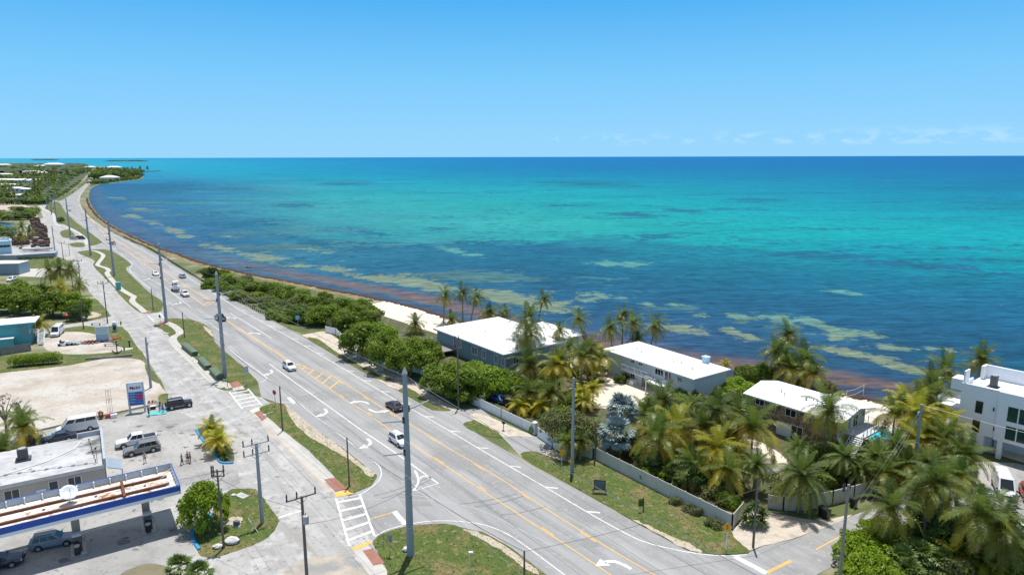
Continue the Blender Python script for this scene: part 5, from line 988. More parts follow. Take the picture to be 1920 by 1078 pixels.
# ------------------------------------------------------------------ vehicles
def paint(nm, c): return mat('paint_' + nm, c, .35, .04, .8, coat=.5, spec=.5)
PAINT = {'white': paint('white', (.74, .75, .76)), 'silver': paint('silver', (.46, .47, .49)), 'grey': paint('grey', (.16, .18, .20)), 'black': paint('black', (.02, .021, .026)), 'navy': paint('navy', (.022, .03, .055)), 'red': paint('red', (.42, .03, .02)), 'blue': paint('blue', (.03, .12, .38)), 'pewter': paint('pewter', (.20, .20, .205)), 'orange': paint('orange', (.6, .09, .02)), 'steelblue': paint('steelblue', (.20, .24, .29)), 'maroon': paint('maroon', (.045, .03, .035))}
KIND = {
 'suv': dict(L=4.75, wb=2.8, r=.36, st=[(-2.37, .50, .95, .80), (-2.32, .36, 1.02, .90), (-1.7, .28, 1.06, .94), (0, .26, 1.04, .94), (1.0, .27, 1.03, .93), (1.75, .30, .96, .91), (2.2, .34, .86, .86), (2.37, .46, .70, .74)], cab=(1.03, 1.70, -2.22, 1.08, -1.85, .28, .88, .70)),
 'sedan': dict(L=4.75, wb=2.8, r=.33, st=[(-2.37, .48, .85, .78), (-2.30, .36, .95, .88), (-1.7, .25, .97, .92), (0, .23, .92, .92), (1.0, .24, .91, .91), (1.75, .27, .85, .89), (2.2, .32, .74, .83), (2.37, .42, .60, .70)], cab=(.92, 1.44, -1.95, 1.05, -1.05, .15, .84, .62)),
 'pickup': dict(L=5.8, wb=3.6, r=.40, st=[(-2.9, .55, .82, .93), (-2.86, .45, .86, .97), (-1.12, .40, .86, .99), (-1.1, .38, 1.15, .99), (0, .36, 1.16, .99), (1.15, .37, 1.15, .98), (2.1, .40, 1.10, .97), (2.75, .44, 1.0, .92), (2.9, .52, .85, .84)], cab=(1.15, 1.90, -1.08, 1.25, -.95, .52, .92, .74)),
 'van': dict(L=6.1, wb=3.7, r=.37, st=[(-3.05, .45, 1.12, .93), (-3.02, .35, 1.15, 1.0), (-1, .30, 1.15, 1.02), (1.5, .30, 1.15, 1.01), (2.4, .34, 1.12, .97), (2.85, .40, 1.0, .90), (3.05, .48, .82, .80)], cab=(1.14, 2.55, -3.0, 2.35, -2.92, 1.15, .98, .86)),
 'jeep': dict(L=4.4, wb=2.9, r=.42, st=[(-2.1, .55, 1.10, .80), (-2.06, .5, 1.14, .84), (0, .5, 1.15, .85), (.75, .5, 1.15, .84), (2.0, .55, 1.10, .72), (2.1, .6, 1.0, .68)], cab=(1.14, 1.86, -2.05, .85, -2.0, .55, .80, .73))}
def veh(kind, pm, label, name='car', cat='car', roof=None, glassm=None):
    cargo = kind == 'cargo'; kind = 'van' if cargo else kind; k = KIND[kind]; t = thing(name, label, cat); P = PAINT[pm]; gm = glassm or glass
    b = MB(); b.loft([[(x, -hw * .86, zb), (x, -hw * .98, zb + .14), (x, -hw, zb * .45 + zt * .55), (x, -hw * .965, zt - .07), (x, -hw * .88, zt), (x, 0, zt + .025), (x, hw * .88, zt), (x, hw * .965, zt - .07), (x, hw, zb * .45 + zt * .55), (x, hw * .98, zb + .14), (x, hw * .86, zb)] for x, zb, zt, hw in k['st']])
    zb, zr, xb0, xb1, xr0, xr1, wb_, wr = k['cab']; zb -= .03
    def ring(f, ins=0):
        z = zb + (zr - zb) * min(f, 1); x0 = xb0 + (xr0 - xb0) * f + ins; x1 = xb1 + (xr1 - xb1) * f - ins; w = wb_ + (wr - wb_) * f - ins; c = .10
        return [(x0 + c, -w, z), (x1 - c, -w, z), (x1, -w + c * 1.6, z), (x1, w - c * 1.6, z), (x1 - c, w, z), (x0 + c, w, z), (x0, w - c, z), (x0, -w + c, z)]
    rb = b if roof is None else MB()
    r3 = [(p[0], p[1], zr + .05) for p in ring(1, .22)]
    rb.loft([ring(0), ring(.5), ring(.93), r3])
    b.build('body', P, t, True if kind in ('xx',) else False)
    if roof is not None: rb.build('roof', roof, t)
    def side(f0, f1, a0, a1, sgn, o=.012):
        def pt(a, f):
            w = wb_ + (wr - wb_) * f; x0 = xb0 + (xr0 - xb0) * f + .1; x1 = xb1 + (xr1 - xb1) * f - .1; return Vector((x0 + (x1 - x0) * a, sgn * (w + o), zb + (zr - zb) * f))
        q = [pt(a0, f0), pt(a1, f0), pt(a1 - .0, f1), pt(a0, f1)]; m = MB(); inn = [v - Vector((0, sgn * .03, 0)) for v in q]; m.loft([inn, q] if sgn < 0 else [inn[::-1], q[::-1]]); return m
    cuts = {'suv': [(.05, .30), (.33, .62), (.65, .93)], 'sedan': [(.10, .48), (.51, .93)], 'pickup': [(.06, .45), (.50, .93)], 'van': [(.74, .97)] if cargo else [(.03, .36), (.38, .68), (.74, .97)], 'jeep': [(.05, .3), (.35, .62), (.66, .95)]}[kind]
    for sgn in (-1, 1):
        for a0, a1 in cuts: side(.48 if kind == 'van' else .16, .86, a0, a1, sgn).build('side_window', gm, t)
    def endp(front, f0=.12, f1=.88, ws=.86):
        m = MB(); q = []
        for f, s in ((f0, -1), (f0, 1), (f1, 1), (f1, -1)):
            w = (wb_ + (wr - wb_) * f) * ws - .06; x = (xb1 + (xr1 - xb1) * f + .012) if front else (xb0 + (xr0 - xb0) * f - .012); q.append(Vector((x, s * w, zb + (zr - zb) * f + (.01 if front else 0))))
        d = Vector((.03 if front else -.03, 0, 0)); m.loft([[v - d for v in q], q]); return m
    endp(True).build('windshield', gm, t); endp(False, .5 if kind == 'van' else .2).build('rear_window', gm, t)
    r = k['r']; hwm = max(s[3] for s in k['st'])
    for sx_ in (-1, 1):
        xw = sx_ * k['wb'] / 2 + (.05 if kind != 'jeep' else .1)
        for sy in (-1, 1):
            y1 = sy * (hwm + .012); m = MB(); m.cyl_y(xw, r + .02, r * 1.16, min(y1, y1 - sy * .3), max(y1, y1 - sy * .3), 16); m.build('wheel_arch', black if kind == 'jeep' else rubber, t)
            y2 = sy * (hwm + .03); m = MB(); m.cyl_y(xw, r, r, min(y2, y2 - sy * .25), max(y2, y2 - sy * .25), 18); w = m.build('wheel', rubber, t)
            y3 = y2 + sy * .012; m = MB(); m.cyl_y(xw, r, r * .62, min(y3, y3 - sy * .1), max(y3, y3 - sy * .1), 12); m.build('rim', alloy, w)
    xf, xr = k['st'][-1][0], k['st'][0][0]; zf = k['st'][-2][2]; hf = k['st'][-2][3]; zre = k['st'][1][2]
    for sy in (-1, 1):
        m = MB(); m.bbox(xf - .24, xf - .045, min(sy * hf * .62, sy * hf * .94), max(sy * hf * .62, sy * hf * .94), zf - .22, zf - .05, .02); m.build('headlight', clear_lens, t)
        h_ = .5 if kind in ('van', 'pickup') else .24; m = MB(); m.bbox(xr - .015, xr + .12, min(sy * .62, sy * .86), max(sy * .62, sy * .86), zre - h_ + .12, zre - .02, .01); m.build('taillight', red_lens, t)
        m = MB(); m.bbox(xb1 - .42, xb1 - .22, min(sy * (hwm - .02), sy * (hwm + .2)), max(sy * (hwm - .02), sy * (hwm + .2)), zb + .02, zb + .2, .03); m.build('mirror', P if kind not in ('van', 'jeep') else black, t)
    m = MB(); m.bbox(xf - .06, xf + .02, -hf * .5, hf * .5, zf - .36, zf - .16, .01); m.build('grille', black, t)
    m = MB(); m.bbox(xf - .16, xf + .06, -hf * .88, hf * .88, .36, .52, .03); m.bbox(xr - .06, xr + .1, -hf * .92, hf * .92, .38, .55, .03); m.build('bumper', black if pm in ('black', 'grey') or kind == 'jeep' else P if kind != 'pickup' else steel, t)
    m = MB(); m.box(xr - .075, xr - .055, -.26, .26, .58, .72); m.build('number_plate', white_trim, t)
    if kind == 'pickup':
        m = MB()
        for s in (-1, 1): m.box(-2.86, -1.11, min(s * .86, s * .975), max(s * .86, s * .975), .84, 1.17)
        m.box(-2.9, -2.8, -.86, .86, .84, 1.15); bd = m.build('bed', P, t); m = MB(); m.box(-2.79, -1.12, -.85, .85, .865, .9); m.build('bed_liner', black, bd)
    if kind in ('suv',):
        m = MB(); [m.bar((xr0 + .25, s * (wr - .06), zr + .1), (xr1 - .2, s * (wr - .06), zr + .1), .025, 5) for s in (-1, 1)]; m.build('roof_rail', black, t)
    if kind == 'jeep':
        m = MB(); m.loft([[(x, r * 1.0 * math.cos(a * .4) * .92, 1.0 + r * math.sin(a * .4) * .92) for a in range(16)] for x in (-2.38, -2.14)]); m.build('spare_wheel', rubber, t)
        m = MB(); [m.bbox(x_ - .62, x_ + .62, min(s * .78, s * 1.0), max(s * .78, s * 1.0), .86, .95, .04) for x_ in (-1.35, 1.55) for s in (-1, 1)]; m.build('fender', black, t)
    return t
PROTO = {}
def car(u, v, hd, kind, pm, label, name=None, cat=None, group=None, dx=0.0, roof=None, sc=None):
    nm = name or {'pickup': 'pickup_truck', 'van': 'van', 'cargo': 'van'}.get(kind, 'car'); ct = cat or {'pickup': 'pickup truck', 'van': 'van', 'cargo': 'van'}.get(kind, 'car'); key = (kind, pm, roof is None, nm)
    X, Y = G(u, v); l = (X, Y, .035)
    if key not in PROTO: PROTO[key] = t = veh(kind, pm, label, nm, ct, roof); t.location = l; t.rotation_euler = (0, 0, hd)
    else: t = dup(PROTO[key], label, l, hd)
    if group: t['group'] = group
    if sc: t.scale = (sc,) * 3
    return t
TO, AW = rad(RD), rad(RD + 180)          # towards the camera, away from it
car(543, 692, TO, 'suv', 'white', 'white family SUV driving towards the yellow hatched island', sc=.97)
car(748, 831, TO, 'suv', 'white', 'white SUV half hidden behind the tall grey pole nearest the camera')
car(740, 766, AW, 'sedan', 'maroon', 'near black sedan driving away just left of the tall grey pole')
car(413, 600, AW, 'pickup', 'grey', 'dark grey pickup passing behind the second tall pole')
car(292, 516, TO, 'sedan', 'white', 'white car ahead of the boat trailer beside the third tall pole', sc=1.05)
car(342, 521, AW, 'suv', 'silver', 'silver SUV driving away along the guardrail')
car(347, 555, TO, 'pickup', 'white', 'white pickup towing a white boat down the highway')
car(203, 449.5, TO, 'suv', 'white', 'white SUV coming round the far bend beside a tall pole')
car(213, 458.5, TO, 'sedan', 'black', 'black car following close behind the white SUV on the bend')
car(131, 396.5, TO, 'sedan', 'grey', 'dark car passing the tall pole at the far bend')
for i, (u, v, pm) in enumerate([(122, 372, 'steelblue'), (137, 361.5, 'black'), (145, 356, 'white'), (149.5, 351.8, 'grey'), (154, 347.5, 'navy'), (158, 343, 'grey'), (163, 338, 'black'), (167, 335, 'silver'), (170, 331, 'grey')]): car(u, v, rad(-54), 'suv', pm, 'tiny distant car queuing on the far straight of the highway', group='distant cars on the far straight')
car(102, 392, rad(-50), 'sedan', 'black', 'dark car parked on the grass strip between two far poles')
car(337, 764, rad(32), 'jeep', 'black', 'black boxy off road car with spare wheel at the roadside stall', roof=PAINT['black'])
car(146, 808, rad(212), 'van', 'white', 'long white passenger van parked along the gravel lot')
car(110, 827, rad(212), 'sedan', 'navy', 'dark blue sedan parked between the white van and the shop', sc=1.06)
car(256, 833, rad(214), 'pickup', 'white', 'white pickup with an empty bed parked by the shop corner')
car(267, 848, rad(214), 'suv', 'pewter', 'dark grey SUV parked beside the white pickup', sc=1.07)
car(101, 1022, rad(24), 'suv', 'steelblue', 'grey SUV waiting at the pumps in the canopy shade')
car(-4, 1062, rad(24), 'sedan', 'navy', 'dark car cut off by the left edge at the pumps')
car(1880, 922, rad(-116), 'cargo', 'white', 'white cargo van parked in front of the modern villa')
car(1930, 935, rad(-116), 'suv', 'orange', 'orange red car at the right edge beside the cargo van')
car(1912, 1002, rad(-30), 'suv', 'white', 'white car half hidden by palms at the lower right edge')
car(934, 752, rad(127), 'sedan', 'blue', 'bright blue car behind the white fence under the trees')
car(948, 757, rad(127), 'suv', 'black', 'black car with a red lamp parked next to the blue one behind the fence')
car(1536, 938, rad(10), 'suv', 'black', 'black car behind the tan fence in the palm shade')
car(108, 628, rad(-70), 'van', 'white', 'white camper van parked between the trees and the teal house')
car(152, 449, rad(-5), 'van', 'navy', 'dark blue minibus parked on the far grass island', sc=.8)
car(139, 449.5, rad(-5), 'van', 'silver', 'pale van parked beside the blue minibus on the far grass island', sc=.75)
car(22, 527, rad(-80), 'suv', 'white', 'white car parked behind the grey blue metal shed')
car(4, 556, rad(-20), 'suv', 'red', 'red car parked under the trees at the left edge')
# boats
def boat(label, loc, rz, Lb=7.0, sc=1.0, top=True, z=0.0, hullm=None):
    t = thing('motor_boat', label, 'boat', (loc[0], loc[1], z), rz, None, sc); h = Lb / 2; b = MB(); rings = []
    for f, w, zk, zs in ((-1, .95, .25, 1.05), (-.5, 1.15, .15, 1.08), (0, 1.2, .12, 1.15), (.5, 1.0, .15, 1.28), (.85, .5, .4, 1.42), (1.0, .06, .95, 1.5)):
        rings.append([(f * h, -w, zs), (f * h, -w * .85, (zs + zk) * .5), (f * h, 0, zk), (f * h, w * .85, (zs + zk) * .5), (f * h, w, zs), (f * h, w * .82, zs - .03), (f * h, 0, max(zk + .1, zs - .45) if f < .6 else zs - .03), (f * h, -w * .82, zs - .03)])
    b.loft(rings); b.build('hull', hullm or PAINT['white'], t)
    b = MB(); b.bbox(-.6, .5, -.45, .45, .7, 1.75, .06); b.build('console', white_trim, t); b = MB(); b.add([(.5, -.4, 1.75), (.5, .4, 1.75), (.25, .35, 2.15), (.25, -.35, 2.15)], [(0, 1, 2, 3)]); b.build('windscreen', glass, t)
    if top:
        b = MB(); [b.bar((x, y, 1.0), (x, y * .9, 2.75), .035, 5) for x in (-.8, .6) for y in (-.6, .6)]; b.build('tower_frame', steel, t); b = MB(); b.bbox(-1.3, 1.0, -.85, .85, 2.75, 2.87, .04); b.build('hard_top', white_trim, t)
    b = MB(); [b.bbox(-h - .55, -h - .05, y - .2, y + .2, .55, 1.5, .08) for y in (-.32, .32)]; b.build('outboard_motor', black, t); return t
def boat_trailer(label, loc, rz):
    t = thing('boat_trailer', label, 'trailer', (loc[0], loc[1], .035), rz); b = MB()
    for s in (-1, 1): b.bar((-3.2, s * .8, .55), (2.0, s * .8, .5), .06, 5); b.bar((2.0, s * .8, .5), (4.4, 0, .5), .06, 5)
    [b.bar((x, -.8, .54), (x, .8, .54), .05, 5) for x in (-3.1, -1.5, 0, 1.6)]; b.build('frame', steel, t)
    for x in (-1.7, -.9):
        for s in (-1, 1): m = MB(); m.cyl_y(x, .33, .33, min(s * .98, s * 1.2), max(s * .98, s * 1.2)); m.build('wheel', rubber, t)
    return t
q = Vector(G(330.5, 546)); boat_trailer('double axle trailer carrying the white boat behind the pickup', q, TO); boat('white open boat with a hard top riding on a trailer on the highway', q, TO, 7.2, 1.0, True, .62)
q = G(72, 471); boat('large white motor boat on blocks beside the pale blue office', q, rad(4), 11.5, (1.35, 1.35, 1.2), False, .3); boat('white boat with a canopy stored beside the brown trap stacks', G(70, 456), rad(10), 7, 1, True, .4)
# ------------------------------------------------------------------ people
def skin_obj(name, chain, m, par=None, sub=1):
    """one smooth surface grown on a jointed skeleton: chain = list of (point, radius, parent index)"""
    me = bpy.data.meshes.new(name); me.from_pydata([c[0] for c in chain], [(c[2], i) for i, c in enumerate(chain) if c[2] is not None], []); o = bpy.data.objects.new(name, me); COL.objects.link(o)
    md = o.modifiers.new('skin', 'SKIN'); md.use_smooth_shade = True
    if not me.skin_vertices: me.attributes
    for i, c in enumerate(chain): s = me.skin_vertices[0].data[i]; s.radius = (c[1], c[1]); s.use_root = (i == 0)
    sb = o.modifiers.new('sub', 'SUBSURF'); sb.levels = sub; sb.render_levels = sub
    dg = bpy.context.evaluated_depsgraph_get(); ev = o.evaluated_get(dg); m2 = bpy.data.meshes.new_from_object(ev); m2.name = name; o.modifiers.clear(); o.data = m2; m2.materials.clear(); m2.materials.append(m)
    if par: o.parent = par
    return o
skin_m = mat('skin', (.50, .30, .21), .6, .06, 3); skin_t = mat('tanned_skin', (.36, .20, .13), .6, .06, 3)
def person(u, v, rz, label, shirt, legs, hair, arms=((.1, 0), (.1, 0)), stride=.12, bare=False, hat=None, sk=None, h=1.74, shorts=True):
    t = thing('person', label, 'person', (*G(u, v), .03), rz, None, h / 1.75); sk = sk or skin_m
    P = [((0, 0, .95), .12, None), ((0, 0, 1.12), .115, 0), ((.0, 0, 1.33), .125, 1), ((0, 0, 1.47), .065, 2), ((.01, 0, 1.56), .06, 3), ((.02, 0, 1.66), .093, 4), ((.0, 0, 1.74), .07, 5)]
    hands = []
    for s, (fw, bend) in zip((-1, 1), arms):
        i = len(P); sh = (0, s * .19, 1.41); el = (fw * .25, s * .26, 1.14); hd = (fw * .25 + .05 + bend * .24, s * (.27 - bend * .10), .90 + bend * .24)
        P += [(sh, .062, 2), (el, .046, i), (hd, .034, i + 1)]; d = (Vector(hd) - Vector(el)).normalized(); w = i + 2; side = Vector((0, s, 0)); fwd = d.cross(side)
        pl = Vector(hd) + d * .06; P.append((tuple(pl), .032, w)); pi = len(P) - 1
        for f in range(4): P.append((tuple(pl + d * (.075 - .008 * abs(f - 1.3)) + fwd * (.028 * (f - 1.5)) - side * .015), .009, pi))
        P.append((tuple(Vector(hd) + d * .05 + fwd * .06), .010, w))
    for s in (-1, 1):
        i = len(P); x = stride * s; P += [((0, s * .09, .90), .095, 0), ((x * .5 + .03, s * .10, .50), .062, i), ((x - .02, s * .10, .09), .045, i + 1), ((x + .15, s * .115, .035), .034, i + 2)]
    skin_obj('body', P, sk, t, 2)
    if not bare: 
        C = [((0, 0, .93), .135, None), ((0, 0, 1.12), .13, 0), ((0, 0, 1.34), .14, 1), ((0, 0, 1.44), .085, 2)]
        for s, (fw, bend) in zip((-1, 1), arms): i = len(C); C += [((0, s * .19, 1.41), .078, 2), ((fw * .18, s * .245, 1.22), .068, i)]
        skin_obj('shirt', C, shirt, t, 2)
    C = [((0, 0, .98), .138, None)]
    for s in (-1, 1): i = len(C); x = stride * s; C += [((0, s * .095, .88), .112, 0), ((x * .45 + .02, s * .105, .54), .085, i)] + ([] if shorts else [((x - .02, s * .105, .12), .062, i + 1)])
    skin_obj('shorts' if shorts else 'trousers', C, legs, t, 2)
    b = MB(); b.blob((-.015, 0, 1.715), (.108, .098, .085), 3, .03, 12, 7); b.build('hair', hair, t, True)
    b = MB(); b.blob((.115, 0, 1.655), (.022, .014, .022), 1, 0, 6, 4); [b.blob((.02, s * .098, 1.66), (.022, .014, .032), 1, 0, 6, 4) for s in (-1, 1)]; b.build('nose_and_ears', sk, t, True)
    b = MB(); [b.blob((.102, s * .034, 1.685), (.012, .014, .009), 1, 0, 6, 4) for s in (-1, 1)]; b.blob((.10, 0, 1.608), (.01, .026, .006), 1, 0, 6, 4); b.build('eyes_and_mouth', black, t)
    b = MB(); [b.blob((stride * s + .06, s * .112, .035), (.14, .052, .04), 1, 0, 8, 4) for s in (-1, 1)]; b.build('shoes', black, t)
    if hat: b = MB(); b.lathe([(.17, 1.745), (.17, 1.755), (.105, 1.765), (.09, 1.86), (.02, 1.875)], 12); b.build('hat', hat, t)
    return t
cloth = lambda n, c: mat('cloth_' + n, c, .9, .1, 4)
hair_b = mat('dark_hair', (.04, .025, .018), .7, .2, 8)
person(272, 868, rad(-40), 'person in a pale shirt and blue shorts standing by the dark grey SUV', cloth('pale', (.55, .45, .40)), cloth('bluegrey', (.22, .28, .36)), mat('fair_hair', (.30, .26, .20), .7), ((.2, .5), (.1, 0)))
person(341.5, 871, rad(20), 'person in an olive shirt and dark trousers with one hand raised on the forecourt', cloth('olive', (.22, .18, .10)), cloth('dark', (.06, .06, .05)), hair_b, ((.3, .7), (.6, 1.0)), .16, shorts=False, hat=cloth('cap', (.5, .45, .38)))
person(352.5, 867, rad(-60), 'bare backed person in dark shorts, left of two people talking on the forecourt', skin_t, cloth('black', (.03, .03, .03)), hair_b, ((.1, 0), (.2, .2)), .06, bare=True, sk=skin_t)
person(357.5, 868, rad(-140), 'person in a khaki vest and brown shorts, right of two people talking on the forecourt', cloth('khaki', (.34, .28, .14)), cloth('brown', (.16, .09, .06)), hair_b, ((.1, .1), (.1, 0)), .05, sk=skin_t)
person(279.5, 781, rad(70), 'person in a black top and shorts facing the stall below the price sign', cloth('black', (.03, .03, .03)), cloth('darkred', (.13, .06, .06)), hair_b, ((.3, .4), (.3, .4)), .05)
person(300, 772, rad(-160), 'person in a dark patterned shirt standing on the turquoise cloth', cloth('patterned', (.12, .11, .14)), cloth('greyblue', (.2, .26, .34)), hair_b, ((.2, .4), (.1, .1)), .06)
person(306, 773.5, rad(170), 'person in a bright blue shirt standing near the black off road car', cloth('blue', (.04, .17, .42)), cloth('rust', (.30, .12, .08)), hair_b, ((.2, .2), (.1, .1)), .08)
# ------------------------------------------------------------------ poles, wires, signs
def big_pole(X, Y, label, h=22.2, arms=True, group='tall grey transmission poles along the highway'):
    t = thing('transmission_pole', label, 'utility pole', (X, Y, 0), rad(RD), group)
    b = MB(); n = 12; b.loft([[(r * math.cos(k * 6.2832 / n), r * math.sin(k * 6.2832 / n), z) for k in range(n)] for z, r in ((-.1, .44), (.02, .44), (6, .39), (12, .34), (18, .29), (h - .5, .26))]); b.build('shaft', pole_m, t)
    b = MB(); b.loft([[(r * math.cos(k * 6.2832 / n), r * math.sin(k * 6.2832 / n), z) for k in range(n)] for z, r in ((h - .5, .31), (h - .35, .31), (h + .35, .03))]); b.build('cap', steel, t)
    if arms:
        for z, s in ((h - 4.4, 1), (h - 5.6, -1), (h - 9.4, -1), (h - 8.2, 1)):
            if s == 1 and z < h - 6 : continue
            b = MB(); b.tube([(0, s * .4, z - .15), (0, s * 1.2, z - .05), (0, s * 2.9, z + .25)], [.14, .10, .08], 6); a = b.build('insulator_arm', steel, t); b = MB(); b.bbox(-.14, .14, min(s * .2, s * .45), max(s * .2, s * .45), z - .45, z + .25, .04); b.build('bracket', black, a)
        for z in (3.5, 7.5, 9.5): b = MB(); b.lathe([(.42, z), (.44, z + .02), (.44, z + .14), (.3, z + .16)], 12); b.build('band', steel, t)
    return t
BIG = [(770, 1040), (422, 708), (312, 605), (214, 517.6), (170, 479.5), (132, 444), (107, 417)]
BL = ['nearest and tallest grey pole standing on the grass by the junction', 'tall grey pole at the edge of the island with green utility boxes', 'tall grey pole beside the red stop sign crosswalk', 'tall grey pole on the wide verge beside the winding path', 'tall grey pole at the end of the winding path island', 'tall grey pole behind the blue minibus', 'tall grey pole beside the lone dark shrub']
poleP = []
for (u, v), lb_ in zip(BIG, BL): X, Y = G(u, v); poleP.append(Vector((X, Y, 0))); big_pole(X, Y, lb_)
far_px = [(97, 402, 338), (89, 393, 337), (111, 359, 330), (120, 351, 325), (126, 347, 319), (137, 337, 316), (143, 334, 315), (150, 331, 314), (156, 327.5, 312), (160, 325, 311)]
p0 = None
for u, v, vt in far_px:
    X, Y = G(u, v)
    if p0 is None: p0 = big_pole(X, Y, 'slim grey pole in the far row rising out of the distant trees', HT(u, vt, u, v), False, 'slim far poles among the distant trees'); p0h = HT(u, vt, u, v)
    else: dup(p0, 'slim grey pole in the far row rising out of the distant trees', (X, Y, 0), rad(RD), (1, 1, HT(u, vt, u, v) / p0h))
for u, v, vt, uu, lb_ in [(103, 470, 424, 96, 'plain grey pole at the corner of the stacked traps'), (283, 727, 632, 273, 'leaning slim grey pole at the edge of the gravel lot'), (1073, 884, 708, 1071, 'plain grey pole between two small palms beside the warning signs'), (1712, 900, 758, 1722, 'plain grey pole among palms left of the modern villa')]:
    X, Y = G(u, v); h_ = HT(uu, vt, u, v); t = thing('utility_pole', lb_, 'utility pole', (X, Y, 0)); b = MB(); b.loft([[(r * math.cos(k * .785), r * math.sin(k * .785), z) for k in range(8)] for z, r in ((0, .27), (h_ * .5, .22), (h_, .17))]); b.build('shaft', pole_m, t)
    b = MB(); b.bbox(-.2, .2, .17, .5, h_ - 1.7, h_ - 1.2, .05); b.build('terminal_box', steel, t)
def dist_pole(u, v, vt, label, m, cross=(1,), rz=None, r=.17, ut=None, tx=False, cl=2.6):
    X, Y = G(u, v); h_ = HT(ut or u, vt, u, v); t = thing('utility_pole', label, 'utility pole', (X, Y, 0), rad(RD + 90) if rz is None else rz); b = MB(); b.tube([(0, 0, 0), (0, 0, h_ * .5), (0, 0, h_)], [r, r * .85, r * .7], 8); b.build('shaft', m, t)
    for i, z in enumerate(cross):
        b = MB(); b.box(-cl / 2, cl / 2, .1, .22, h_ - z - .06, h_ - z + .06); b.bar((-.7, .1, h_ - z), (0, .1, h_ - z - .7), .03, 4); b.bar((.7, .1, h_ - z), (0, .1, h_ - z - .7), .03, 4); a = b.build('crossarm', steel if m is pole_m else wood_pole, t)
        b = MB(); [b.lathe([(.07, h_ - z + .06), (.10, h_ - z + .2), (.06, h_ - z + .34), (.10, h_ - z + .46), (.05, h_ - z + .78), (.02, h_ - z + .8)], 7, (x, .16)) for x in (-cl / 2 + .1, -.45, cl / 2 - .1)]; b.build('insulator', mat('dark_insulator', (.05, .05, .055), .4), a)
    if tx: b = MB(); b.lathe([(.05, h_ - 2.9), (.3, h_ - 2.85), (.32, h_ - 2.0), (.26, h_ - 1.95), (.05, h_ - 1.9)], 12, (.1, -.52)); b.lathe([(.05, h_ - 1.9), (.06, h_ - 1.6)], 6, (.1, -.52)); b.build('transformer', steel, t)
    return (X, Y, h_)
DP = [dist_pole(492, 980.5, 830, 'tall pale concrete pole with two crossarms on the grass island', pole_m, (.2, 1.5), r=.26, ut=479, cl=3.2), dist_pole(577, 1105, 930, 'pole with a crossarm and grey transformer at the bottom of the junction', wood_pole, (.2,), r=.2, ut=562, tx=True, cl=3.2),
 dist_pole(420, 1027, 880, 'slim wooden pole with small crossarms beside the white rocks', wood_pole, (.3, .9), rz=rad(10), r=.15, ut=404, cl=1.5), dist_pole(655, 912, 820, 'bare wooden pole on the grass point by the crosswalk', wood_pole, (), r=.14, ut=652), dist_pole(530, 808, 724, 'bare wooden pole near the roadside stop sign', wood_pole, (), r=.15, ut=528),
 dist_pole(346, 633, 585, 'bare wooden pole at the top of the green utility boxes', wood_pole, (), r=.14, ut=343), dist_pole(287.5, 582, 540, 'bare wooden pole on the tip of the path island', wood_pole, (), r=.14, ut=285), dist_pole(202, 607, 527, 'wooden pole with a crossarm where the side lane meets the road', wood_pole, (.7,), r=.16, ut=190), dist_pole(157, 617, 560, 'wooden pole in front of the dark trees beside the camper van', wood_pole, (), r=.16, ut=150),
 dist_pole(150, 522, 487, 'wooden pole with crossarm and transformer rising behind the palms', wood_pole, (.5,), r=.16, ut=146, tx=True), dist_pole(119, 486, 455, 'wooden pole with crossarm near the end of the blue grey wall', wood_pole, (.2,), r=.15, ut=115), dist_pole(30, 452, 400, 'thin pale pole behind the pale blue office', pole_m, (), r=.13, ut=22),
 dist_pole(860, 765, 634, 'old wooden pole in front of the blue bungalow', wood_pole, (.3,), r=.17, ut=861, cl=1.0), dist_pole(1412, 1026, 893, 'wooden pole with a white marker band on the sandy corner', wood_pole, (), r=.15, ut=1416), dist_pole(1572, 1108, 908, 'thick weathered pole in front of the bright hedge at lower right', mat('pale_weathered_wood', (.30, .27, .22), .9, .2, 1), (.6,), r=.2, ut=1585, cl=1.6), dist_pole(983, 1100, 1032, 'short dark pole at the bottom edge of the grass island', wood_pole, (), r=.13),
 dist_pole(1115, 866, 790, 'thin wooden pole behind the corner of the tan fence', wood_pole, (), r=.12), dist_pole(96 + 35, 480, 455, 'short post near the far junction', wood_pole, (), r=.1)]
def wire(label, pts, sag=.03, r=.02, m=None, group=None):
    b = MB(); 
    for a, c in zip(pts, pts[1:]):
        a, c = Vector(a), Vector(c); L_ = (c - a).length; N = 10; b.tube([a.lerp(c, i / N) + Vector((0, 0, -4 * sag * L_ * (i / N) * (1 - i / N))) for i in range(N + 1)], r, 3)
    o = b.build('power_line', m or black); tag(o, label, 'cable', group); return o
up = Vector((0, 0, 1)); bend_ = Vector((AN.x, AN.y, 0)); nxt_ = poleP[0] + Vector((AX.x, AX.y, 0)) * 80; run = [nxt_] + poleP; lightw = mat('bright_cable', (.42, .43, .44), .5, .1, 1)
wire('pale overhead line strung between the tops of the tall grey poles', [p + up * 21.2 + bend_ * .5 for p in run], .012, .028, lightw)
wire('conductor carried by the ocean side arms of the tall grey poles', [p + up * 18.1 + bend_ * 2.9 for p in run], .02, .018, lightw)
wire('conductor carried by the upper landward arms of the tall grey poles', [p + up * 16.9 - bend_ * 2.9 for p in run], .02, .018, lightw)
wire('conductor carried by the lower landward arms of the tall grey poles', [p + up * 13.1 - bend_ * 2.9 for p in run], .02, .018, lightw)
tp = lambda i, d=0.0: Vector((DP[i][0], DP[i][1], DP[i][2] - d))
wire('black cable looping from the short bottom pole up past the roadside poles', [tp(15, .1), poleP[0] + up * 9.0, tp(3, .1), tp(4, .1), poleP[1] + up * 7.5, tp(5, .1), poleP[2] + up * 7, tp(6, .1)], .02, .03)
wire('dark cable crossing the junction to the transformer pole', [tp(1, 3.2), poleP[0] + up * 8.2], .06, .03)
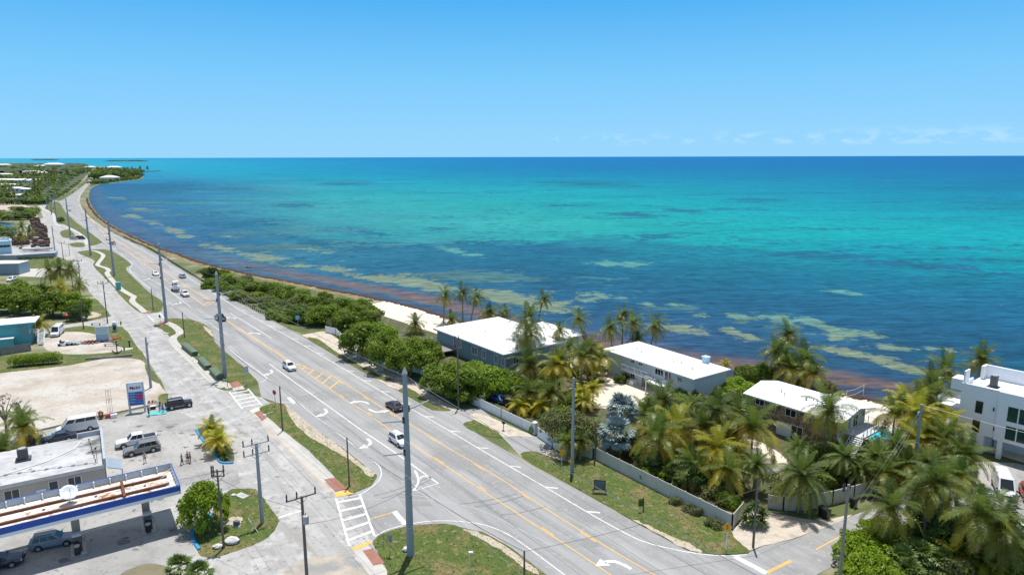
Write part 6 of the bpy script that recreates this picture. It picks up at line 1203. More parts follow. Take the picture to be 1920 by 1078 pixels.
wire('black cable crossing the highway to the pole on the sandy corner', [tp(15, .1), tp(13, 1.5)], .02, .03)
wire('thin cable from the sandy corner pole into the palms', [tp(13, 1.5), Vector((*G(1712, 900), 10)),], .03, .02)
for k, o_ in enumerate((-1.45, -.45, 1.45)):
    c_ = Vector((AN.x, AN.y, 0)) * o_; wire('distribution wire running above the frontage road beyond the junction' , [tp(1) + c_ + up * .6, tp(0) + c_ + up * .6, Vector((*G(283, 727), HT(273, 634, 283, 727))) + c_ * .3, tp(7) + c_ * .7], .02, .014, lightw, 'distribution wires above the frontage road')
for k in range(2): wire('thin wire crossing in front of the fuel canopy', [tp(2, .3 + .6 * k), Vector((-75, 62 - 4 * k, 9.5))], .03, .022, lightw, 'wires in front of the fuel canopy')
wire('dark cable from the slim wooden pole to the transformer pole', [tp(2, 1), tp(1, 1.5)], .03, .02)
for k in range(3): 
    bq = G(1596 + k * 18, 960 - k * 8); wire('pale guy wire slanting up from the side street to the grey pole', [(bq[0], bq[1], 0), Vector((*G(1712, 900), HT(1722, 760, 1712, 900) - .5 - k * .5))], 0, .012, lightw, 'guy wires beside the side street')
wire('pale wire passing in front of the modern villa', [Vector((*G(1712, 900), 11.2)), Vector((88, 62, 10.5))], .02, .022, lightw)
# --- writing
FONT = {'M': 'x...x xx.xx x.x.x x...x x...x x...x x...x', 'o': '..... ..... .xxx. x...x x...x x...x .xxx.', 'b': 'x.... x.... xxxx. x...x x...x x...x xxxx.', 'i': '..x.. ..... .xx.. ..x.. ..x.. ..x.. .xxx.', 'l': '.xx.. ..x.. ..x.. ..x.. ..x.. ..x.. .xxx.'}
def text_obj(s, size, m, name, par, loc, rz=0.0, sp=1.0, depth=.02):
    c = bpy.data.curves.new(name, 'FONT'); c.body = s; c.size = size; c.align_x = 'CENTER'; c.align_y = 'CENTER'; c.extrude = depth; c.space_character = sp; c.offset = .012 * size
    o = bpy.data.objects.new('tmp_text', c); COL.objects.link(o); dg = bpy.context.evaluated_depsgraph_get(); me = bpy.data.meshes.new_from_object(o.evaluated_get(dg)); bpy.data.objects.remove(o); me.name = name; me.materials.clear(); me.materials.append(m)
    q = obj(name, me, par); q.location = loc; q.rotation_euler = (rad(90), 0, rz); return q
# --- price sign of the station (faces the camera side, turned to the road)
sx0, sx1 = G(246, 776), G(271, 770); cxs = ((sx0[0] + sx1[0]) / 2, (sx0[1] + sx1[1]) / 2)
ps_ = thing('price_sign', 'tall white and blue fuel price sign on two legs beside the gravel lot', 'price sign', (*cxs, 0), rad(20))
sign_grey = mat('sign_cabinet', (.50, .55, .60), .5, .04, .5); sign_white = mat('sign_white', (.82, .84, .86), .5, .03, .5); sign_blue = mat('sign_blue', (.02, .12, .42), .5, .05, 1); sign_red = mat('sign_red', (.50, .012, .05), .5, .05, 1); sign_ink = mat('sign_ink', (.01, .03, .16), .5)
b = MB(); [b.box(x, x + .28, -.16, .16, 0, 1.5) for x in (-1.32, 1.04)]; b.build('leg', sign_grey, ps_)
b = MB(); b.bbox(-1.36, 1.36, -.22, .22, 1.4, 5.7, .05); b.build('cabinet', sign_grey, ps_)
b = MB(); b.box(-1.12, 1.12, -.25, -.221, 4.0, 5.55); b.build('brand_panel', sign_white, ps_); b = MB(); b.box(-1.12, 1.12, -.25, -.221, 1.5, 3.92); pnl = b.build('price_panel', sign_blue, ps_)
text_obj('Mobil', .78, sign_ink, 'lettering', ps_, (0, -.26, 4.72), 0, 1.0)
tor = MB(); tor.loft([[( -.265 + r * math.cos(k * .3927), -.285 - dy, 4.63 + r * math.sin(k * .3927)) for k in range(16)] for r, dy in ((.19, -.01), (.19, .01), (.09, .01), (.09, -.01))], caps=False); tor.build('red_letter', sign_red, ps_)
b = MB(); [b.box(.12, 1.06, -.272, -.251, z, z + .42) for z in (3.0, 2.48)]; b.build('price_display', sign_red, pnl)
b = MB(); [b.box(-1.0, -.1 - .12 * (i % 2), -.268, -.251, 3.62 - i * .52, 3.70 - i * .52) for i in range(4)]; [b.box(-1.06, 1.06, -.262, -.251, z, z + .025) for z in (3.46, 2.94, 2.42, 1.95)]; b.build('price_rows', mat('pale_lettering', (.55, .62, .72), .6), pnl)
# rebar column and clutter along the kerb
t = thing('rebar_column', 'tall thin steel reinforcement column behind the kerb', 'rebar column', (*G(207, 775), 0)); b = MB(); [b.bar((x, y, 0), (x, y, 4.6), .025, 4) for x in (-.28, .28) for y in (-.28, .28)]; [b.tube([(-.3, -.3, z), (.3, -.3, z), (.3, .3, z), (-.3, .3, z), (-.3, -.3, z)], .02, 4) for z in (.3, 2.6)]; b.build('bars', rust, t)
def chest(u, v, label, m, lid, w=.9, rz=.5): t = thing('cool_box', label, 'cool box', (*G(u, v), .03), rz); b = MB(); b.bbox(-w / 2, w / 2, -.3, .3, 0, .55, .04); b.build('box', m, t); b = MB(); b.bbox(-w / 2 - .02, w / 2 + .02, -.32, .32, .55, .68, .04); b.build('lid', lid, t)
chest(206, 783, 'red cool box beside the rebar column', PAINT['red'], PAINT['red'], 1.3); chest(214, 783, 'white cool box beside the rebar column', white_trim, white_trim, 1.0); chest(287, 767, 'dark cool box below the price sign', black, sign_white)
t = thing('tent_canopy', 'small turquoise folded awning cloth lying at the roadside stall', 'cloth', (*G(294, 775), .04), rad(20)); b = MB(); rn = random.Random(3)
N = 8; vs = [(-1.6 + 3.2 * i / N, -.9 + 1.8 * j / N, .03 + rn.uniform(0, .12)) for j in range(N + 1) for i in range(N + 1)]; b.add(vs, [(j * (N + 1) + i, j * (N + 1) + i + 1, (j + 1) * (N + 1) + i + 1, (j + 1) * (N + 1) + i) for j in range(N) for i in range(N)]); b.build('cloth', mat('turquoise_cloth', (.10, .50, .52), .8), t, True)
t = thing('towel', 'blue cloth spread beside the black off road car', 'cloth', (*G(311, 765), .04), rad(40)); b = MB(); vs = [(-.9 + 1.8 * i / N, -.6 + 1.2 * j / N, .03 + rn.uniform(0, .1)) for j in range(N + 1) for i in range(N + 1)]; b.add(vs, [(j * (N + 1) + i, j * (N + 1) + i + 1, (j + 1) * (N + 1) + i + 1, (j + 1) * (N + 1) + i) for j in range(N) for i in range(N)]); b.build('cloth', mat('blue_cloth', (.06, .25, .5), .8), t, True)
t = thing('stall_table', 'wooden stall table with goods between the price sign and the black car', 'table', (*G(287, 763), .02), rad(32)); b = MB(); b.box(-.9, .9, -.35, .35, .85, .9); b.build('top', wood_grey, t); b = MB(); [b.box(x, x + .06, y, y + .06, 0, .85) for x in (-.85, .79) for y in (-.3, .24)]; b.build('legs', wood_grey, t)
for i, (dx, c_, nm) in enumerate(((-.6, 'red', 'red pot on the stall table'), (0, 'orange', 'orange pot on the stall table'), (.55, 'white', 'white pot on the stall table'))): q = G(287, 763); t2 = thing('pot', nm, 'pot', (q[0] + dx * .8, q[1] + dx * .5, .92)); b = MB(); b.lathe([(.12, 0), (.2, .2), (.14, .36), (.16, .4)], 9); b.build('body', PAINT[c_], t2)
t = thing('tyre_planter', 'yellow flowering pot plant on the kerb beside the cool boxes', 'planter', (*G(190, 785), .2)); b = MB(); b.lathe([(.3, 0), (.4, .5), (.36, .5)], 10); b.build('pot', rust, t); o = obj('foliage', crown_mesh(91, [(0, 0, .8, .45, .45, .5)], 260, .2, leafmat('orange_flower', (.45, .2, .02), (.6, .35, .03))), t)
# --- signs
def post_sign(u, v, vt, label, shape, m, rz, w=.75, name='road_sign', cat='sign', pm=None, text=None, h=None):
    X, Y = G(u, v); h_ = h or max(1.6, HT(u, vt, u, v)); t = thing(name, label, cat, (X, Y, 0), rz); b = MB(); b.box(-.035, .035, -.035, .035, 0, h_ - .1); b.build('post', pm or steel, t)
    n = {'oct': 8, 'dia': 4, 'sq': 4, 'rect': 4}[shape]; zc = h_ - w / 2; b = MB()
    if shape == 'oct': pts = [(w / 2 * 1.08 * math.cos((k + .5) * .7854), zc + w / 2 * 1.08 * math.sin((k + .5) * .7854)) for k in range(8)]
    elif shape == 'dia': pts = [(0, zc - w * .7), (w * .7, zc), (0, zc + w * .7), (-w * .7, zc)]
    elif shape == 'rect': pts = [(-w / 2, zc - w * .75), (w / 2, zc - w * .75), (w / 2, zc + w * .5), (-w / 2, zc + w * .5)]
    else: pts = [(-w / 2, zc - w / 2), (w / 2, zc - w / 2), (w / 2, zc + w / 2), (-w / 2, zc + w / 2)]
    b.loft([[(x, -.07, z) for x, z in pts], [(x, -.045, z) for x, z in pts]]); p_ = b.build('panel', m, t)
    if text: text_obj(text[0], text[1], text[2], 'lettering', p_, (0, -.075, zc), 0)
    return t
blue_sign = mat('pale_blue_sign', (.30, .55, .78), .5, .04, 1); yel = mat('amber_sign', (.72, .36, .015), .5, .05, 1); stop_red = mat('stop_sign_red', (.33, .02, .03), .5, .06, 1)
post_sign(559, 611, 592, 'pale blue square sign on a white post by the scrub', 'sq', blue_sign, rad(5), 1.1, pm=white_trim)
post_sign(718, 697, 671, 'pale blue square sign on a white post in front of the big trees', 'sq', blue_sign, rad(5), 1.1, pm=white_trim)
post_sign(516.5, 761, 731, 'red stop sign at the middle crosswalk', 'oct', stop_red, rad(-30), .9, name='stop_sign', cat='stop sign')
post_sign(301, 606, 590, 'red stop sign at the far crosswalk beside the tall grey pole', 'oct', stop_red, rad(-30), .9, name='stop_sign', cat='stop sign')
post_sign(463, 722, 687, 'grey back of a rectangular sign on the island tip', 'rect', steel, rad(40), 1.0)
post_sign(731, 1043, 1002, 'grey back of a rectangular sign below the near crosswalk', 'rect', mat('sign_back', (.22, .23, .24), .6), rad(150), .75); post_sign(719, 1024, 1008, 'small dark sign beside the near crosswalk corner', 'sq', black, rad(100), .35)
dsn = post_sign(1361, 1033, 981, 'amber diamond warning sign at the corner of the side street', 'dia', yel, rad(-8), .85, pm=white_trim)
b = MB(); zc = .9; X, Y = G(1361, 1033); hh = HT(1361, 981, 1361, 1033) - .42; b.tube([(-.12, -.09, hh - .28), (.1, -.09, hh - .05), (-.1, -.09, hh + .1), (.06, -.09, hh + .3)], .035, 4); b.build('arrow_symbol', black, dsn)
post_sign(1053, 875, 843, 'amber rectangular sign left of the olive tree post', 'rect', yel, rad(12), .7, pm=white_trim); post_sign(1069.5, 886, 861, 'small amber diamond sign at the foot of the grey pole', 'dia', yel, rad(-10), .55, pm=steel)
post_sign(188, 600, 577, 'grey slim sign post on the grass corner', 'sq', steel, rad(70), .5)
t = thing('board_sign', 'black framed board sign on splayed feet standing on the grass verge', 'sign', (*G(1124, 924), .06), rad(-8)); b = MB(); b.box(-.72, .72, -.02, .02, .5, 1.75); b.build('panel', mat('slate_board', (.10, .12, .13), .5), t)
b = MB(); [b.box(x, x + .09, -.05, .05, .1, 1.85) for x in (-.8, .71)]; b.box(-.8, .8, -.05, .05, 1.76, 1.86); b.box(-.8, .8, -.05, .05, .42, .5); [b.bar((x, 0, .5), (x + s_ * .25, .7 * q, .03), .045, 5) for x, s_ in ((-.76, -1), (.76, 1)) for q in (-1, 1)]; b.bar((-.95, -.6, .05), (.95, -.6, .05), .04, 4); b.build('frame', black, t)
t = thing('estate_sign', 'small dark hanging sign with a green panel on the grass verge', 'sign', (*G(1206, 959), .06), rad(15)); b = MB(); b.box(-.05, .05, -.05, .05, 0, 1.9); b.box(-.75, .05, -.04, .04, 1.72, 1.8); b.bar((.0, 0, .05), (.3, -.2, 0), .03, 4); b.build('post', mat('dark_wood', (.05, .035, .025), .8), t); b = MB(); b.box(-.7, -.08, -.025, .025, .75, 1.65); b.build('panel', mat('dark_green_panel', (.05, .09, .02), .6), t)
# big notice board in the yard
A = G(181, 642); B = G(207, 640); t = thing('notice_board', 'large pale blue notice board standing over colourful kayaks in the yard', 'notice board', (*A, 0), math.atan2(B[1] - A[1], B[0] - A[0])); wB = math.hypot(B[0] - A[0], B[1] - A[1])
b = MB(); b.box(0, wB, -.05, .05, 2.0, 3.9); pn = b.build('panel', mat('notice_panel', (.52, .62, .64), .6, .04, 1), t); b = MB(); b.box(0, wB * .9, -.04, .04, .1, 1.95); b.build('lower_panel', mat('notice_lower_panel', (.30, .44, .52), .7, .1, 1), t); b = MB(); [b.box(x, x + .14, .06, .2, 0, 3.9) for x in (.1, wB - .25)]; b.build('post', white_trim, t)
b = MB(); rn = random.Random(6)
for r_ in range(4):
    x = .25
    while x < wB - .6: l_ = rn.uniform(.12, .34); b.box(x, x + l_, -.062, -.051, 3.5 - r_ * .4, 3.66 - r_ * .4); x += l_ + .12
b.build('lettering', mat('faded_lettering', (.25, .35, .45), .7), pn)
for u, v, c_, rz, lb_ in [(191, 641, 'red', 20, 'coral kayak lying below the notice board'), (202, 641, 'steelblue', -10, 'pale blue kayak lying below the notice board'), (212, 637, 'orange', 60, 'orange kayak lying right of the notice board')]:
    t = thing('kayak', lb_, 'kayak', (*G(u, v), .05), rad(rz)); b = MB(); b.loft([[(x, -w_, .15), (x, -w_ * .8, .02), (x, w_ * .8, .02), (x, w_, .15), (x, w_ * .6, .36), (x, -w_ * .6, .36)] for x, w_ in ((-1.5, .05), (-1.0, .3), (0, .42), (1.0, .3), (1.5, .05))]); b.build('hull', PAINT[c_], t, True); b = MB(); b.loft([[(.45 * math.cos(k * .5236), .22 * math.sin(k * .5236), z) for k in range(12)] for z in (.3, .40)]); b.build('seat_well', black, t)
t = thing('flower_bed', 'red flower bed ringed by rocks in front of the notice board', 'flower bed', (*G(170, 643), .05)); b = MB(); rn = random.Random(8); [b.blob((2.0 * math.cos(k * .45), 1.5 * math.sin(k * .45), .15), (.3, .25, .25), k, .2, 7, 5) for k in range(14)]; b.build('rock_edge', wood_grey, t); obj('foliage', crown_mesh(92, [(0, 0, .2, 1.7, 1.2, .3)], 700, .3, leafmat('red_bedding', (.30, .05, .06), (.42, .12, .12))), t)
t = thing('fire_hydrant', 'yellow fire hydrant on the yard grass', 'fire hydrant', (*G(226, 636.5), .03)); b = MB(); b.lathe([(.22, 0), (.22, .08), (.15, .1), (.15, .75), (.2, .78), (.18, .9), (.05, 1.05)], 10); b.build('body', yel, t); b = MB(); [b.bar((0, s * .12, .6), (0, s * .28, .6), .07, 8) for s in (-1, 1)]; b.build('outlet', yel, t)
def bench(u, v, rz, label, w=3.4): t = thing('bench', label, 'bench', (*G(u, v), .03), rz); b = MB(); b.box(-w / 2, w / 2, -.25, .25, .5, .58); b.build('seat', wood_grey, t); b = MB(); [b.box(x, x + .12, -.22, .22, 0, .5) for x in (-w / 2 + .2, w / 2 - .3)]; b.build('leg', wood_grey, t)
bench(209, 649, rad(5), 'long grey plank bench on the yard grass'); bench(180, 610, rad(0), 'dark picnic bench at the end of the side lane', 2.6)
t = thing('anchor_sculpture', 'black anchor sculpture on the grass by the low wall', 'sculpture', (*G(220, 663), .03), rad(20)); b = MB(); b.tube([(0, 0, .1), (0, 0, 2.6)], .12, 6); b.tube([(-1.0, 0, .8), (-.6, 0, .25), (0, 0, .1), (.6, 0, .25), (1.0, 0, .8)], .13, 6); b.bar((-.6, 0, 2.2), (.6, 0, 2.2), .08, 6); b.blob((0, 0, 2.75), (.22, .1, .22), 1, 0, 8, 5); b.build('body', black, t)
for u, v, h_, lb_ in [(233, 657, .9, 'short dark bollard at the yard entrance'), (227, 609, 1.0, 'short dark bollard where the side lane meets the road'), (243, 650, 1.1, 'small black post box on a post on the yard grass'), (300, 762, 1.0, 'brown wooden post behind the stall table')]:
    t = thing('bollard', lb_, 'post', (*G(u, v), 0)); b = MB(); b.lathe([(.16, 0), (.16, h_ * .9), (.1, h_), (.02, h_ + .03)], 9); b.build('shaft', black if 'dark' in lb_ or 'black' in lb_ else wood_pole, t)
    if 'box' in lb_: b = MB(); b.bbox(-.3, .3, -.15, .15, h_, h_ + .35, .06); b.build('box', black, t)
t = thing('vending_machine', 'grey machine with a white top by the notice board', 'machine', (*G(216, 622), .03), rad(20)); b = MB(); b.bbox(-.5, .5, -.4, .4, 0, 2.1, .05); b.build('cabinet', steel, t); b = MB(); b.box(-.35, .35, -.43, -.4, .6, 1.8); b.build('screen', glass, t); b = MB(); b.bbox(-.4, .4, -.35, .35, 2.1, 2.7, .1); b.build('topper', sign_white, t)
t = thing('golf_cart', 'small white buggy with black wheels in the yard', 'buggy', (*G(120, 648), .04), rad(15)); b = MB(); b.bbox(-1.2, 1.2, -.55, .55, .35, .75, .06); b.bbox(.6, 1.2, -.5, .5, .75, 1.1, .06); b.build('body', white_trim, t); b = MB(); b.bbox(-.6, .2, -.5, .5, .75, 1.0, .05); b.bbox(-.75, -.6, -.5, .5, .75, 1.4, .04); b.build('seat', black, t)
for x in (-.85, .85):
    for s in (-1, 1): m = MB(); m.cyl_y(x, .28, .28, min(s * .5, s * .68), max(s * .5, s * .68)); m.build('wheel', rubber, t)
t = thing('utility_trailer', 'empty flat trailer beside the buggy in the yard', 'trailer', (*G(138, 646), .04), rad(10)); b = MB(); b.box(-1.5, 1.5, -.8, .8, .5, .6); b.bar((1.5, 0, .5), (2.8, 0, .4), .05, 4); [b.bar((-1.5, s * .78, 1.0), (1.5, s * .78, 1.0), .03, 4) for s in (-1, 1)]; [b.bar((x, s * .78, .6), (x, s * .78, 1.0), .03, 4) for x in (-1.5, 0, 1.5) for s in (-1, 1)]; b.build('frame', steel, t)
for s in (-1, 1): m = MB(); m.cyl_y(0, .3, .3, min(s * .82, s * 1.0), max(s * .82, s * 1.0)); m.build('wheel', rubber, t)
t = thing('garden_umbrella', 'small red parasol in the shade of the big trees', 'parasol', (*G(128, 602), 0)); b = MB(); b.bar((0, 0, 0), (0, 0, 2.2), .04, 5); b.build('pole', steel, t); b = MB(); b.lathe([(1.2, 1.7), (1.0, 1.95), (.5, 2.3), (.02, 2.45)], 10); b.build('canopy', PAINT['red'], t)
# road side boxes, rocks, lids
greenbox = mat('green_cabinet', (.075, .115, .06), .6, .12, 1)
for (u0, v0, u1, v1), lb_ in zip([(346, 652, 366, 668), (377, 679, 391, 694), (399, 699, 412, 713)], ['longest green utility box beside the winding path', 'middle green utility box beside the path', 'lowest green utility box close to the tall grey pole']):
    A, B = Vector(G(u0, v0)), Vector(G(u1, v1)); L_ = (B - A).length; t = thing('utility_box', lb_, 'utility box', (*A, .06), math.atan2((B - A).y, (B - A).x), 'green utility boxes beside the path'); b = MB(); b.bbox(0, L_, -.65, .65, 0, 1.0, .05); b.build('cabinet', greenbox, t); b = MB(); b.loft([[(-.06, -.7, 1.0), (L_ + .06, -.7, 1.0), (L_ + .06, .7, 1.0), (-.06, .7, 1.0)], [(-.06, -.7, 1.08), (L_ + .06, -.7, 1.08), (L_ + .06, .7, 1.08), (-.06, .7, 1.08)], [(.1, -.3, 1.2), (L_ - .1, -.3, 1.2), (L_ - .1, .3, 1.2), (.1, .3, 1.2)]]); b.build('lid', mat('green_lid', (.12, .17, .10), .55, .1, 1), t); b = MB(); b.box(-.1, L_ + .1, -.9, .9, -.04, .06); b.build('plinth', path_m, t)
t = thing('kiosk', 'teal box standing on the winding path', 'utility box', (*G(222.5, 543), .07), rad(RD)); b = MB(); b.bbox(-.9, .9, -.7, .7, 0, 2.6, .06); b.build('cabinet', mat('teal_paint', (.10, .38, .42), .6), t); b = MB(); b.box(-.7, .7, -.73, -.7, .2, 2.3); b.build('door', mat('teal_paint', (.10, .38, .42)), t)
for u, v, r_, lb_ in [(436, 1018, .85, 'larger white rock on the grass island'), (409, 1027, .55, 'smaller white rock on the grass island edge'), (438, 930, .35, 'small pale rock at the top of the grass island'), (765, 1033, .6, 'pale rock at the foot of the nearest tall pole')]:
    b = MB(); b.blob((0, 0, r_ * .35), (r_, r_ * .7, r_ * .55), int(u), .22, 10, 7); o = b.build('rock', mat('white_rock', (.66, .64, .60), .9, .15, 3)); o.location = (*G(u, v), .06); tag(o, lb_, 'rock')
for px, lb_ in [((454, 930), 'pale rectangular utility lid in the grass island'), ((311, 625.5), 'pale utility lid on the grass beside the winding path'), ((413, 726), 'pale concrete lid near the red ramp'), ((328, 745), 'pale concrete slab on the grass patch by the black car')]:
    t = thing('manhole_cover', lb_, 'manhole cover', (*G(*px), .06), rad(RD + 20)); b = MB(); b.bbox(-.9, .9, -.5, .5, 0, .1, .03); b.build('slab', path_m, t); b = MB(); b.box(-.3, .5, -.25, .25, .1, .115); b.build('hatch', steel, t)
t = thing('meter_box', 'small grey meter box with a white base in the grass island', 'utility box', (*G(444, 987), .06), rad(-10)); b = MB(); b.bbox(-.45, .45, -.3, .3, 0, .12, .03); b.build('base', path_m, t); b = MB(); b.bbox(-.35, .35, -.22, .22, .12, .75, .04); b.build('cabinet', mat('dark_grey_cabinet', (.12, .14, .16), .5), t)
t = thing('post_lamp', 'slim white post with an angled white head on the near grass island', 'post', (*G(880, 1077), .05)); b = MB(); b.bar((0, 0, 0), (.05, 0, 2.6), .06, 6); b.build('post', white_trim, t); b = MB(); b.bbox(-.05, .45, -.12, .12, 2.55, 2.75, .04); b.build('head', sign_white, t)
t = thing('leaning_stake', 'thin pale stake leaning on the grass island', 'stake', (*G(484, 998), .05)); b = MB(); b.bar((0, 0, 0), (-1.3, .5, 1.6), .04, 5); b.build('shaft', white_trim, t)
t = thing('fallen_sign', 'white post with a base plate lying on the grass point', 'post', (*G(505, 775), .08), rad(60)); b = MB(); b.bar((-.9, 0, .05), (.8, 0, .05), .05, 5); b.build('post', white_trim, t); b = MB(); b.box(-1.2, -.9, -.35, .35, 0, .08); b.build('plate', white_trim, t)
for u, v, lb_ in [(795, 727, 'white mailbox on a post beside the sandy driveway'), (944, 807, 'dark mailbox on a post on the sandy verge')]:
    t = thing('mailbox', lb_, 'mailbox', (*G(u, v), .05), rad(RD)); b = MB(); b.box(-.05, .05, -.05, .05, 0, 1.2); b.build('post', wood_grey, t); b = MB(); b.bbox(-.35, .35, -.16, .16, 1.2, 1.55, .06); b.build('box', white_trim if 'white' in lb_ else black, t)
t = thing('pedestrian_button', 'slim dark post with a small box beside the red ramp', 'post', (*G(427, 725), .05)); b = MB(); b.bar((0, 0, 0), (0, 0, 1.6), .05, 6); b.build('post', black, t); b = MB(); b.bbox(-.12, .12, -.08, .08, 1.2, 1.5, .02); b.build('box', steel, t)
for u, v, lb_ in [(1549, 972, 'black wheeled bin on the side street verge'), (1541, 966, 'dark green bin behind the black bin on the side street'), (1600, 950, 'black post box in front of the tan fence')]:
    t = thing('wheeled_bin', lb_, 'bin', (*G(u, v), .05), rad(30)); b = MB(); b.loft([[(-.33, -.3, .08), (.33, -.3, .08), (.33, .3, .08), (-.33, .3, .08)], [(-.4, -.38, 1.15), (.4, -.38, 1.15), (.4, .38, 1.15), (-.4, .38, 1.15)]]); b.build('body', black if 'black' in lb_ else mat('dark_green_plastic', (.02, .05, .03), .5), t); b = MB(); b.bbox(-.44, .44, -.42, .42, 1.15, 1.25, .05); b.build('lid', black, t); b = MB(); [b.cyl_y(-.3, .12, .12, s * .3 - .04, s * .3 + .04, 10) for s in (-1, 1)]; b.build('wheels', rubber, t)
t = thing('beach_net', 'volleyball net with a pale pole at the water line', 'net', (*G(1618, 745), 0), rad(215)); b = MB(); b.bar((0, 0, 0), (0, 0, 2.6), .06, 6); b.bar((6, 0, 0), (6, 0, 2.6), .06, 6); b.build('post', white_trim, t); b = MB(); [b.tube([(0, 0, z), (3, 0, z - .25), (6, 0, z)], .025, 4) for z in (2.5, 1.5)]; [b.bar((k * .6, 0, 1.3), (k * .6, 0, 2.35), .008, 3) for k in range(1, 10)]; b.build('net', white_trim, t)
# guardrail
gpx = [(151.5, 366), (150.5, 378), (156, 391), (169.5, 405), (204, 430), (248, 452.5), (283, 468), (360, 515.5), (406, 542.5), (460, 571.5), (519, 602)]
P = smooth(gp(gpx), 6, False); o0 = P[-1]; t = thing('guardrail', 'long steel guardrail between the highway and the shore', 'guardrail', (o0.x, o0.y, 0)); rows = []
for i, p in enumerate(P):
    d = (P[min(i + 1, len(P) - 1)] - P[max(i - 1, 0)]).normalized(); n_ = Vector((-d.y, d.x)); q = p - o0; rows.append([(q.x + n_.x * a, q.y + n_.y * a, z) for a, z in ((.0, .45), (.07, .52), (.02, .6), (.07, .68), (.0, .76), (-.03, .76), (-.03, .45))])
b = MB(); b.loft(rows); b.build('rail', mat('galvanised_rail', (.40, .42, .45), .5, .1, .5, metal=.4), t); b = MB(); acc = 0
for a, c in zip(P, P[1:]):
    L_ = (c - a).length; k = -acc % 1.9
    while k < L_:
        q = a.lerp(c, k / L_) - o0; d = (c - a).normalized(); n_ = Vector((-d.y, d.x)); q = q - n_ * .14
        if q.length < 260: b.box(q.x - .09, q.x + .09, q.y - .09, q.y + .09, -.05, .8)
        k += 1.9
    acc += L_
o = b.build('posts', mat('dark_posts', (.045, .05, .07), .8), t); o['kind'] = 'stuff'
# sea rocks and small things in the sea
b = MB(); b.blob((0, 0, .1), (1.3, .9, .5), 3, .25); o = b.build('rock', black); o.location = (*G(466, 502, ZS), ZS); tag(o, 'lone dark rock in the shallow water off the scrub', 'rock')
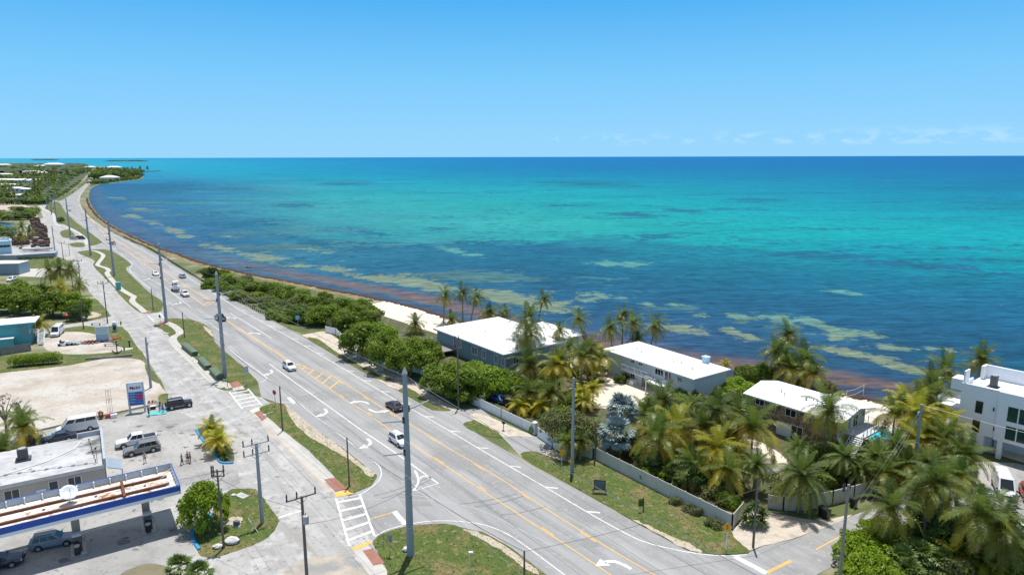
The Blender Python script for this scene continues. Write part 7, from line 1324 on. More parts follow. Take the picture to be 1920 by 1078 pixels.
# ------------------------------------------------------------------ planting plan
# palms on the beach and round the bungalow
PL = [
 (834, 552, 8.2, 'windy', 'leftmost of three tall slender palms behind the bungalow', 0, .95, .06), (867, 548, 9.0, 'windy', 'middle of three tall slender palms behind the bungalow', 1, 1.0, 0), (893, 557, 8.4, 'windy', 'rightmost of three tall slender palms behind the bungalow', 2, .95, .2),
 (847, 598, 3.2, 'coconut', 'low palm at the left corner of the bungalow', 1, .8, 0), (779, 605, 3.0, 'coconut', 'small palm alone on the white beach sand', 2, .85, 0), (917, 585, 5.5, 'windy', 'palm crown peeping over the bungalow roof ridge', 3, .95, 0), (945, 585, 5.2, 'windy', 'second palm crown peeping over the bungalow roof, nearer the sea side wing', 0, .9, 0),
 (1019, 560, 8.5, 'windy', 'tall leaning palm against the pale sea patch right of the bungalow', 1, .8, .18), (991, 598, 10.2, 'coconut', 'largest tall palm in front of the bungalow roof', 0, 1.3, 0), (990, 625, 8.5, 'coconut', 'palm just under the largest tall palm by the bungalow', 3, 1.15, 0), (992, 682, 4.6, 'coconut', 'spreading palm below the bungalow front corner', 2, 1.3, 0),
 (1049, 619, 7.0, 'windy', 'bare trunked palm at the right roof corner of the bungalow', 3, .75, 0), (1085, 596, 8.0, 'windy', 'palm with a strongly bent trunk between the two long roofs', 0, .95, -.22), (1143, 614, 6.8, 'windy', 'palm with a bent trunk left of the pale blue house roof', 1, .9, -.12), (1168, 588, 8.5, 'windy', 'tallest palm of the cluster behind the pale blue house', 2, 1.0, 0), (1188, 605, 7.6, 'windy', 'middle palm of the cluster behind the pale blue house', 3, 1.0, .03), (1229, 610, 7.8, 'windy', 'full crowned palm right of the cluster behind the pale blue house', 0, 1.15, .15), (1195, 636, 4.0, 'coconut', 'low palm at the foot of the cluster behind the pale blue house', 2, .8, 0),
 (1103, 652, 7.0, 'coconut', 'bushy palm at the left end of the pale blue house', 1, 1.1, 0), (1092, 668, 6.5, 'golden', 'tall thin trunked palm over the sandy yard', 2, .95, .02), (1120, 672, 5.0, 'golden', 'yellowing palm touching the left wall of the pale blue house', 3, 1.05, 0), (1068, 650, 5.0, 'coconut', 'short dark palm between the bungalow and the pale blue house', 0, .8, 0),
 (1047, 683, 6.2, 'golden', 'straw coloured palm in the middle of the bungalow garden', 1, 1.0, 0), (1050, 672, 7.0, 'coconut', 'dark palm behind the straw coloured palm', 3, .9, 0), (994, 735, 3.2, 'golden', 'golden fronded palm right of the blue parked car', 0, .95, 0), (1032, 735, 3.6, 'golden', 'golden fronded palm left of the plain grey pole', 2, .95, 0), (1015, 760, 1.6, 'yellowish', 'low yellow palm clump behind the white fence', 0, 1.0, 0), (975, 760, 1.4, 'yellowish', 'low yellow palm clump beside the black parked car', 1, 1.0, 0),
 (1112, 727, 3.4, 'yellowish', 'yellow feathery palm on thin stems at the yard edge', 0, .9, 0), (1098, 750, 2.2, 'yellowish', 'low yellow feathery palm under the thin stemmed one', 1, 1.0, 0), (1088, 735, 2.8, 'yellowish', 'yellow green palm right of the plain grey pole', 1, .9, 0),
 (1063, 826, 3.0, 'coconut', 'left of two small palms on the verge by the warning signs', 1, .62, 0), (1088, 826, 3.0, 'coconut', 'right of two small palms on the verge by the warning signs', 2, .62, 0),
 (1232, 815, 5.2, 'golden', 'big yellow fringed palm behind the middle of the long tan fence', 0, 1.2, 0), (1243, 750, 6.2, 'coconut', 'upright green palm above the yellow fringed palm', 0, 1.15, 0), (1268, 800, 4.8, 'golden', 'palm with brown dry fronds right of the yellow fringed palm', 3, 1.1, 0), (1212, 780, 4.6, 'coconut', 'dark palm right of the silver palms', 2, 1.0, 0),
 (1300, 758, 4.2, 'date', 'round dark feather palm behind the garden centre', 0, .95, 0), (1345, 768, 7.0, 'coconut', 'tall dark palm left of the stone house', 3, 1.15, 0), (1385, 772, 5.4, 'coconut', 'palm hiding the left corner of the stone house', 1, 1.0, 0), (1320, 800, 5.0, 'golden', 'pale fronded palm in the middle of the garden', 2, 1.05, 0), (1345, 840, 4.4, 'golden', 'yellow palm behind the lower part of the long tan fence', 3, 1.2, 0), (1365, 880, 3.6, 'golden', 'low yellow palm just inside the long tan fence', 0, .9, 0), (1300, 870, 3.0, 'coconut', 'dark low palm inside the long tan fence', 2, .9, 0),
 (1412, 800, 5.6, 'golden', 'golden palm spreading in front of the stone house', 0, 1.2, 0), (1554, 768, 8.6, 'coconut', 'tallest green palm crossing the white roof of the stone house', 2, 1.2, 0), (1497, 838, 3.4, 'date', 'round fountain shaped palm below the stone house wall', 1, .95, 0), (1418, 870, 4.2, 'date', 'dark drooping date palm above the spiky bush', 2, 1.0, 0), (1503, 890, 5.0, 'date', 'large yellow green date palm casting a star shadow on the street', 3, 1.45, 0), (1585, 855, 4.4, 'date', 'dense dark palm beside the white outside stair', 0, 1.0, 0), (1643, 855, 4.2, 'date', 'date palm left of the plain grey pole near the pool', 2, 1.05, 0), (1680, 835, 5.0, 'date', 'date palm in front of the swimming pool', 1, 1.05, 0), (1614, 880, 3.2, 'date', 'low date palm over the tan street fence', 3, .9, 0), (1660, 885, 3.4, 'coconut', 'palm with grey hanging fronds above the street fence', 1, .95, 0),
 (1478, 625, 8.8, 'coconut', 'topmost palm of the tall clump behind the stone house', 3, 1.0, 0), (1455, 655, 7.6, 'coconut', 'leftmost palm of the tall clump behind the stone house', 0, 1.1, 0), (1510, 672, 6.4, 'coconut', 'right hand palm of the tall clump behind the stone house', 1, 1.15, 0), (1485, 690, 5.0, 'golden', 'yellow fringed palm low in the clump behind the stone house', 2, 1.1, 0), (1525, 700, 4.6, 'golden', 'lowest yellow palm at the right of the clump behind the stone house', 0, 1.0, 0), (1470, 668, 6.5, 'coconut', 'middle palm of the tall clump behind the stone house', 2, 1.0, 0), (1360, 676 + 6, 2.2, 'yellowish', 'tiny yellow palm on the beach right of the pale blue roof', 0, .6, 0),
 (1772, 690, 8.6, 'coconut', 'tall palm closest to the left side of the modern villa', 0, 1.1, 0), (1748, 714, 7.8, 'coconut', 'upper palm of the dense grove left of the modern villa', 1, 1.15, 0), (1750, 738, 6.6, 'coconut', 'dark palm beside the villa balcony', 2, 1.0, 0), (1725, 745, 6.4, 'coconut', 'grey green palm on the seaward side of the grove', 3, 1.1, 0), (1698, 752, 6.0, 'golden', 'leftmost yellowish palm of the grove above the pool', 1, 1.05, 0), (1678, 776, 5.0, 'golden', 'yellow palm leaning over the beach beside the pool', 0, 1.0, 0), (1722, 778, 6.0, 'golden', 'yellow fronded palm right of the plain grey pole', 3, 1.1, 0), (1728, 805, 4.6, 'coconut', 'bright green palm below the villa balcony', 0, 1.05, 0), (1770, 822, 4.6, 'golden', 'orange fringed palm at the foot of the villa facade', 2, 1.15, 0), (1788, 848, 4.0, 'coconut', 'feathery palm in front of the villa garage', 1, 1.1, 0), (1700, 870, 3.6, 'coconut', 'palm below the plain grey pole over the street', 2, 1.0, 0), (1812, 852, 4.4, 'coconut', 'palm crowding the foot of the villa facade', 1, 1.1, 0), (1776, 795, 5.0, 'golden', 'golden palm between the pool grove and the villa corner', 1, 1.0, 0), (1842, 672, 8.2, 'coconut', 'palm top showing behind the villa roof screen', 3, 1.0, 0), (1715, 820, 4.2, 'golden', 'low golden palm beside the plain grey pole', 1, .95, 0), (1740, 868, 4.0, 'date', 'dark date palm above the tall street palm', 0, 1.0, 0),
 (1671, 948, 6.0, 'coconut', 'slim palm rising out of the bright hedge', 1, .95, 0), (1760, 902, 8.2, 'coconut', 'tallest palm at the lower right above the undergrowth', 3, 1.1, -.1), (1738, 915, 7.2, 'coconut', 'palm leaning beside the tallest lower right palm', 0, .95, -.06), (1840, 962, 7.4, 'coconut', 'wide palm in front of the parked white car at lower right', 2, 1.2, 0), (1880, 985, 6.2, 'coconut', 'palm overhanging the lower right corner', 1, 1.1, 0), (1800, 890, 5.0, 'coconut', 'dark palm between the cargo van and the tallest lower right palm', 2, 1.0, 0), (1790, 1040, 2.0, 'yellowish', 'yellow green low palm in the undergrowth', 1, .95, 0), (1850, 1055, 1.8, 'yellowish', 'bright yellow palm at the bottom right', 0, 1.0, 0),
 (42, 800, 3.6, 'golden', 'yellow tipped palm at the corner of the gravel lot', 0, 1.05, 0), (38, 778, 4.6, 'coconut', 'green palm top behind the yellow tipped palm', 2, .75, 0), (8, 845, 3.0, 'golden', 'yellow palm at the left edge behind the shop', 2, 1.0, 0), (397, 803, 2.6, 'yellowish', 'upper of two yellow palms in the blue kerbed bed', 0, 1.0, 0), (409, 824, 2.4, 'yellowish', 'lower of two yellow palms in the blue kerbed bed', 1, 1.0, 0),
 (92, 506, 7.5, 'coconut', 'left of the palms rising over the dark grove', 0, 1.15, 0), (111, 503, 8.0, 'coconut', 'middle of the palms rising over the dark grove', 1, 1.2, 0), (132, 503, 7.6, 'coconut', 'right of the palms rising over the dark grove', 2, 1.1, 0), (113, 538, 5.5, 'golden', 'straw fronded palm in front of the dark grove', 1, 1.1, 0), (148, 532, 5.5, 'coconut', 'palm beside the frontage road by the dark grove', 3, .95, 0), (73, 607, 3.4, 'golden', 'small palm beside the teal house stair', 3, .85, 0),
 (40, 424, 7.5, 'coconut', 'dark palm beside the canal', 0, 1.15, 0), (55, 432, 6.6, 'coconut', 'palm in front of the brown trap stacks', 2, 1.1, 0), (38, 440, 6.0, 'coconut', 'lower palm behind the pale blue office', 1, .9, 0),
]
for q in PL: palm(q[0], q[1], q[2], q[3], q[4], q[5], q[6], q[7])
fan_palm(1166, 768, 5.6, 'silver', 'taller blue grey silver fan palm behind the tan fence corner', 1.35); fan_palm(1156, 815, 3.6, 'silver', 'lower blue grey silver fan palm behind the tan fence corner', 1.4)
fan_palm(336, 1066, 1.6, 'sabal', 'left green fan palm at the bottom edge', 1.15); fan_palm(372, 1078, 1.4, 'sabal', 'right green fan palm at the bottom edge', 1.1)
for i, (u, v, h_, sc, lb_) in enumerate([(1690, 1050, 1.5, 1.3, 'fan palm beside the bright hedge at lower right'), (1725, 1042, 1.6, 1.3, 'fan palm under the leaning lower right palm'), (1765, 1055, 1.4, 1.2, 'fan palm at the foot of the tallest lower right palm'), (1808, 1045, 1.7, 1.2, 'fan palm at the foot of the wide lower right palm'), (1705, 1075, 1.3, 1.2, 'lowest fan palm along the bottom right edge'), (1755, 1020, 1.8, 1.2, 'fan palm in deep shade at lower right')]): fan_palm(u, v, h_, 'sabal', lb_, sc)
# spiky bush and the small round plants
t = thing('spiky_bush', 'dense spiky leaved bush on the sandy street corner', 'bush', (*G(1414, 985), 0)); rn = random.Random(5)
for i, (dx, dy, z, s_) in enumerate([(0, 0, 2.6, 1.0), (-.9, .2, 1.8, .95), (.9, -.1, 1.9, .95), (-.4, -.7, 1.2, .95), (.6, -.8, 1.1, .9), (0, .7, 2.0, .95), (1.2, .5, 1.2, .9), (-1.3, -.3, 1.0, .9)]): o = obj('leaf_rosette', FAN['spiky'], t); o.location = (dx, dy, z); o.scale = (s_,) * 3; o.rotation_euler = (rn.uniform(-.4, .4), rn.uniform(-.4, .4), i)
b = MB(); [b.bar((0, 0, 0), (dx, dy, z), .06, 5) for dx, dy, z in ((0, 0, 2.6), (-.9, .2, 1.8), (.9, -.1, 1.9), (.6, -.8, 1.1))]; b.build('stems', bark_m, t)
for u, v, s_, lb_ in [(419, 850, 1.3, 'dark round cycad at the lower end of the yellow palm bed'), (412, 842, 1.0, 'smaller cycad next to the lower yellow palm'), (422, 858, 1.0, 'round cycad at the tip of the blue kerb')]: t = thing('cycad', lb_, 'shrub', (*G(u, v + 3), .1)); o = obj('crown', FAN['spiky'], t); o.location = (0, 0, .5); o.scale = (s_,) * 3; b = MB(); b.lathe([(.25, 0), (.28, .4), (.1, .55)], 8); b.build('trunk', bark_m, t)
# broadleaf trees: foot pixel, width, height
BT = [
 (680, 668, 11, 7.6, 'broad', 'big rounded tree at the left end of the roadside row'), (728, 690, 10.5, 7.6, 'broad', 'second big rounded tree of the roadside row'), (770, 705, 10.5, 7.8, 'broad', 'third big rounded tree of the roadside row beside the white fence'), (715, 660, 9, 6.8, 'bright', 'bright crowned tree behind the roadside row'), (800, 690, 8, 6, 'broad', 'darker tree between the row and the bungalow deck'),
 (838, 742, 10, 6.4, 'broad', 'wide low tree in front of the old wooden pole'), (876, 752, 9.5, 6.2, 'broad', 'wide low tree right of the old wooden pole'), (916, 742, 9, 5.6, 'bright', 'bright green tree below the bungalow windows'), (950, 740, 7, 4.6, 'bright', 'bright bush right of the bungalow front corner'), (890, 725, 8, 5.2, 'bright', 'bright tree touching the bungalow wall'),
 (1062, 838, 8.6, 6.4, 'fineolive', 'fine leaved olive green tree around the plain grey pole'), (1092, 842, 6.5, 5.6, 'fineolive', 'fine leaved olive tree behind the two small verge palms'),
 (386, 990, 6.4, 5.8, 'bright', 'round bright green tree on the grass island beside the canopy'),
 (20, 585, 12, 7.5, 'broad', 'leftmost big tree of the dark grove above the teal house'), (62, 590, 12, 7.5, 'broad', 'second big tree of the dark grove above the teal house'), (100, 594, 11, 7.2, 'broad', 'third big tree of the dark grove beside the camper van'), (138, 592, 9, 6.8, 'bright', 'yellow green tree at the roadside end of the dark grove'), (40, 566, 11, 6.8, 'broad', 'tree at the back of the dark grove'), (-18, 575, 12, 7.5, 'broad', 'big tree cut off by the left edge above the teal house'), (88, 568, 9, 6, 'broad', 'back tree of the dark grove under the palms'), (150, 600, 6, 5, 'dark', 'dark tree shading the side lane'),
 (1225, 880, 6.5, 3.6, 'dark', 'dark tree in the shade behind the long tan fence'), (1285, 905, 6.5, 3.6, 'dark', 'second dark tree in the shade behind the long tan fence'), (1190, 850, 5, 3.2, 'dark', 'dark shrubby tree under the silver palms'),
 (1400, 722, 6, 3.8, 'broad', 'dark sea grape left of the tall palm clump'), (1425, 718, 6, 4.0, 'broad', 'dark sea grape under the leftmost clump palm'), (1375, 745, 8, 3.6, 'bright', 'bright bush in front of the pale blue house end'), (1335, 740, 7, 3.2, 'bright', 'bright bush below the pale blue house roof corner'), (1290, 748, 6.5, 3.2, 'bright', 'bright bush beside the pale blue house stairs'), (1222, 772, 4.6, 2.8, 'bright', 'bright bush at the edge of the sandy yard'), (1168, 716, 4, 1.8, 'dark', 'dark hedge bush against the pale blue house wall'),
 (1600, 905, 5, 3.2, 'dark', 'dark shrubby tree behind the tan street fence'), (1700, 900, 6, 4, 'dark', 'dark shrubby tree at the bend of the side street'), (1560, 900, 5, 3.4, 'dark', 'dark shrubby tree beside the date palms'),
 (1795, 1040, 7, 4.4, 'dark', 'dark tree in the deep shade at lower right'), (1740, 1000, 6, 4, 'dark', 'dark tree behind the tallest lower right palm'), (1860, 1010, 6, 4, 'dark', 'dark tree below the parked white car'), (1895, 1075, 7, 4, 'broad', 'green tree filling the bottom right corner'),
]
for i, q in enumerate(BT): tree(q[0], q[1], q[2], q[3], q[4], q[5], i)
# bright hedge at the lower right: several clipped shrubs growing into each other
HB = [(1598, 1050, 5.5, 2.9), (1628, 1040, 5.5, 3.0), (1655, 1030, 5, 3.0), (1610, 1085, 5.5, 3.0), (1645, 1075, 5.5, 3.1), (1680, 1068, 5, 2.8), (1622, 1112, 6, 3.0), (1665, 1105, 6, 3.0), (1598, 1020, 3.4, 2.0), (1640, 1000, 4, 2.2), (1665, 1000, 4, 2.4)]
for i, (u, v, w_, h_) in enumerate(HB): tree(u, v, w_, h_, 'brightbush', 'bright green shrub in the hedge beside the thick weathered pole', i, 'shrubs of the bright hedge at lower right', 'shrub', 'shrub')
# long clipped hedge on the left
t = thing('hedge', 'long bright clipped hedge between the grey fence and the gravel lot', 'hedge', (*G(68, 684), 0), math.atan2(G(113, 680)[1] - G(20, 688)[1], G(113, 680)[0] - G(20, 688)[0])); wh = math.hypot(G(113, 680)[0] - G(20, 688)[0], G(113, 680)[1] - G(20, 688)[1]) / 2
obj('foliage', crown_mesh(55, [(-wh * .85 + wh * 1.7 * i / 8, 0, 1.35, 1.25, 1.3, 1.35) for i in range(9)], 7000, .26, leafmat('lime_leaf', (.16, .27, .012), (.36, .48, .03), .38), .06, .1), t); b = MB(); [b.bar((-wh * .9 + wh * .2 * i, 0, 0), (-wh * .9 + wh * .2 * i, .1, 1.2), .08, 5) for i in range(10)]; b.bbox(-wh * .9, wh * .9, -.7, .7, .7, 1.9, .5); b.build('stems', trunk_m, t)
t = thing('tree', 'sparse pale leafless looking tree at the left edge of the gravel lot', 'tree', (*G(12, 812), 0)); obj('trunk', wood_mesh(9, 6.0, 2.4, .16, 9), t); obj('crown', crown_mesh(66, [(l[0], l[1], l[2] + 1.4, l[3], l[4], l[5]) for l in lobes_for(5, 'open')], 900, .26, leaf_p, .3, .5), t)
tree(62, 832, 3, 2.2, 'olive', 'brown leaved shrub right of the yellow tipped palm', 1, None, 'shrub', 'shrub')
# coastal scrub between the guardrail and the shore
SC = [(398, 525, 6.5, 5.2, 'dark'), (392, 540, 6, 3.4, 'bush'), (412, 545, 6.5, 3.6, 'bush'), (432, 535, 7, 3.6, 'bush'), (455, 540, 7.5, 3.4, 'bush'), (478, 545, 8, 3.8, 'bush'), (500, 548, 8, 3.8, 'bush'), (522, 555, 8, 3.6, 'bush'), (545, 562, 8.5, 4.0, 'bush'), (567, 568, 9, 4.2, 'bush'), (590, 575, 8.5, 3.8, 'bush'), (610, 585, 7, 4.6, 'broad'), (640, 592, 8, 5.0, 'broad'), (662, 600, 7.5, 4.6, 'broad'), (620, 605, 8, 5, 'broad'), (650, 618, 8, 5, 'broad'), (598, 610, 8, 5.2, 'broad'), (575, 606, 7, 4.6, 'dark'), (560, 600, 6, 4, 'dark'), (680, 612, 7, 4, 'broad'), (430, 552, 5, 1.6, 'scrub'), (450, 558, 6, 1.4, 'scrub'), (470, 566, 6.5, 1.3, 'scrub'), (492, 575, 6.5, 1.3, 'scrub'), (515, 585, 6, 1.6, 'scrub'), (500, 563, 7, 1.5, 'scrub'), (525, 572, 7, 1.6, 'scrub'), (548, 582, 7, 1.8, 'scrub'), (540, 595, 6, 1.8, 'scrub'), (480, 556, 6, 2.0, 'brightbush'), (440, 546, 5, 2.2, 'brightbush'), (552, 572, 7, 2.4, 'olive'), (575, 585, 7, 3.0, 'bush'), (465, 548, 5, 2.6, 'olive'), (535, 600, 4, 1.6, 'brightbush'), (596, 592, 6, 3.2, 'olive'), (700, 600, 5, 2.4, 'olive'), (712, 590, 4, 1.4, 'scrub')]
sheet('scrub_ground', smooth(gp([(380, 512), (400, 505), (470, 520), (540, 533), (606, 548), (690, 568), (720, 590), (700, 615), (660, 640), (612, 622), (585, 626), (566, 626), (519, 601), (460, 570), (420, 548)]), 3), 0.03, mat('scrub_cover', (.10, .125, .04), .95, .35, .5, .8, 4, var2=[((.20, .19, .085), .3, .5, .7), ((.055, .085, .02), .4, .52, .66)]), jit=.3)
rn = random.Random(21)
for i in range(80):
    t_ = rn.random(); k = rn.choice(['bush', 'bush', 'brightbush', 'scrub', 'olive', 'broad']); u = 385 + 320 * t_; lo = 506 + (u - 400) * .225; hi = 540 + (u - 400) * .56 if u < 520 else 603 + (u - 520) * .2
    v = lo + 5 + (hi - lo - 10) * rn.random(); f = .35 + .65 * abs(1 - 2 * (v - lo) / (hi - lo)) if k != 'scrub' else 1; SC.append((u, v, 5 + 3 * rn.random(), .85 * (1.4 if k == 'scrub' else 2.2 + 1.6 * rn.random() + (1.2 if u > 590 else 0)) * f, k))
for i, (u, v, w_, h_, k) in enumerate(SC):
    lb_ = {'bush': 'rounded dark green bush in the seaside scrub', 'broad': 'taller green tree at the thick end of the seaside scrub', 'dark': 'dark upright bush at the edge of the seaside scrub', 'scrub': 'low grey green bush filling the seaside scrub', 'brightbush': 'bright green bush dotted in the seaside scrub', 'olive': 'olive toned bush in the seaside scrub'}[k]
    tree(u, v, w_, h_, k, lb_, i, lb_.replace('bush', 'bushes').replace('tree ', 'trees '), 'bush' if k != 'broad' else 'tree', 'bush' if k != 'broad' else 'tree')
# shrubs in the gardens, under the palms
US = [(1120, 855, 3), (1150, 862, 3.4), (1210, 895, 4), (1255, 900, 4), (1320, 915, 4), (1340, 935, 4), (1360, 948, 3.4), (1310, 850, 4.5), (1270, 840, 4.5), (1365, 830, 4.5), (1330, 770, 5), (1260, 785, 5), (1385, 925, 3.5), (1470, 920, 4), (1545, 910, 4), (1625, 905, 4), (1650, 880, 4), (1590, 830, 4), (1620, 850, 4), (1725, 880, 4), (1760, 870, 4), (1690, 880, 4), (1720, 850, 5), (1750, 845, 5), (985, 770, 4), (1040, 790, 4), (1060, 770, 4), (1020, 745, 4), (1075, 705, 5), (1055, 700, 5), (1030, 715, 5), (1110, 700, 5), (1130, 700, 4), (960, 735, 4), (1450, 710, 5), (1490, 735, 5), (1525, 745, 4), (1555, 735, 4), (1770, 790, 5), (1740, 815, 5), (1710, 800, 5), (1695, 830, 4), (1830, 1050, 4), (1770, 1030, 4), (1725, 1080, 5), (1775, 1085, 5), (1835, 1085, 5), (1870, 1045, 4), (1715, 1010, 4), (1815, 1000, 4), (1160, 716, 2.4)]
rn = random.Random(31)
for i in range(60):
    A_ = rn.choice([((985, 790), (1250, 890), (1180, 740), (1000, 700)), ((1150, 860), (1370, 960), (1420, 880), (1240, 770)), ((1250, 770), (1400, 800), (1390, 745), (1290, 745)), ((1480, 915), (1660, 905), (1680, 850), (1560, 840)), ((1690, 890), (1760, 860), (1780, 780), (1700, 800)), ((1690, 1070), (1890, 1080), (1870, 1010), (1700, 1000))]); a_, b_ = rn.random(), rn.random()
    q0 = [A_[0][k] + (A_[1][k] - A_[0][k]) * a_ for k in (0, 1)]; q1 = [A_[3][k] + (A_[2][k] - A_[3][k]) * a_ for k in (0, 1)]; u, v = q0[0] + (q1[0] - q0[0]) * b_, q0[1] + (q1[1] - q0[1]) * b_
    if 1095 < u < 1250 and v < 765 or 1385 < u < 1470 and 835 < v < 880: continue
    US.append((u, v, 3 + 2.4 * rn.random()))
for i, (u, v, w_) in enumerate(US):
    k = ('shrub', 'brightbush', 'bush', 'olive')[i * 7 % 4]; lb_ = {'shrub': 'small dark shrub under the garden palms', 'brightbush': 'small bright shrub under the garden palms', 'bush': 'mid green shrub under the garden palms', 'olive': 'olive toned shrub under the garden palms'}[k]
    tree(u, v, w_, w_ * .55, k, lb_, i, lb_.replace('shrub', 'shrubs'), 'shrub', 'shrub')
for i, (u, v) in enumerate([(932, 775), (992, 805), (887, 757), (1000, 812)]): tree(u, v, 1.6, 1.5, 'brightbush', 'small yellow green bush against the white fence', i, 'small bushes against the white fence', 'shrub', 'shrub')
for i in range(14): tree(36 + i * 4.8, 487.3 - i * .15, 1.3, 1.3, 'shrub', 'small plant in the row along the blue grey wall', i, 'plants along the blue grey wall', 'shrub', 'shrub')
tree(115, 419, 5, 4.5, 'dark', 'lone dark shrub on the verge beside a tall pole', 1, None, 'shrub', 'shrub'); tree(40, 401, 8, 6.5, 'dark', 'round dark tree at the edge of the bare ground', 2)
for i, (u, v) in enumerate([(1265, 945), (1290, 958), (1330, 982), (1305, 965), (1345, 990)]): tree(u, v, 1.8, 1.0, 'olive', 'tuft of pale grass at the foot of the long tan fence', i, 'grass tufts along the long tan fence', 'grass_tuft', 'grass tuft')
# rough grass standing on the verges
b = MB(); rn = random.Random(15); vn = 0
from mathutils.geometry import intersect_point_tri_2d
for V_ in VERGES:
    xs = [p.x for p in V_]; ys = [p.y for p in V_]
    if min(ys) > 190: continue
    tr_ = tessellate_polygon([[Vector((p.x, p.y, 0)) for p in V_]])
    for t_ in tr_:
        A, B, C = (V_[k] for k in t_); ar = abs((B - A).cross(C - A)) / 2; cnt = ar * (5 if min(ys) < 120 else 2.5); cnt = int(cnt) + (rn.random() < cnt % 1)
        for _ in range(cnt):
            r1, r2 = rn.random(), rn.random()
            if r1 + r2 > 1: r1, r2 = 1 - r1, 1 - r2
            p = A + (B - A) * r1 + (C - A) * r2; h_ = rn.uniform(.03, .10); tint = rn.random() ** 1.5
            for k in range(2): a = rn.uniform(0, 3.14); d = Vector((math.cos(a), math.sin(a))) * rn.uniform(.06, .16); b.add([(p.x - d.x, p.y - d.y, .055), (p.x + d.x, p.y + d.y, .055), (p.x + rn.uniform(-.1, .1), p.y + rn.uniform(-.1, .1), .06 + h_)], [(0, 1, 2)], tint)
o = b.build('grass', leafmat('verge_grass', (.15, .21, .035), (.31, .28, .11), .35, .8)); tag(o, 'rough mown grass with dry straw tufts on the road verges', 'grass', kind='stuff')
# --- trap stacks in the boatyard
trap_m = mat('brown_trap_slats', (.16, .10, .07), .9, .35, 2.2, var2=[((.05, .035, .03), 3, .5, .62), ((.34, .26, .2), 1.2, .66, .75)])
for i, (u0, v0, u1, v1) in enumerate([(22, 461, 58, 459), (60, 466, 98, 463), (22, 451, 60, 449), (62, 452, 95, 449), (58, 443, 92, 441), (62, 434, 90, 432), (64, 426, 80, 424), (62, 417, 77, 415), (66, 470, 99, 467), (24, 456, 56, 454.5), (62, 459, 97, 456.5), (60, 447.5, 93, 445), (62, 438.5, 91, 436.5), (63, 430, 88, 428), (63, 421.5, 79, 419.5)]):
    A, B = Vector(G(u0, v0)), Vector(G(u1, v1)); L_ = (B - A).length; t = thing('trap_stack', 'row of stacked brown wooden fishing traps in the boatyard', 'trap stack', (*A, .02), math.atan2((B - A).y, (B - A).x), 'stacks of fishing traps in the boatyard'); b = MB(); rn = random.Random(i); n_ = int(L_ / 1.3)
    for k in range(n_):
        for r_ in range(rn.randint(3, 5)): b.box(k * 1.3 + .04, k * 1.3 + 1.24, rn.uniform(-.1, .1), 2.4 + rn.uniform(-.1, .1), r_ * .62 + .02, r_ * .62 + .6)
    b.build('traps', trap_m, t)
# --- far houses
FH = [(28, 360, 22, 10, 4.5, 4, 'wide white roofed house at the near edge of the distant trees'), (46, 361, 12, 9, 4.2, 3, 'smaller white roofed house right of the wide one'), (31, 372, 20, 7, 3.4, 6, 'low long white roof in front of the wide white house'), (40, 343, 22, 12, 5, 30, 'left half of the white gabled house cluster'), (52, 344, 16, 12, 5, -25, 'middle of the white gabled house cluster'), (64, 342, 18, 10, 4.5, 10, 'right house of the white gabled cluster'), (4, 331, 40, 14, 5, 5, 'long pale house at the left edge among the trees'), (8, 343, 40, 14, 5, -4, 'grey walled building at the left edge with a pale roof'), (62, 327, 60, 16, 7, 4, 'long flat roofed building deep in the trees'), (77, 328, 24, 14, 6, 4, 'short flat roofed building right of the long one'), (97, 314, 90, 40, 14, 0, 'white building standing on the far shore'), (73, 315.5, 50, 26, 9, 0, 'small white roof left of the far shore building'), (2, 313, 80, 30, 10, 0, 'white roof at the far left edge near the horizon'), (202, 341, 30, 22, 8, 8, 'white roofed house on the wooded point by the bay'), (211, 319, 50, 24, 10, 0, 'small white roof among palms on the point'), (166, 318, 40, 22, 9, 0, 'small white roof where the highway disappears'), (14, 352, 24, 9, 4, 0, 'white roof left of the gabled cluster'), (233, 331, 14, 12, 5, 0, 'tiny pale hut near the tip of the point')]
for u, v, L_, D_, h_, rz, lb_ in FH:
    X, Y = G(u, v); t = thing('house', lb_, 'house', (X, Y, 0), rad(rz)); b = MB(); b.box(-L_ / 2 + .4, L_ / 2 - .4, .4, D_ - .4, 0, h_); b.build('wall', white_wall if 'grey' not in lb_ else gb, t); b = MB(); hip(b, -L_ / 2, L_ / 2, 0, D_, h_ + .02, h_ + D_ * .17, .3, gable='gabled' in lb_); b.build('roof', white_metal, t)
    b = MB(); n_ = max(2, int(L_ / 5)); [b.box(-L_ / 2 + (k + .3) * L_ / n_, -L_ / 2 + (k + .7) * L_ / n_, .33, .39, h_ * .3, h_ * .75) for k in range(n_)]; b.build('window_band', glass, t)
# --- distant woodland: single trees in front, one mass behind
FT = [crown_mesh(300 + k, [(0, 0, 3.2, 3.2, 3.2, 2.6), (1.8, .8, 2.4, 2.2, 2.2, 1.8), (-1.6, -.8, 2.6, 2.3, 2.3, 1.9)], 300, 1.25, leaf_d if k < 2 else leaf_g, .2) for k in range(3)]
fb = MB(); fb.tube([(0, 0, 0), (0, 0, 3)], [.3, .2], 5); FTT = fb.mesh('trunk', trunk_m)
def far_tree(u, v, w_, h_, i, label, group): t = thing('bush' if 'bush' in label else 'tree', label, 'bush' if 'bush' in label else 'tree', (*G(u, v), 0), i * 1.7, group, (w_ / 7, w_ / 7, h_ / 6)); obj('crown', FT[i % 3], t); obj('trunk', FTT, t)
rn = random.Random(77); placed = 0
def inland(u, v):     # left of the frontage road and off the open ground
    lim = [(312, 172), (322, 164), (335, 140), (350, 117), (365, 98), (380, 84), (385, 72)]
    for (va, ua), (vb, ub) in zip(lim, lim[1:]):
        if va <= v <= vb: return u < ua + (ub - ua) * (v - va) / (vb - va)
    return False
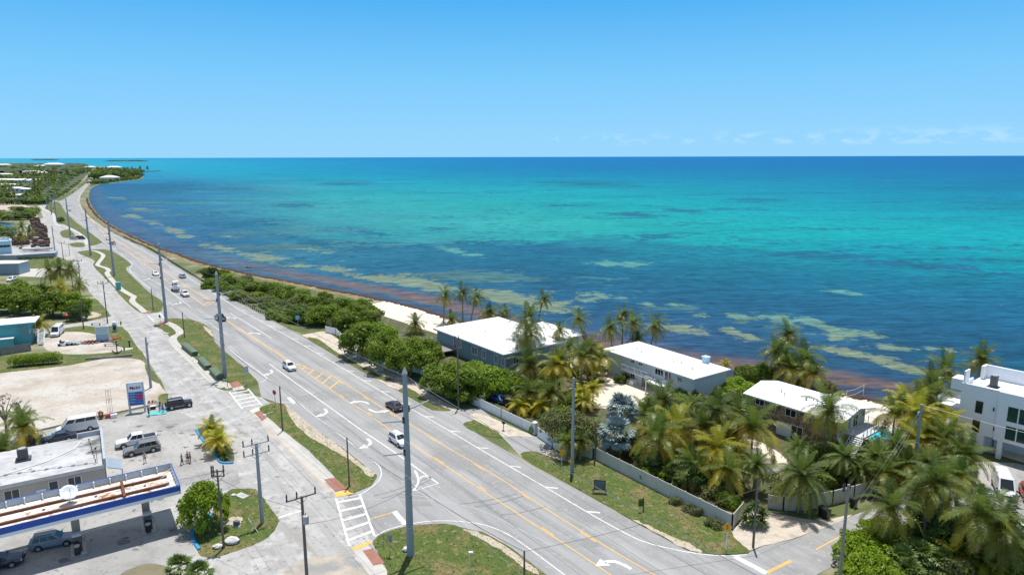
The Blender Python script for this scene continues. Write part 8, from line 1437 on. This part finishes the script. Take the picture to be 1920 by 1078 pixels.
houses = [(28, 360, 20), (46, 361, 10), (31, 372, 16), (40, 343, 14), (52, 344, 8), (64, 342, 8)]
lb_ = 'dark green tree in the wooded land at the far left'
for i in range(900):
    v = 316 + (384 - 316) * rn.random() ** 1.5; u = rn.uniform(-30, 165)
    if not inland(u, v): continue
    if any(abs(u - a) < r_ and -1 < v - c < 9 for a, c, r_ in houses): continue
    sc = 8 + rn.random() * 5 + (max(0, 345 - v) * .35); far_tree(u, v, sc, 6 + rn.random() * 3 + max(0, 342 - v) * .26, i, lb_, 'trees of the wooded land at the far left'); placed += 1
    if placed > 150: break
for i in range(78):
    u = rn.uniform(174, 262); vmin = 321 + (u - 170) * .05; v = rn.uniform(vmin, 337 - max(0, u - 225) * .12)
    if abs(u - 202) < 10 and v > 337: continue
    far_tree(u, v, 13 + rn.random() * 8, 12 + rn.random() * 6, i, 'green tree on the wooded point by the bay', 'trees on the wooded point by the bay')
for i, (u, v) in enumerate([(170, 346), (176, 343), (182, 343), (174, 340), (188, 343), (196, 344), (210, 342)]): far_tree(u, v, 11, 6, i, 'green bush beside the bay where the highway straightens', 'bushes where the highway meets the bay')
for i, (u, v) in enumerate([(104, 373), (108, 371), (112, 369), (116, 367), (121, 364), (125, 361.5), (128, 359), (135, 353), (140, 349.5), (145, 346), (150, 342)]): far_tree(u, v, 7, 4.2, i, 'low dark bush in the row beside the far highway', 'bushes in the row beside the far highway')
for i in range(26): u = -10 + i * 4.0; far_tree(u, 384 - max(0, u - 50) * .02 + rn.uniform(-3, 0), 10, 5.5, i, 'dark bush in the hedge line above the bare ground', 'bushes in the hedge line above the bare ground')
for i in range(16): far_tree(rn.uniform(-10, 60), rn.uniform(404, 416), 9, 5, i, 'green mangrove bush beside the canal', 'mangroves beside the canal')
for i in range(26): far_tree(rn.uniform(20, 72), rn.uniform(394, 412), 8, 3.6, i, 'green bush on the bank above the fishing traps', 'bushes on the bank above the fishing traps')
for i in range(8): far_tree(rn.uniform(-5, 24), rn.uniform(434, 446), 8, 4.5, i, 'olive bush between the canal and the office', 'bushes between the canal and the office')
# far palms standing above the wood
fp = palm_mesh(401, 13, 3.6, .42, 7, 1.1, .4, .4, -35, dead=0)[0]; FPM = [fp, palm_mesh(402, 12, 3.4, .42, 7, 1.1, .4, .6, -35, dead=0)[0]]
for i in range(75):
    if i < 45: v = 330 + 50 * rn.random(); u = rn.uniform(60, 110) if i < 25 else rn.uniform(0, 110); ok = inland(u, v); g = 'small distant palm above the far left wood', 'palms above the far left wood'
    else: u = rn.uniform(182, 250); v = rn.uniform(323, 335); ok = True; g = 'small distant palm on the wooded point by the bay', 'palms on the wooded point by the bay'
    if not ok: continue
    h_ = rn.uniform(7, 10) + max(0, 345 - v) * .25; s_ = 1.2 + max(0, 350 - v) * .03; t = thing('palm_tree', g[0], 'palm tree', (*G(u, v), 0), 0, g[1]); o = obj('crown', FPM[i % 2], t); o.location = (0, 0, h_); o.scale = (s_,) * 3; o.rotation_euler = (0, 0, i); o = obj('trunk', TRUNK[0], t); o.scale = (1.6, 1.6, h_)
# one mass of wood behind, up to the far shore
b = MB(); us_ = [-260 + 5 * i for i in range(100)]; rows = []
for j, v in enumerate([308.6, 309.4, 310.4, 312, 314, 316.5, 319.5, 323, 327]):
    rows.append([(*G(u, v), (4 + rn.random() * 8) if u < (165 if v < 322 else 140) else -1) for u in us_])
b.loft(rows, caps=False, closed=False); o = b.build('woodland', mat('far_wood', (.05, .075, .03), .95, .45, .03, bump=1, bscale=.2)); tag(o, 'continuous dark green wood reaching the far left shore', 'woodland', kind='stuff')
b = MB(); rn = random.Random(91)
for i in range(1500):
    v = 313 + (378 - 313) * rn.random() ** 1.3; u = rn.uniform(-40, 165)
    if not inland(u, v) or any(abs(u - a) < r_ and -1 < v - c < 9 for a, c, r_ in houses): continue
    X, Y = G(u, v); w_ = 4 + rn.random() * 4 + max(0, 345 - v) * .25; h_ = 3 + rn.random() * 3 + max(0, 340 - v) * .12; tb = rn.uniform(.1, .8)
    for k in range(26):
        d = Vector((rn.gauss(0, 1), rn.gauss(0, 1), abs(rn.gauss(0, .8)))).normalized(); q = Vector((X + d.x * w_ * .7, Y + d.y * w_ * .7, 1.5 + d.z * h_ * .75)); n_ = (d + Vector((rn.gauss(0, .4), rn.gauss(0, .4), .4))).normalized(); s_, up_ = rot_to(n_); r_ = w_ * .38
        b.add([q - s_ * r_, q - up_ * r_ * .6, q + s_ * r_, q + up_ * r_ * .6], [(0, 1, 2, 3)], max(0, min(1, tb + rn.uniform(-.25, .25))))
o = b.build('undergrowth', leaf_d); tag(o, 'leafy undergrowth filling the wood between the far left houses', 'woodland', kind='stuff')
for i, (u, v) in enumerate([(178 + 4.1 * k, 345.6 - .49 * k + .3 * (k % 2)) for k in range(21)] + [(265, 332), (263, 329), (258, 326), (266, 330), (250, 323), (242, 321)]): far_tree(u, v, 12, 7, i, 'green shore bush at the water edge of the wooded point', 'shore bushes of the wooded point')
# dock at the tip of the point
A, B = Vector(G(262, 322.5, 0)), Vector(G(303, 320.8, 0)); t = thing('dock', 'long low dock running out from the tip of the point', 'dock', (*A, 0), math.atan2((B - A).y, (B - A).x)); L_ = (B - A).length; b = MB(); b.box(0, L_, -4, 4, 0.6, 1.6); [b.box(k * 15, k * 15 + 1.5, -3.8, 3.8, -2, .6) for k in range(int(L_ / 15))]; b.build('deck', wood_grey, t); b = MB(); b.box(L_ * .05, L_ * .17, -4, 8, 1.6, 7); b.build('boathouse', wood_grey, t)
for u in (263.5, 277): t = thing('palm_tree', 'distant palm standing by the dock at the tip of the point', 'palm tree', (*G(u, 321.5), 0), 0, 'palms by the far dock'); o = obj('crown', FPM[0], t); o.location = (0, 0, 13); o.scale = (2.4,) * 3; o = obj('trunk', TRUNK[0], t); o.scale = (2.5, 2.5, 13)
